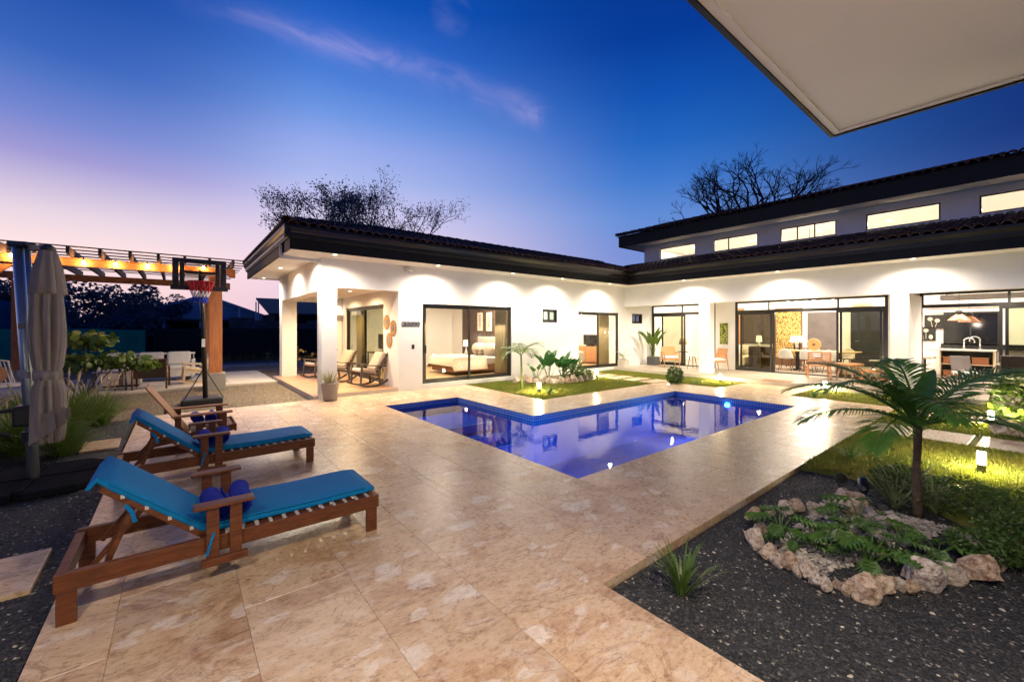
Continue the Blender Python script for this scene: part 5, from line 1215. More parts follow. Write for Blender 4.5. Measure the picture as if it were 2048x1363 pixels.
for k in range(4): a = -2.2 + k*.75; p = cc + Vector((.11*math.cos(a), .11*math.sin(a), 0)); add('hem_flap', MB().add([p + Vector((-.05, .02, .90 - .1*k%.2)), p + Vector((.06, -.02, .86)), p + Vector((.07, -.05, .60 + .05*k)), p + Vector((-.05, -.01, .50 + .06*k))], [(0, 1, 2, 3)]), 'canvas', cv_)
add('tie_band', MB().lathe([(.104, 1.16), (.107, 1.21), (.104, 1.26)], 40, cc, lambda a, z: 1 + .10*math.sin(8*a + 2.2*z)), 'canvas', cv_, True)
add('strap', MB().beam(cc + Vector((-.14, .06, 1.21)), pb.lerp(pt, .46) + Vector((-.05, -.06, 0)), .02, .07), 'canvas', um)
add('crown', MB().lathe([(.062, 2.515), (.066, 2.55), (.03, 2.575)], 22, cc), 'plastic_black', um); add('hanger_arm', MB().beam(pt + Vector((.1, -.08, -.02)), cc + Vector((0, 0, 2.56)), .05, .05), 'plastic_black', um)
pc = pb.lerp(pt, .30)
add('crank_box', MB().box(pc.x - .10, pc.y - .14, pc.z - .16, pc.x + .10, pc.y + .10, pc.z + .06), 'plastic_black', um, bevel=.02)
add('crank_handle', MB().tube([(pc.x - .10, pc.y - .08, pc.z + .02), (pc.x - .26, pc.y - .02, pc.z + .0), (pc.x - .27, pc.y - .02, pc.z - .18), (pc.x - .12, pc.y - .08, pc.z - .26)], .022, 8), 'plastic_black', um, True)
add('collar', MB().tube([pb.lerp(pt, .17), pb.lerp(pt, .21)], .072, 18), 'plastic_black', um)
add('label_sticker', MB().beam(pb.lerp(pt, .66) + Vector((-.002, -.0635, .03)), pb.lerp(pt, .66) + Vector((-.002, -.0635, -.03)), .05, .003, (0, 1, 0)), 'panel_grey', um)
bx0, by0 = -1.28, 6.93
for sx in (-1, 1):
    for sy in (-1, 1):
        pts = [(bx0 + sx*.03, by0 + sy*.03), (bx0 + sx*.60, by0 + sy*.03), (bx0 + sx*.60, by0 + sy*.36), (bx0 + sx*.42, by0 + sy*.58), (bx0 + sx*.03, by0 + sy*.62)]
        add('base_weight', MB().prism(pts, -.04, .045), 'rubber', um, bevel=.02)
add('base_cross', MB().box(bx0 - .55, by0 - .028, -.03, bx0 + .55, by0 + .028, .055).box(bx0 - .027, by0 - .55, -.03, bx0 + .027, by0 - .0281, .056).box(bx0 - .027, by0 + .0281, -.03, bx0 + .027, by0 + .55, .056), 'rubber', um)

# ================================================================ basketball hoop
hp = thing('basketball_hoop', 'portable basketball hoop with clear backboard and red white blue net', 'basketball hoop')
hb = G(408, 806); YB = 11.30
xl, xr = PY(344, 548, YB).x, PY(453, 548, YB).x; zt, zb = 3.20, 2.52; zr = 2.68
hx = (xl + xr) / 2
add('pole', MB().tube([(hb.x + .03, hb.y + .1, .08), (hb.x - .02, YB + .35, 2.0), (hx, YB + .3, 2.75)], [.05, .045, .04], 14), 'steel_black', hp, True)
add('extension_arm', MB().beam((hx, YB + .32, 2.72), (hx, YB + .03, 2.95), .05, .05).beam((hx, YB + .32, 2.5), (hx, YB + .03, 2.72), .05, .05), 'steel_black', hp)
fw = .10
m = MB().box(xl, YB, zt - fw, xr, YB + .04, zt).box(xl - .03, YB - .001, zb, xr + .03, YB + .041, zb + fw).box(xl, YB, zb + fw, xl + fw*1.1, YB + .04, zt - fw).box(xr - fw*1.1, YB, zb + fw, xr, YB + .04, zt - fw)
ww = .30
m.box(hx - ww - .05, YB + .002, zb + fw, hx - ww + .03, YB + .038, zt - fw).box(hx + ww - .03, YB + .002, zb + fw, hx + ww + .05, YB + .038, zt - fw).box(hx - ww + .03, YB + .003, zb + .36, hx + ww - .03, YB + .037, zb + .42)
bbd = add('backboard_frame', m, 'plastic_black', hp, bevel=.012)
add('backboard_pane', MB().box(xl + .08, YB + .018, zb + .08, xr - .08, YB + .024, zt - .08), 'glass_board', bbd)
rc_ = Vector((hx, YB - .30, zr)); add('rim', MB().tube([rc_ + Vector((.23*math.cos(t), .23*math.sin(t), 0)) for t in np.linspace(0, 6.283, 33)], .012, 8, False).box(hx - .1, YB - .09, zr - .05, hx + .1, YB - .001, zr + .05), 'red_net', hp)
def netband(z0, r0, z1, r1, mt, n_=14):
    m = MB()
    for k in range(n_):
        a = k*6.283/n_; 
        for da in (-.22, .22): m.tube([rc_ + Vector((r0*math.cos(a), r0*math.sin(a), z0)), rc_ + Vector((r1*math.cos(a+da), r1*math.sin(a+da), z1))], .011, 5)
    add('net', m, mt, hp)
netband(-.005, .23, -.20, .17, 'red_net'); netband(-.20, .17, -.32, .13, 'white_net'); netband(-.32, .13, -.44, .11, 'blue_net')
add('base_tank', MB().prism([(hb.x - .42, hb.y - .05), (hb.x + .36, hb.y - .05), (hb.x + .34, hb.y + .62), (hb.x - .38, hb.y + .62)], -.04, .11), 'plastic_black', hp, bevel=.04)
for s in (-1, 1): add('brace', MB().tube([(hb.x + s*.36, hb.y + .02, .10), (hb.x + .01, hb.y + .12, .80)], .013, 8), 'steel_black', hp)
add('height_label', MB().box(hb.x - .045, YB + .31, 1.28, hb.x + .02, YB + .325, 1.46), 'steel_white', hp)

# ================================================================ pergola with string lights
pg = thing('pergola', 'orange wooden pergola with slatted top and string lights', 'pergola')
F0, F1 = 14.50, 19.05; PXS = (.80, -3.75)
for (x, y) in ((PXS[0], F0), (PXS[1], F0), (PXS[0], F1), (PXS[1], F1)):
    po = add('post', MB().box(x - .15, y - .15, .44, x + .15, y + .15, 3.16), 'pine_vertical', pg, bevel=.008)
    add('plinth', MB().box(x - .23, y - .23, -.05, x + .23, y + .23, .44), 'concrete', po, bevel=.015)
for y in (F0, F1):
    x1 = PY(470, 545, y).x if y == F0 else 1.5
    add('beam', MB().extr([(0, 3.16), (-.12, 3.16), (-.16, 3.24), (-.30, 3.26), (-.34, 3.20), (-5.9, 3.20), (-5.9, 3.40), (0, 3.40)], (x1, y - .09, 0), (x1, y + .09, 0), (1, 0, 0)), 'pine', pg)
for k in range(10):
    x = 1.17 - k * .53
    add('rafter', MB().extr([(-.65, 3.44), (-.5, 3.402), (5.1, 3.402), (5.3, 3.44), (5.3, 3.58), (-.65, 3.58)], (x - .03, F0, 0), (x + .03, F0, 0), (0, 1, 0)), 'slat_dark', pg)
for k in range(10): y = F0 - .6 + k*.60; add('slat', MB().box(-4.3, y - .014, 3.582, 1.55, y + .014, 3.610), 'slat_dark', pg)
for s in (0, 1):
    add('knee_brace', MB().beam((PXS[1] + .12, F0 if s == 0 else F1, 2.55), (PXS[1] + .75, F0 if s == 0 else F1, 3.19), .08, .12), 'pine', pg)
bulbs = [PY(u, v, F0 - .13) for (u, v) in ((-90, 498), (22, 510), (98, 518), (167, 524), (231, 528), (295, 531), (352, 533), (407, 535))]
sl = thing('string_lights', 'string of warm bulbs along the front beam of the pergola', 'string lights'); m = MB()
for a, b in zip(bulbs[:-1], bulbs[1:]):
    m.tube([a + Vector((0, 0, .10)), a.lerp(b, .5) + Vector((0, 0, .055)), b + Vector((0, 0, .10))], .006, 5)
add('cable', m, 'black_matt', sl)
for p in bulbs:
    sk = add('socket', MB().lathe([(.016, .05), (.018, .06), (.012, .10)], 8, p), 'black_matt', sl); add('bulb', MB().ball(p, .034, 12, 8, (1, 1, 1.25)), 'bulb', sl, True)
    lamp('POINT', 'bulb_lamp', tuple(p + Vector((0, -.07, -.03))), 15.0, (1.0, .58, .24), sl, .04)

# ================================================================ patio furniture
so = thing('patio_sofa', 'white woven patio sofa with pale cushions under the pergola', 'sofa', (-.75, 17.75, .008), R(-95))
add('base', MB().box(-.4, -1.1, .12, .42, 1.1, .34), 'fabric_white', so, bevel=.02); m = MB()
for k in range(23): m.box(-.46, -1.1 + k*.1 - .012, .34, -.43, -1.1 + k*.1 + .012, .82)
add('back_weave', m, 'fabric_white', so); add('back_rail', MB().tube([(-.44, -1.14, .84), (-.44, 1.14, .84)], .035, 10), 'fabric_white', so, True)
for s in (-1, 1): add('arm', MB().box(-.44, s*1.12 - .03, .1, .42, s*1.12 + .03, .66), 'fabric_white', so, bevel=.02)
for y in (-.72, 0, .72): add('seat_cushion', MB().box(-.34, y - .34, .342, .42, y + .34, .47), 'fabric_white', so, bevel=.04); add('back_cushion', MB().beam((-.30, y, .47), (-.40, y, .90), .62, .14, (1, 0, 0)), 'fabric_white', so, bevel=.05)
for (x, y) in ((-.36, -1.0), (.36, -1.0), (-.36, 1.0), (.36, 1.0)): add('foot', MB().box(x - .03, y - .03, 0, x + .03, y + .03, .12), 'steel_black', so)
wc = thing('wicker_chair', 'dark wicker patio chair with its back to the camera', 'chair', (-.62, 15.62, .008), R(86))
add('backrest', MB().beam((-.30, 0, .30), (-.38, 0, .80), .68, .04, (1, 0, 0)), 'rattan', wc, bevel=.01); add('seat', MB().box(-.32, -.33, .34, .34, .33, .40), 'rattan', wc, bevel=.02); add('cushion', MB().box(-.28, -.30, .402, .33, .30, .48), 'fabric_beige', wc, bevel=.03)
for s in (-1, 1):
    add('frame', MB().tube([(-.36, s*.36, 0), (-.34, s*.36, .62), (.34, s*.36, .60), (.36, s*.36, 0)], .024, 8), 'walnut', wc, True); add('frame', MB().tube([(-.40, s*.345, .82), (-.30, s*.345, .30)], .022, 8), 'walnut', wc)
add('top_rail', MB().tube([(-.39, -.35, .82), (-.39, .35, .82)], .024, 8), 'walnut', wc)
pt_ = thing('patio_side_table', 'dark metal side table in front of the white patio box', 'table', (-1.45, 15.40, .008), R(3)); add('top', MB().box(-.33, -.25, .50, .33, .25, .53), 'walnut_grey', pt_, bevel=.005)
for s in (-1, 1): add('leg_loop', MB().tube([(s*.30, -.22, .50), (s*.32, -.22, .02), (s*.32, .22, .02), (s*.30, .22, .50)], .016, 8), 'steel_black', pt_, True)
add('foot_bar', MB().tube([(-.32, .22, .03), (.32, .22, .03)], .014, 8), 'steel_black', pt_)
for k, (dx, dy, h, mt_, lb) in enumerate(((-.14, .0, .16, 'glass_clear', 'clear drinking glass on the patio side table, left one'), (.06, .05, .18, 'glass_clear', 'clear drinking glass on the patio side table, right one'), (.2, -.05, .12, 'steel_black', 'small dark jar on the patio side table'))):
    g_ = thing('drinking_glass' if k < 2 else 'jar', lb, 'glass' if k < 2 else 'jar', (-1.45 + dx, 15.4 + dy, .538)); add('bowl', MB().lathe([(.03, 0), (.035, .02), (.04, h), (.036, h), (.03, .03)], 14), mt_, g_, True); add('base', MB().lathe([(.031, 0), (.031, .006)], 14), mt_, g_)
pbx = thing('patio_box_table', 'white box coffee table under the pergola', 'table', (-1.30, 16.55, .008)); add('body', MB().box(-.42, -.3, .06, .42, .3, .48), 'fabric_white', pbx, bevel=.01); add('plinth', MB().box(-.38, -.26, 0, .38, .26, .06), 'steel_black', pbx); add('stripe', MB().box(-.05, -.306, .06, .05, -.3005, .48), 'panel_grey', pbx)
wl = thing('wire_lounge_chair', 'white slatted lounge chair behind the umbrella mast', 'chair', (-3.35, 15.6, .008), R(-40)); m = MB()
for k in range(12): a = -.9 + k*.165; m.tube([(-.30 + .02*abs(k-6), a*.45, .30), (-.42, a*.46, .86)], .012, 6)
add('back_slats', m, 'steel_white', wl); add('back_ring', MB().tube([(-.30, -.42, .28), (-.42, -.44, .86), (-.44, 0, .94), (-.42, .44, .86), (-.30, .42, .28)], .022, 8), 'steel_white', wl, True)
add('seat', MB().box(-.32, -.40, .28, .36, .40, .33), 'steel_white', wl, bevel=.01); add('cushion', MB().ball((-.24, 0, .56), .26, 12, 7, (.45, 1.1, .9)), 'fabric_brown', wl, True)
for sx in (-1, 1):
    for sy in (-1, 1): add('leg', MB().tube([(sx*.30, sy*.36, .30), (sx*.34, sy*.40, 0)], .016, 8), 'steel_white', wl)
def rocker(label, loc, rz, wood='walnut_grey', fab='fabric_beige', group='porch rocking chairs'):
    o = thing('rocking_chair', label, 'rocking chair', loc, rz, group)
    for s in (-1, 1):
        y = s*.30
        arc = [(-.46 + .92*t, y, .015 + .11*(2*t-1)**2 + (.04 if t < .5 else 0)*(2*t-1)**2) for t in np.linspace(0, 1, 13)]
        m = MB()
        for a, b in zip(arc[:-1], arc[1:]): m.beam(a, b, .035, .05)
        add('runner', m, wood, o); add('front_leg', MB().beam((.34, y, .08), (.30, y, .60), .035, .05), wood, o, bevel=.004); add('rear_leg', MB().beam((-.22, y, .06), (-.16, y, .56), .035, .05), wood, o, bevel=.004)
        add('armrest', MB().beam((-.42, y, .55), (.36, y, .62), .06, .03), wood, o, bevel=.006); add('back_stile', MB().beam((-.14, s*.265, .28), (-.48, s*.265, .92), .03, .05), wood, o, bevel=.004); add('seat_rail', MB().beam((-.20, s*.275, .30), (.33, s*.275, .40), .03, .06), wood, o)
    for k in range(5): t = k/4; add('back_slat', MB().box(-.20 - .25*t - .01, -.26, .40 + .46*t - .03, -.20 - .25*t + .01, .26, .40 + .46*t + .03), wood, o)
    add('seat_cushion', MB().beam((-.14, 0, .40), (.34, 0, .475), .53, .10), fab, o, bevel=.035); bc_ = add('back_cushion', MB().beam((-.13, 0, .46), (-.40, 0, .93), .52, .11, (1, 0, .6)), fab, o, bevel=.04)
    for ky in (-.15, .15):
        for kz in (.35, .68): add('button', MB().ball((-.13 - .27*kz + .055, ky, .46 + .47*kz + .03), .014, 8, 5), fab, bc_)
    return o
rocker('rocking chair with tan cushions nearest the porch corner', (4.12, 11.62, .083), R(186))
rocker('rocking chair with tan cushions deeper in the porch', (3.75, 13.15, .083), R(192)); rocker('rocking chair with tan cushions at the back of the porch', (3.55, 14.5, .083), R(200))
rocker('cream rocking chair beside the pergola post', (.42, 16.25, .008), R(184), 'fabric_cream', 'fabric_cream', 'pergola seats')
ct = thing('porch_table', 'little porch table holding a green tin between the rocking chairs', 'table', (3.45, 13.75, .083)); add('top', MB().lathe([(.2, .45), (.2, .48)], 18), 'walnut', ct)
for k in range(3): a = k*2.09; add('leg', MB().tube([(.1*math.cos(a), .1*math.sin(a), .45), (.18*math.cos(a), .18*math.sin(a), 0)], .014, 6), 'walnut', ct)
tn = thing('green_tin', 'small green tin on the little porch table', 'tin', (3.45, 13.75, .565)); add('body', MB().lathe([(.05, 0), (.05, .12)], 14), 'net_green', tn); add('lid', MB().lathe([(.052, .12), (.052, .135)], 14), 'steel_white', tn)
ln_ = thing('basket_lantern', 'glowing woven wall lantern inside the porch', 'lantern', (4.40, 15.44, 2.32)); add('shade', MB().lathe([(.17, -.15), (.14, .05), (.10, .16)], 18), 'shade_glow', ln_, True); add('frame', MB().lathe([(.175, -.155), (.175, -.145)], 18).lathe([(.105, .16), (.105, .17)], 14), 'cane', ln_); add('bracket', MB().box(-.02, 0, .16, .02, .06, .2), 'black_matt', ln_)

# ================================================================ bollards and ground lights
BOL = [((1078, 783), 'lit bollard in front of the small palm on the back lawn'), ((1193, 753), 'lit bollard at the right end of the far rock border'), ((1440, 763), 'lit bollard at the corner of the lawn beside the terrace step'), ((1650, 780), 'lit bollard in front of the slatted chairs'), ((1982, 848), 'lit bollard beside the white boulders at the right edge'), ((1963, 942), 'nearest lit bollard, right of the near palm')]
def make_bollard(label, p):
    o = thing('bollard_light', label, 'bollard light', (p.x, p.y, -.02), group='low garden bollards')
    add('base', MB().lathe([(.040, 0), (.040, .10), (.034, .102), (.034, .112)], 18), 'steel_black', o); add('diffuser', MB().lathe([(.034, .113), (.037, .13), (.037, .235), (.033, .255)], 18), 'bollard_glow', o, True); add('spike_plate', MB().lathe([(.055, 0), (.055, .008)], 18), 'steel_black', o); add('cap', MB().lathe([(.030, .2555), (.030, .262)], 16), 'steel_white', o)
    return o
b0 = None
for (uv, lb) in BOL:
    p = G(*uv)
    if b0 is None: b0 = make_bollard(lb, p)
    else: dup(b0, lb, (p.x, p.y, -.02))
    lamp('POINT', 'bollard_lamp', (p.x - .075 * p.x / p.length, p.y - .075 * p.y / p.length, .20), 3.2, (1.0, .80, .42), None, .04) if False else None
for (x, y, lb) in ((-.06, 9.0, 'flush ground light in the deck behind the middle lounger'), (11.55, 6.85, 'flush ground light in the deck beside the far lawn')):
    o = thing('ground_light', lb, 'ground light', (x, y, .001)); add('ring', MB().lathe([(.06, 0), (.06, .004), (.045, .006)], 20), 'chrome', o); add('lens', MB().lathe([(.042, .0062), (.042, .008)], 16), 'flush_glow', o)
def spot(label, p, rz):
    o = thing('garden_spotlight', label, 'spotlight', p, rz); add('spike', MB().tube([(0, 0, 0), (0, 0, .16)], .010, 6), 'steel_black', o); add('body', MB().lathe([(.03, -.07), (.045, 0), (.055, .08), (.05, .085)], 14).xform(Matrix.Translation((0, 0, .19)) @ Matrix.Rotation(R(60), 4, 'Y')), 'steel_black', o, True); add('lens', MB().lathe([(.045, .086), (.045, .088)], 14).xform(Matrix.Translation((0, 0, .19)) @ Matrix.Rotation(R(60), 4, 'Y')), 'screen', o)
spot('black garden spotlight on the rocks, left one of the pair', (5.30, 1.22, -.05), R(200)); spot('black garden spotlight on the rocks, right one of the pair', (5.25, 1.02, -.05), R(10))
# ================================================================ rocks
def rock_mesh(seed):
    rr = random.Random(seed); bm = bmesh.new(); bmesh.ops.create_icosphere(bm, subdivisions=3, radius=1.0)
    planes = [(Vector((rr.gauss(0, 1), rr.gauss(0, 1), rr.gauss(0, 1))).normalized(), rr.uniform(.50, .80)) for _ in range(15)]
    for v in bm.verts:
        p = v.co.copy()
        for n_, d in planes:
            t = p.dot(n_)
            if t > d: p -= n_ * (t - d) * .97
        q_ = p * 2.6; p *= 1 + .07*math.sin(q_.x*3.1 + seed)*math.sin(q_.y*2.7)*math.cos(q_.z*3.3) + .03*math.sin(q_.x*9 + q_.y*7 + seed) + rr.uniform(-.018, .018)
        v.co = p
    me = bpy.data.meshes.new('rock'); bm.to_mesh(me); bm.free(); me.materials.append(MATS['limestone'])
    return me
ROCKS = [rock_mesh(s) for s in range(9)]
def rock(label, group, p, w, h=None, flat=.8, mat=None):
    o = bpy.data.objects.new('rock', random.choice(ROCKS)); col.objects.link(o)
    h = h or w * random.uniform(.65, .95)
    o.rotation_euler = (random.uniform(-.4, .4), random.uniform(-.4, .4), random.uniform(0, 6.28)); o.scale = (w/2*random.uniform(.95, 1.2), w/2*random.uniform(.75, 1.0), h/2*1.15)
    o.location = (p[0], p[1], p[2] + h * .36); return tag(o, label, 'rock', group)
ring_px = [(1510, 1099, 50), (1506, 1045, 36), (1541, 1031, 30), (1568, 1029, 32), (1593, 1027, 40), (1630, 1030, 36), (1652, 1030, 30), (1539, 1122, 40), (1574, 1143, 42), (1614, 1163, 52), (1651, 1184, 36), (1678, 1182, 28), (1723, 1203, 62), (1771, 1192, 52), (1800, 1184, 36), (1845, 1186, 74), (1892, 1168, 62), (1957, 1168, 76), (1988, 1140, 42), (2034, 1125, 46), (1937, 1112, 56), (1975, 1108, 50), (1521, 1072, 34), (1556, 1134, 30), (1594, 1154, 32), (1633, 1176, 32), (1700, 1192, 36), (1748, 1200, 34), (1822, 1190, 38), (1868, 1180, 40), (1925, 1172, 40)]
ORD = 'first second third fourth fifth sixth seventh eighth ninth tenth eleventh twelfth thirteenth fourteenth fifteenth sixteenth seventeenth eighteenth nineteenth twentieth twenty-first twenty-second twenty-third twenty-fourth twenty-fifth'.split()
frontr = sorted(t[0] for t in ring_px if t[1] > 1090); backr = sorted(t[0] for t in ring_px if t[1] <= 1090)
def ring_label(u, v):
    if v > 1090: return 'pale limestone rock, ' + ORD[frontr.index(u)] + ' from the left along the front of the near rock ring'
    return 'pale limestone rock, ' + ORD[backr.index(u)] + ' from the left along the back of the near rock ring'
for (u, v, w) in ring_px:
    p = G(u, v, -.05); d = CS*p.x + SN*p.y; wm_ = w/830*d
    dr_ = Vector((p.x, p.y, 0)).normalized() * wm_ * .35
    rock(ring_label(u, v), 'border rocks of the near planting bed', p + dr_, wm_ * 1.06, wm_ * random.uniform(.74, .95))
for (u, v, w) in ((1833, 1132, 46), (1780, 1058, 62), (1709, 1026, 74), (1742, 1040, 46), (1690, 1000, 44), (1630, 1075, 34), (1815, 1075, 42), (1760, 1100, 40), (1700, 1080, 36)):
    p = G(u, v, -.05); d = CS*p.x + SN*p.y; rock('pale limestone rock inside the near planting bed, ' + ORD[[1630, 1690, 1700, 1709, 1742, 1760, 1780, 1815, 1833].index(u)] + ' from the left', 'rocks inside the near planting bed', p, w/830*d, w/830*d*.6)
for (u, v, w, lb) in ((2004, 868, 40, 'white boulder beside the bollard at the right edge, left one'), (2040, 872, 44, 'white boulder at the right frame edge beside the bollard')):
    p = G(u, v); d = CS*p.x + SN*p.y; rock(lb, 'white boulders at the right edge', p, w/830*d*1.2, w/830*d*.8)
arc = [(1038, 764), (1052, 765), (1066, 765), (1078, 766), (1090, 766), (1103, 767), (1116, 767), (1129, 767), (1142, 766), (1154, 765), (1166, 763), (1177, 761), (1186, 758)]
for k, (u, v) in enumerate(arc):
    p = G(u, v); rock('pale limestone rock, ' + ORD[k] + ' from the left in the border of the bedroom wall bed', 'border rocks of the wall bed', p + Vector((0, .12, -.03)), random.uniform(.24, .36), random.uniform(.22, .34))
for k in range(5): rock('pale rock, ' + ORD[k] + ' from the left in the pile against the bedroom wall', 'piled rocks of the wall bed', Vector((8.2 + .28*k, 10.05 - .1*(k % 2), -.03)), random.uniform(.22, .32))
pebbles('bed_pebbles', 'pale pebbles inside the rock ring of the near planting bed', 'pebbles_bed', in_rects([(3.55, .35, 5.3, 1.30)], lambda x, y: 1.0 if abs(y - (1.5 - .30*(x - 3.3))) < .50 else 0.0), 3200, .012, .032, -.050)
p_ = [(8.3, 9.75), (9.4, 9.0), (10.6, 8.9), (11.2, 9.3), (11.2, 10.6), (8.2, 10.6)]
struct('planting_soil', MB().prism(p_, -.05, .02), 'soil')
for k, (u, v) in enumerate(((1750, 1012), (1768, 1022), (1776, 1010), (1738, 1002))):
    p = G(u, v, -.05); o = rock('dark river stone at the foot of the near palm, ' + ORD[[1738, 1750, 1768, 1776].index(u)] + ' from the left', 'dark river stones under the palm', p, .13, .09); o.data = o.data.copy(); o.data.materials[0] = MATS['slate']

# ================================================================ leaf builders
def strap(m, b, az, el, ln, w, droop, n_=5, fold=0.0):
    b = Vector(b); c_, s_ = math.cos(az), math.sin(az); side = Vector((-s_, c_, 0)); p = b.copy(); o = len(m.v); e = el
    for i in range(n_ + 1):
        t = i / n_; ww = w * (0.55 + .45*math.sin(math.pi*min(1, t*1.4)*.5)) * (1 - t**3) if t < 1 else .0006
        m.v += [tuple(p - side*ww/2), tuple(p + side*ww/2)]
        e = el - droop * t * t; p = p + Vector((c_*math.cos(e), s_*math.cos(e), math.sin(e))) * (ln / n_)
    for i in range(n_): a = o + 2*i; m.f.append((a, a+1, a+3, a+2))
def tuft(name, label, loc, n_, ln, w, mat, spread=.9, droop=1.3, lo=.6, hi=1.5, cat='plant', group=None, baser=.04):
    o = thing(name, label, cat, loc, 0, group); parts = 5
    for q_ in range(parts):
        m = MB()
        for k in range(max(1, n_ // parts)): a = random.random()*6.283; r_ = baser*random.random(); strap(m, (r_*math.cos(a), r_*math.sin(a), 0), a + random.uniform(-.5, .5), random.uniform(lo, hi), ln*random.uniform(.6, 1.1), w*random.uniform(.7, 1.1), droop*random.uniform(.4, 1.2))
        add('blades', m, mat, o)
    return o
def frond(m, b, az, el, ln, droop, n_=26, leaf=.30, lw=.026, vee=.35, sweep=.75, hang=.5, start=.16):
    b = Vector(b); c_, s_ = math.cos(az), math.sin(az); pts = []; p = b.copy()
    N = 18
    for i in range(N + 1):
        t = i / N; e = el - droop * t ** 1.3; pts.append((p.copy(), e)); p = p + Vector((c_*math.cos(e), s_*math.cos(e), math.sin(e))) * (ln / N)
    m.tube([q_[0] for q_ in pts], [.016 * (1 - .85*i/N) * (ln/1.1) + .0012 for i in range(N+1)], 5)
    side = Vector((-s_, c_, 0))
    for k in range(n_):
        t = start + (1 - start) * (k + .5) / n_; f = t * N; i = min(int(f), N-1); fr_ = f - i
        p = pts[i][0].lerp(pts[i+1][0], fr_); e = pts[i][1]; fw = Vector((c_*math.cos(e), s_*math.cos(e), math.sin(e))); up = side.cross(fw) * -1
        if up.z < 0: up = -up
        L_ = leaf * (math.sin(math.pi * (0.12 + .86*t)) ** .7 + .12) * random.uniform(.88, 1.1)
        for sg in (-1, 1):
            d = (side * sg * (1 - sweep*.55*t) + fw * (sweep*(.45 + .75*t)) + up * vee * random.uniform(.6, 1.2)).normalized(); q0 = p; ws = lw * random.uniform(.8, 1.1)
            o = len(m.v); wd = d.cross(up).normalized(); pos = p.copy(); n3 = 4
            for j in range(n3 + 1):
                tt = j / n3; hw = ws * (.35 + .65*math.sin(math.pi*min(1, tt*1.5)*.5)) * (1 - tt**2.2) + .0008
                m.v += [tuple(pos - wd*hw*.5), tuple(pos + wd*hw*.5)]
                dd = (d - Vector((0, 0, 1)) * hang * tt * 1.1).normalized(); pos = pos + dd * L_ / n3
            for j in range(n3): a = o + 2*j; m.f.append((a, a+1, a+3, a+2))
def blade_leaf(m, b, az, el, stalk, ln, w, curl=.5, n_=8, lobes=0):
    b = Vector(b); c_, s_ = math.cos(az), math.sin(az); side = Vector((-s_, c_, 0)); pts = [b]; p = b.copy(); e = el
    for i in range(5): p = p + Vector((c_*math.cos(e), s_*math.cos(e), math.sin(e)))*stalk/5; pts.append(p.copy()); e -= .05
    m.tube(pts, [.014, .012, .011, .010, .009, .008], 5)
    o = len(m.v); NW = 5
    for i in range(n_ + 1):
        t = i / n_; hw = w * math.sin(math.pi * t ** .75) ** .8 * .5 + .002
        if lobes: hw *= .55 + .45*abs(math.cos(t*lobes*math.pi))
        fw = Vector((c_*math.cos(e), s_*math.cos(e), math.sin(e))); up = fw.cross(side); up = up if up.z > 0 else -up
        for j in range(NW): s = -1 + 2*j/(NW-1); m.v.append(tuple(p + side*hw*s + up*(abs(s)*hw*.35 - .012*math.sin(t*14)*abs(s))))
        p = p + fw * ln / n_; e -= curl / n_
    for i in range(n_):
        for j in range(NW - 1): a = o + i*NW + j; m.f.append((a, a+1, a+NW+1, a+NW))
def leaf_cloud(m, c, r_, n_, size, squash=1.0, fn=None):
    for _ in range(n_):
        while True:
            q_ = Vector((random.uniform(-1, 1), random.uniform(-1, 1), random.uniform(-1, 1)))
            if q_.length <= 1: break
        if random.random() < .5: q_ = q_.normalized() * random.uniform(.75, 1)
        p = Vector(c) + Vector((q_.x*r_, q_.y*r_, q_.z*r_*squash)); s = size*random.uniform(.6, 1.2)
        a = Vector((random.gauss(0, 1), random.gauss(0, 1), random.gauss(0, .6))).normalized(); b = a.cross(Vector((random.gauss(0, 1), random.gauss(0, 1), random.gauss(0, 1)))).normalized()
        m.add([p - a*s, p + b*s*.5, p + a*s, p - b*s*.5], [(0, 1, 2, 3)])
# ---- near palm
pp_ = G(1835, 1020)
pm_ = thing('palm_tree', 'young palm with dark green arching fronds at the right', 'palm', (pp_.x, pp_.y, -.05))
add('trunk', MB().tube([(0, 0, -.02), (.01, 0, .12), (.0, .01, .4), (.0, .0, .62), (0, 0, .80), (0, 0, .92)], [.046, .038, .030, .029, .034, .02], 14), 'bark', pm_, True)
m = MB()
for k in range(7): m.tube([(0, 0, .05 + k*.09), (0, 0, .062 + k*.09)], .037 - .001*k, 14)
add('trunk_rings', m, 'bark', pm_)
fdir = YAW                                               # view direction, so right of view is fdir - 90 deg
for k, (aoff, el, ln, dr_, lf) in enumerate(((100, .85, 1.15, 1.45, .36), (70, .70, 1.15, 1.3, .34), (-80, .72, 1.30, 1.15, .36), (-105, .95, 1.25, 1.55, .36), (-55, .45, 1.05, 1.5, .34), (-125, .35, 1.0, 1.6, .34), (150, .75, 1.0, 1.5, .34), (40, .95, 1.05, 1.2, .32), (-30, 1.0, 1.05, 1.2, .32), (120, .35, 1.0, 1.3, .32), (-165, .6, .85, 1.5, .30), (85, .35, 1.05, 1.0, .32))):
    m = MB(); frond(m, (0, 0, .84), fdir + R(aoff), el + .08, ln * 1.02, dr_, 42, lf * .92, .022, .28, .85, .75); add('frond', m, 'palm_leaf', pm_)
for (aoff, el, ln, w) in ((105, 1.10, .50, .15), (-60, 1.25, .55, .15), (20, 1.40, .56, .14), (-120, 1.0, .46, .12)):
    m = MB(); blade_leaf(m, (0, 0, .86), fdir + R(aoff), el, .12, ln, w, .5, 9); add('young_leaf', m, 'palm_leaf', pm_)
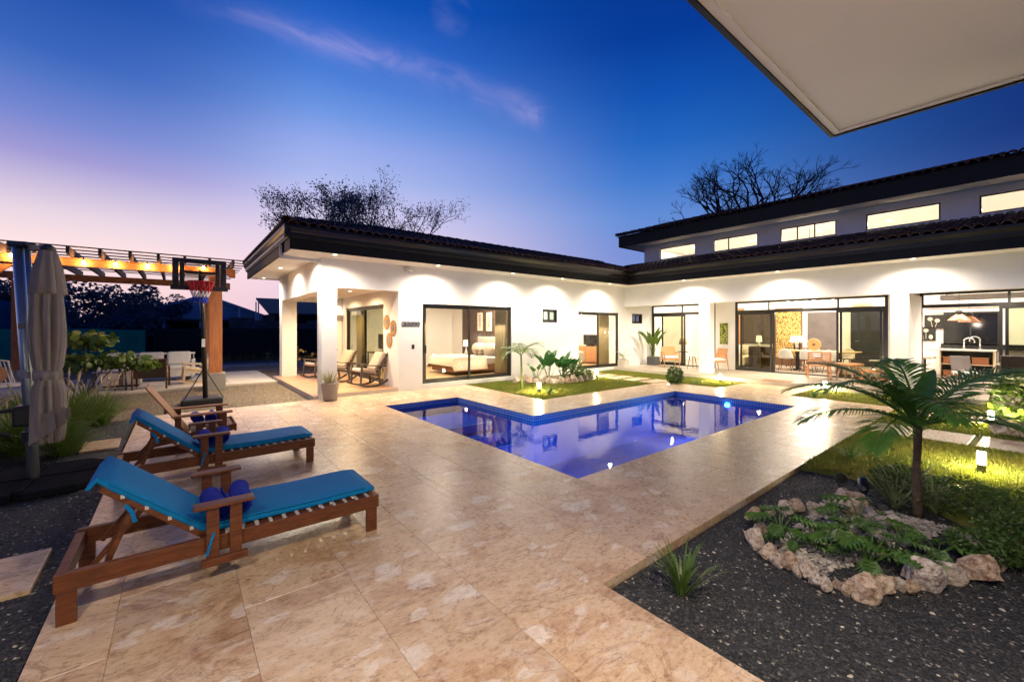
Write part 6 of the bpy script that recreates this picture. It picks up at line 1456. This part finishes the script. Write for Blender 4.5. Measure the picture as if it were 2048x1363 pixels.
# ---- small palm on the back lawn
p2 = G(1043, 777)
ps = thing('small_palm', 'slender small palm with light green fronds before the bedroom wall', 'palm', (p2.x, p2.y, -.02))
add('trunk', MB().tube([(0, 0, 0), (.01, .0, .4), (.0, .02, .98)], [.04, .03, .024], 10), 'stem_green', ps, True)
for k in range(9): m = MB(); frond(m, (0, .02, .95), k*.698 + .3, random.uniform(.55, 1.25), random.uniform(.7, .95), random.uniform(1.3, 1.9), 18, .26, .024, .2, .8, .7); add('frond', m, 'palm_leaf_light', ps)
# ---- big paddle-leaf plants
def paddle(label, loc, n_, stalk, ln, w, mat='paddle_leaf', el=(1.15, 1.5), name='paddle_leaf_plant', azs=None):
    o = thing(name, label, 'plant', loc)
    for k in range(n_): m = MB(); blade_leaf(m, (random.uniform(-.05, .05), random.uniform(-.05, .05), 0), k*6.283/n_ + random.uniform(-.4, .4), random.uniform(*el), stalk*random.uniform(.75, 1.1), ln*random.uniform(.8, 1.1), w*random.uniform(.85, 1.1), random.uniform(.2, .7)); add('leaf', m, mat, o)
    return o
q_ = lambda u, y: PY(u, 700, y).x
paddle('tallest broad-leaved plant in the rock bed against the bedroom wall', (q_(1098, 9.75), 9.75, .02), 7, .52, .58, .30)
paddle('broad-leaved plant in the middle of the bedroom wall rock bed', (q_(1124, 9.7), 9.7, .02), 7, .42, .52, .28); paddle('broad-leaved plant at the right of the bedroom wall rock bed', (q_(1146, 9.6), 9.6, .02), 6, .36, .44, .25)
paddle('thin split-leaved plant left in the bedroom wall rock bed', (q_(1072, 9.9), 9.9, .02), 4, .45, .3, .16, 'palm_leaf', (.9, 1.4))
def bush(label, loc, r_, n_, size, mat, name='shrub', sq=.8, h=None):
    o = thing(name, label, 'shrub', loc); h = h or r_*sq
    for k in range(6): a = k*1.05; add('stem', MB().tube([(0, 0, 0), (r_*.4*math.cos(a), r_*.4*math.sin(a), h*.6), (r_*.6*math.cos(a), r_*.6*math.sin(a), h*1.2)], [.012, .008, .003], 5), 'bark', o)
    for k in range(3): m = MB(); leaf_cloud(m, (random.uniform(-.1, .1)*r_, random.uniform(-.1, .1)*r_, h), r_, n_//3, size, sq); add('foliage', m, mat, o)
    return o
bush('low bushy shrub behind the rocks of the bedroom wall bed', (q_(1146, 9.2), 9.2, .02), .40, 420, .055, 'shrub_leaf', sq=.7); bush('yellow-green shrub at the right of the bedroom wall bed', (q_(1164, 9.2), 9.2, .02), .30, 300, .05, 'palm_leaf_light', sq=.7)
bush('round clipped shrub on the lawn beside the terrace step', tuple(G(1350, 766)), .26, 620, .05, 'shrub_leaf', sq=1.1, h=.24)
bush('leafy shrub behind the boulders at the right frame edge', (11.7, -.05, 0), .55, 620, .09, 'grape_leaf', sq=.9)
for k, (x, y, r_) in enumerate(((5.75, .35, .34), (5.55, -.05, .40), (5.0, -.05, .34), (6.05, .85, .28), (5.35, -.45, .42), (4.75, .22, .22))):
    bush(['low dark groundcover shrub right of the palm trunk', 'low dark groundcover shrub at the right edge of the bed', 'low dark groundcover shrub behind the right rocks', 'low dark groundcover shrub at the lawn corner behind the palm', 'low dark groundcover shrub at the right frame edge', 'small groundcover shrub behind the rightmost rocks'][k], (x, y, -.05), r_, 1700, .020, 'shrub_leaf', name='groundcover_shrub', sq=.5)
# ---- grasses and lilies
tuft('strap_leaf_plant', 'strap-leaved lily clump in gravel at the deck corner', tuple(G(1365, 1185, -.055)), 46, .34, .022, 'lily_leaf', lo=.9, hi=1.5, droop=1.1, baser=.05)
for k, (u, v, lb) in enumerate(((1790, 1015, 'variegated spider plant left of the palm trunk'), (1868, 1025, 'variegated spider plant right of the palm trunk'), (1825, 1000, 'variegated spider plant behind the palm trunk'))):
    tuft('spider_plant', lb, tuple(G(u, v, -.05)), 60, .50, .017, 'spider_leaf', lo=.5, hi=1.4, droop=1.6)
tuft('lawn_tuft', 'dark grass tuft in the lawn left of the near palm', tuple(G(1703, 915)), 40, .24, .014, 'palm_leaf', lo=.5, hi=1.4); tuft('lawn_tuft', 'small bright tuft beside the bollard on the back lawn', tuple(G(1098, 789)), 30, .30, .022, 'lily_leaf', lo=.7, hi=1.4); tuft('lawn_tuft', 'small dark tuft on the lawn beside the clipped shrub', tuple(G(1393, 769)), 30, .24, .016, 'palm_leaf'); tuft('lawn_tuft', 'small dark tuft on the lawn by the slatted chairs', tuple(G(1628, 795)), 30, .30, .02, 'palm_leaf'); tuft('lawn_tuft', 'tiny tuft at the end of the stepping slab path', tuple(G(1239, 767)), 20, .18, .016, 'palm_leaf')
# ---- lobed ferny plants inside the ring
def philo(label, loc, n_, s):
    o = thing('lobed_leaf_plant', label, 'plant', loc)
    for k in range(n_):
        m = MB(); az = k*2.4; el = random.uniform(.5, 1.35); st = s*random.uniform(.6, 1.0); b = Vector((0, 0, 0)); c_, s_ = math.cos(az), math.sin(az)
        tip = Vector((c_*math.cos(el), s_*math.cos(el), math.sin(el)))*st; m.tube([b, tip*.5 + Vector((0, 0, .02)), tip], [.006, .005, .004], 5)
        fw = Vector((c_, s_, -.15)).normalized(); side = Vector((-s_, c_, 0)); L_ = s*.72*random.uniform(.8, 1.2)
        m.add([tip - side*.012, tip + side*.012, tip + fw*L_ + side*.006, tip + fw*L_ - side*.006], [(0, 1, 2, 3)])
        for j in range(5):
            t = (j + .3)/5; q0 = tip + fw*L_*t; ll = L_*.5*math.sin(math.pi*(.25 + .7*t))
            for sg in (-1, 1): d = (side*sg + fw*.55).normalized(); w_ = fw*L_*.10; e_ = q0 + d*ll + Vector((0, 0, -.15*ll)); mid = q0 + d*ll*.5 + Vector((0, 0, .02)); m.add([q0 - w_*.6, q0 + w_*.6, mid + w_, e_, mid - w_], [(0, 1, 2, 3, 4)])
        add('leaf', m, 'fern_leaf', o)
    return o
for k, (u, v, n_, s, lb) in enumerate(((1560, 1075, 11, .24, 'lobed-leaf plant at the left end of the rock ring'), (1590, 1095, 7, .18, 'smaller lobed-leaf plant behind the left rocks'), (1690, 1105, 12, .26, 'lobed-leaf plant in the middle of the rock ring'), (1740, 1130, 12, .26, 'lobed-leaf plant at the front middle of the rock ring'), (1720, 1060, 9, .26, 'lobed-leaf plant beside the big rock under the spotlights'), (1875, 1120, 8, .22, 'lobed-leaf plant behind the right front rocks'), (1790, 1110, 8, .20, 'lobed-leaf plant right of the middle in the rock ring'))):
    philo(lb, tuple(G(u, v, -.05)), max(6, int(n_ * .85)), s)
# ---- fountain grass by the umbrella
def fountain(label, loc, n_, ln, plumes):
    o = thing('fountain_grass', label, 'ornamental grass', loc, 0, 'fountain grass clumps')
    for q0 in range(6):
        m = MB()
        for k in range(n_//3): a = random.random()*6.283; r_ = .16*random.random(); strap(m, (r_*math.cos(a), r_*math.sin(a), 0), a, random.uniform(.75, 1.5), ln*random.uniform(.6, 1.1), .011, random.uniform(.8, 2.2), 6)
        add('blades', m, 'fountain_grass', o)
    for k in range(plumes):
        a = random.random()*6.283; e = random.uniform(.95, 1.45); L_ = ln*random.uniform(.95, 1.25); d = Vector((math.cos(a)*math.cos(e), math.sin(a)*math.cos(e), math.sin(e))); t0 = d*L_*.8
        b2 = t0 + Vector((d.x*.10, d.y*.10, .11)); b3 = b2 + Vector((d.x*.14, d.y*.14, .05))
        m = MB().tube([(0, 0, .05), d*L_*.4, t0], .003, 4); m.tube([t0, t0.lerp(b2, .5), b2, b3], [.004, .016, .013, .003], 6)
        for j in range(26): q1 = t0.lerp(b3, random.random()); m.tube([q1, q1 + Vector((random.gauss(0, .02), random.gauss(0, .02), .02 + random.random()*.02))], [.002, .0008], 3, False)
        add('plume', m, 'plume', o)
for k, (x, y, n_, ln, pl_n, lb) in enumerate(((-1.42, 9.75, 420, .95, 16, 'fountain grass clump right of the closed umbrella'), (-1.15, 10.5, 320, .80, 10, 'fountain grass clump nearest the tan gravel'), (-1.95, 10.3, 340, .95, 16, 'fountain grass clump behind the umbrella'), (-1.75, 8.75, 380, .85, 6, 'fountain grass clump in front, beside the umbrella mast'), (-2.25, 8.3, 380, .95, 18, 'fountain grass clump left of the umbrella mast'), (-2.7, 9.4, 320, 1.0, 14, 'fountain grass clump farthest left'), (-1.25, 8.35, 220, .55, 0, 'low fountain grass clump at the gravel slab'))):
    fountain(lb, (x, y, -.045), n_, ln, pl_n)
# ---- sea grape bush
sg = thing('sea_grape_bush', 'round-leaved green bush in front of the pergola patio', 'shrub', (-1.80, 14.25, -.04))
for k in range(9):
    a = k*.7; e = random.uniform(.8, 1.3); tip = Vector((math.cos(a)*math.cos(e), math.sin(a)*math.cos(e), math.sin(e)))*random.uniform(.9, 1.5); add('branch', MB().tube([(0, 0, 0), tip*.5 + Vector((0, 0, .08)), tip], [.022, .014, .006], 6), 'bark', sg)
def round_leaf(m, p, n_, r_):
    n_ = n_.normalized(); a = n_.cross(Vector((.3, .2, 1))).normalized(); b = n_.cross(a); vs = [p + (a*math.cos(t) + b*math.sin(t))*r_*(1 - .1*math.cos(t)) + n_*(.12*r_*math.cos(2*t)) for t in np.linspace(0, 5.6, 9)]
    o = len(m.v); m.v += [tuple(p)] + [tuple(x) for x in vs]; m.f += [(o, o+1+i, o+1+(i+1) % 9) for i in range(9)]
for (cx, cy, cz, r_, n_) in ((-.25, 0, 1.45, .42, 60), (.25, .0, 1.42, .38, 54), (.6, -.1, .95, .42, 60), (1.05, -.1, .85, .36, 46), (0, -.1, .92, .48, 70), (-.45, 0, 1.0, .40, 50)):
    m = MB()
    for _ in range(int(n_*2.2)): q0 = Vector((random.gauss(0, 1), random.gauss(0, 1), random.gauss(0, .7))).normalized()*r_*random.uniform(.35, 1.05); round_leaf(m, Vector((cx, cy, cz)) + Vector((q0.x, q0.y, q0.z*.62)), q0.normalized()*.6 + Vector((random.gauss(0, .5), random.gauss(-.25, .5), random.gauss(.35, .4))), random.uniform(.045, .085))
    add('foliage', m, 'grape_leaf', sg, True)
# ---- pots
pt0 = G(660, 800)
po = thing('planter', 'grey tapered planter at the foot of the porch corner', 'planter', (pt0.x, pt0.y, 0)); add('pot', MB().lathe([(.145, 0), (.155, .02), (.20, .40), (.205, .42), (.185, .42), (.17, .36)], 26), 'pot_grey', po, True); add('soil', MB().lathe([(.17, .365), (.165, .372)], 18), 'soil', po)
tuft('dry_grass_plant', 'yellowish dry grass growing in the grey porch planter', (pt0.x, pt0.y, .372), 170, .42, .007, 'dry_grass', lo=.7, hi=1.5, droop=1.1, baser=.12)
pw_ = G(1247, 739, .0); po = thing('planter', 'square pale planter beside the second bedroom door', 'planter', (pw_.x, pw_.y, 0)); add('pot', MB().prism([(-.17, -.17), (.17, -.17), (.17, .17), (-.17, .17)], 0, .42), 'pot_white', po, bevel=.02); add('soil', MB().box(-.14, -.14, .421, .14, .14, .428), 'soil', po)
paddle('white-streaked leafy plant in the square pale planter', (pw_.x, pw_.y, .428), 6, .25, .28, .12, 'white_leaf', (.7, 1.4), 'leafy_plant')
po = thing('planter', 'dark square planter in the terrace corner', 'planter', (16.1, 10.25, .108)); add('pot', MB().prism([(-.2, -.2), (.2, -.2), (.2, .2), (-.2, .2)], 0, .36), 'pot_dark', po, bevel=.02); add('soil', MB().box(-.17, -.17, .361, .17, .17, .368), 'soil', po)
paddle('tall upright banana-like plant in the dark terrace planter', (16.1, 10.25, .476), 9, .55, .95, .20, 'grape_leaf', (1.25, 1.52), 'banana_plant')
# ---- croton by the porch
for k, (u, v, s, lb) in enumerate(((590, 748, .9, 'yellow croton shrub beyond the far porch column'), (622, 745, .6, 'orange croton shrub beyond the porch'), (535, 728, .5, 'small green sapling beside the tin fence'))):
    p = G(u, v); o = thing('croton_shrub', lb, 'shrub', tuple(p)); add('stem', MB().tube([(0, 0, 0), (.05, 0, s*.8)], [.03, .015], 6), 'bark', o)
    for q0 in range(12): m = MB(); a = q0*2.4; blade_leaf(m, (.04, 0, s*(.5 + .05*q0)), a, random.uniform(.2, 1.1), .06, s*.42, s*.15, .8, 6); add('leaf', m, 'croton_leaf' if k < 2 else 'fern_leaf', o)
# ================================================================ background yard and neighbours
def fence(name, label, x0, x1, y, h, mat, n_=None, sag=.04, ripple=.03, posts=True):
    o = thing(name, label, 'fence', ((x0+x1)/2, y, -.1)); w = x1 - x0; m = MB(); NXX = max(8, int(w*5)); NZ = 8
    for i in range(NXX + 1):
        for j in range(NZ + 1):
            x = -w/2 + w*i/NXX; t = j/NZ; z = t*(h + .1) - (sag*abs(math.sin(x*1.1)) if j == NZ else 0)
            m.v.append((x, ripple*math.sin(x*4.1 + 2*t)*(1-.4*t) + .5*ripple*math.sin(x*9.7), z))
    for i in range(NXX):
        for j in range(NZ): a = i*(NZ+1)+j; m.f.append((a, a+1, a+NZ+2, a+NZ+1))
    c_ = add('cloth', m, mat, o, True); s = c_.modifiers.new('s', 'SOLIDIFY'); s.thickness = .01
    if posts:
        k = 0; x = -w/2 + .05
        while x < w/2: add('post', MB().box(x - .03, .05, 0, x + .03, .11, h + .15), 'tin', o); x += 2.6
    return o
fence('shade_net_fence', 'black shade-net fence along the back of the yard', -1.0, 16.0, 27.9, 1.72, 'net_black')
fence('shade_net_fence', 'green shade-net fence behind the pergola', -22.0, -1.25, 26.0, 1.70, 'net_green', sag=.08, ripple=.06)
fence('tarp_fence', 'dark blue tarp fence at the far left', -30.0, -5.0, 28.5, 2.9, 'net_blue', sag=.1, ripple=.05)
def tinwall(label, x0, x1, y, h):
    o = thing('tin_fence', label, 'fence', ((x0+x1)/2, y, -.1)); k = 0; x = x0 - (x0+x1)/2
    while x < (x1-x0)/2 - .1:
        w = random.uniform(1.1, 1.6); hh = h + random.uniform(-.25, .15); m = MB(); n_ = 16
        for j in range(n_ + 1): z = hh*j/n_; d = .02*math.sin(j*math.pi); m.v += [(x, d + .03*(j % 2), z), (min(x + w, (x1-x0)/2) - .01, d + .03*(j % 2), z)]
        for j in range(n_): m.f.append((2*j, 2*j+1, 2*j+3, 2*j+2))
        s = add('tin_sheet', m, 'tin_corrugated', o); q0 = s.modifiers.new('s', 'SOLIDIFY'); q0.thickness = .008; x += w
    for xx in np.arange(-(x1-x0)/2 + .4, (x1-x0)/2, 2.4): add('pole', MB().box(xx - .03, .06, 0, xx + .03, .12, h + random.uniform(.3, 2.2)), 'tin', o)
tinwall('weathered corrugated tin fence behind the black net', 2.4, 14.5, 31.0, 2.35)
def shed(name, label, x0, x1, y0, y1, h, rise, wall='house_dusk_tint', roof='roof_dark', over=.5, windows=0, cat='house'):
    o = thing(name, label, cat, ((x0+x1)/2, y0, -.1)); w = (x1-x0)/2; d = y1-y0
    add('wall', MB().add([(-w, 0, 0), (w, 0, 0), (w, 0, h), (0, 0, h+rise), (-w, 0, h), (-w, d, 0), (w, d, 0), (w, d, h), (0, d, h+rise), (-w, d, h)], [(0, 1, 2, 3, 4), (9, 8, 7, 6, 5), (0, 4, 9, 5), (1, 6, 7, 2)]), wall, o)
    rf = add('roof', MB().extr([(-w-over, h - rise*over/w), (0, h+rise), (w+over, h - rise*over/w), (w+over, h - rise*over/w + .14), (0, h+rise+.16), (-w-over, h - rise*over/w + .14)], (0, -over, 0), (0, d+over, 0), (1, 0, 0)), roof, o)
    add('barge_board', MB().extr([(-w-over, h - rise*over/w - .05), (0, h+rise - .05), (w+over, h - rise*over/w - .05), (w+over, h - rise*over/w + .12), (0, h+rise+.13), (-w-over, h - rise*over/w + .12)], (0, -over - .05, 0), (0, -over - .004, 0), (1, 0, 0)), 'house_dusk_tint', rf)
    for k in range(windows):
        x = -w + (k + .5)*2*w/windows; wn0 = add('window', MB().box(x - .45, -.04, .9, x + .45, -.002, 2.0), 'house_dusk_tint', o); add('pane', MB().box(x - .38, -.05, .98, x + .38, -.041, 1.92), 'screen', wn0)
    add('post', MB().box(-w*.30, -.2, 0, -w*.30 + .15, -.05, h + .4), 'house_dusk_tint', o); add('post', MB().box(w*.35, -.2, 0, w*.35 + .15, -.05, h + .4), 'house_dusk_tint', o)
    return o
shed('neighbour_house', 'neighbour house tinted dusk blue with a wide gable behind the fences', -3.2, 6.6, 45.0, 53, 2.75, 1.85, windows=0)
shed('neighbour_outbuilding', 'low pale outbuilding left of the gabled neighbour house', -6.2, -2.4, 42.0, 46, 2.0, .25, windows=2, over=.3)
cp = thing('carport_roof', 'dark flat carport roof in front of the gabled neighbour house', 'carport', (.6, 40.5, -.1)); add('roof', MB().box(-3.6, 0, 2.35, 4.6, 3.5, 2.5), 'roof_dark', cp)
for x in (-3.4, -1.6, .6, 4.3): add('post', MB().box(x, .1, 0, x + .16, .26, 2.35), 'house_dusk_tint', cp)
add('back_wall', MB().box(-1.2, 3.3, 0, 4.4, 3.4, 2.34), 'black_matt', cp)
sb = thing('blue_shed', 'plain blue shed wall behind the closed umbrella', 'shed', (-6.6, 33.0, -.1)); add('wall', MB().box(-.9, 0, 0, .95, 3, 2.75), 'house_dusk_tint', sb); add('roof', MB().box(-1.0, -.1, 2.752, 1.05, 3.1, 2.85), 'roof_dark', sb); add('door', MB().box(-.3, -.03, 0, .5, -.002, 2.0), 'house_dusk_tint', sb)
db = thing('dark_warehouse', 'long dark-roofed building behind the porch', 'building', (12.5, 38.0, -.1)); add('wall', MB().box(-6.5, 0, 0, 8, 6, 3.0), 'net_black', db); add('roof', MB().add([(-7, -.6, 3.0), (8.5, -.6, 3.0), (8.5, 6.6, 4.6), (-7, 6.6, 4.6), (-7, -.6, 2.85), (8.5, -.6, 2.85), (8.5, 6.6, 4.45), (-7, 6.6, 4.45)], [(0, 1, 2, 3), (7, 6, 5, 4), (0, 4, 5, 1), (1, 5, 6, 2), (2, 6, 7, 3), (3, 7, 4, 0)]), 'roof_dark', db)
for k, (u, h, lb) in enumerate(((512, 3.6, 'left thin pole of the pair standing above the tin fence'), (517, 3.6, 'right thin pole of the pair standing above the tin fence'), (479, 3.1, 'single thin pole standing above the tin fence'))):
    p = PY(u, 650, 33.0); o = thing('thin_pole', lb, 'pole', (p.x, 33.0, -.1)); add('shaft', MB().tube([(0, 0, 0), (0, 0, h)], .04, 6), 'house_dusk_tint', o); add('footing', MB().box(-.15, -.15, 0, .15, .15, .25), 'concrete', o)
# ---- trees
def grow(m, p, d, ln, r_, lvl, tips, bend=.35, ratio=.74, up=.12, nb=(2, 3)):
    p = Vector(p); d = Vector(d).normalized(); pts = [p.copy()]
    for i in range(3): d = (d + Vector((random.gauss(0, bend*.35), random.gauss(0, bend*.35), random.gauss(0, bend*.2) + up*.3))).normalized(); p = p + d*ln/3; pts.append(p.copy())
    m.tube(pts, [r_, r_*.9, r_*.8, r_*.68], 5 if lvl > 2 else 4, False)
    if lvl <= 0: tips.append((p, d)); return
    tips.append((p, d)) if lvl < 3 else None
    for k in range(random.randint(*nb)):
        q0 = Vector((random.gauss(0, 1), random.gauss(0, 1), random.gauss(0, .8))); q0 = (q0 - d*q0.dot(d)).normalized(); a = random.uniform(.25, .75)
        grow(m, p, d*math.cos(a) + q0*math.sin(a), ln*ratio*random.uniform(.75, 1.15), r_*.62, lvl-1, tips, bend, ratio, up, nb)
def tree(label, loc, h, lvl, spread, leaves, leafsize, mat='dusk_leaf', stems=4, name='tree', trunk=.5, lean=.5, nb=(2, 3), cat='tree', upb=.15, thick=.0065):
    o = thing(name, label, cat, loc, 0); m = MB(); tips = []
    m.tube([(0, 0, -.1), (0, 0, h*trunk)], [.018*h, .012*h], 8, False); 
    for k in range(stems):
        a = k*6.283/stems + random.uniform(-.4, .4); grow(m, (0, 0, h*trunk - .05), (math.cos(a)*lean*spread, math.sin(a)*lean*spread, 1), h*(1-trunk)*.36, thick*h, lvl, tips, nb=nb, up=upb)
    add('trunk', m, 'bark_dark', o)
    if leaves:
        mm = MB()
        for (p, d) in tips:
            for _ in range(leaves):
                q0 = p + Vector((random.gauss(0, 1), random.gauss(0, 1), random.gauss(0, 1)))*h*.017; s = leafsize*random.uniform(.6, 1.2); a = Vector((random.gauss(0, 1), random.gauss(0, 1), random.gauss(0, 1))).normalized(); b = a.cross(Vector((random.gauss(0, 1), random.gauss(0, 1), .3))).normalized()
                mm.add([q0 - a*s, q0 + b*s*.5, q0 + a*s, q0 - b*s*.5], [(0, 1, 2, 3)])
        add('crown', mm, mat, o)
    return o
TY_ = 24.0
def tp(u, v, y): return PY(u, v, y)
for (u, vtop, y, lv, lvs, lb, sp_) in ((668, 345, 24.0, 5, 7, 'leafy open-crowned tree above the left end of the roof', .9), (735, 375, 25.5, 5, 4, 'sparse many-stemmed tree in the middle above the roof', .7), (800, 340, 24.5, 5, 4, 'sparse many-stemmed tree at the right of the trio above the roof', .8), (935, 448, 27.0, 3, 2, 'small thin tree peeking alone over the roof', .8)):
    p = tp(u, vtop, y); tree(lb, (p.x, y, -.1), p.z*.88, lv, sp_, lvs, .062, stems=6, trunk=.46, lean=.36, nb=(2, 3), thick=.008)
p = PX(1490, 350, 40.0); tree('bare round-crowned tree rising behind the clerestory roof', (40.0, p.y, -.1), p.z*1.10, 6, 1.5, 0, .1, stems=13, trunk=.55, lean=.95, nb=(2, 3), upb=.05, thick=.011)
def dense(label, loc, h, r_):
    o = thing('dense_tree', label, 'tree', loc, 0, 'dark trees beyond the fences'); add('trunk', MB().tube([(0, 0, -.1), (.1, 0, h*.5)], [.2, .12], 8), 'bark_dark', o)
    m = MB()
    for k in range(14): a = random.random()*6.28; rr = r_*random.random()**.6; leaf_cloud(m, (rr*math.cos(a), rr*math.sin(a)*.7, h*random.uniform(.35, .85)), r_*random.uniform(.32, .5), 150, .16, .75)
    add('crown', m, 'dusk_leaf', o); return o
for k, (u, v, y, r_, lb) in enumerate(((10, 560, 36, 2.4, 'dark tree at the far left edge beyond the fences'), (150, 570, 40, 2.8, 'dark tree directly behind the closed umbrella'), (205, 556, 38, 2.4, 'tallest dark tree seen under the pergola beams'), (258, 580, 42, 2.6, 'dark tree left of the neighbour gable'), (300, 582, 44, 2.2, 'dark tree touching the neighbour gable roof'), (345, 586, 58, 2.6, 'dark tree behind the neighbour gable'), (90, 590, 34, 2.0, 'dark tree filling the gap behind the mast'), (230, 620, 36, 2.0, 'lower dark tree behind the green net'), (-120, 560, 35, 2.6, 'dark tree beyond the tarp fence, second from the far left'), (-330, 560, 34, 2.6, 'dark tree beyond the tarp fence, farthest left'))):
    p = PY(u, v, y); dense(lb, (p.x, y, -.1), p.z*1.05, r_)
# low weeds strip in front of the black net
m = MB()
for _ in range(2600): x = random.uniform(-1, 14); y = 27.2 + random.gauss(0, .35); strap(m, (x, y, -.08), random.random()*6.28, random.uniform(.5, 1.4), random.uniform(.15, .5), .03, 1.2, 3)
tag(add('weeds', m, 'dry_grass'), 'dry weeds growing along the black net fence', 'weeds', kind='stuff')
# pale rubble strip and kerb on the far yard
struct('far_path', MB().prism([(-1, 22.5), (14, 22.5), (14, 24.2), (-1, 24.2)], -.062, -.052), 'concrete')
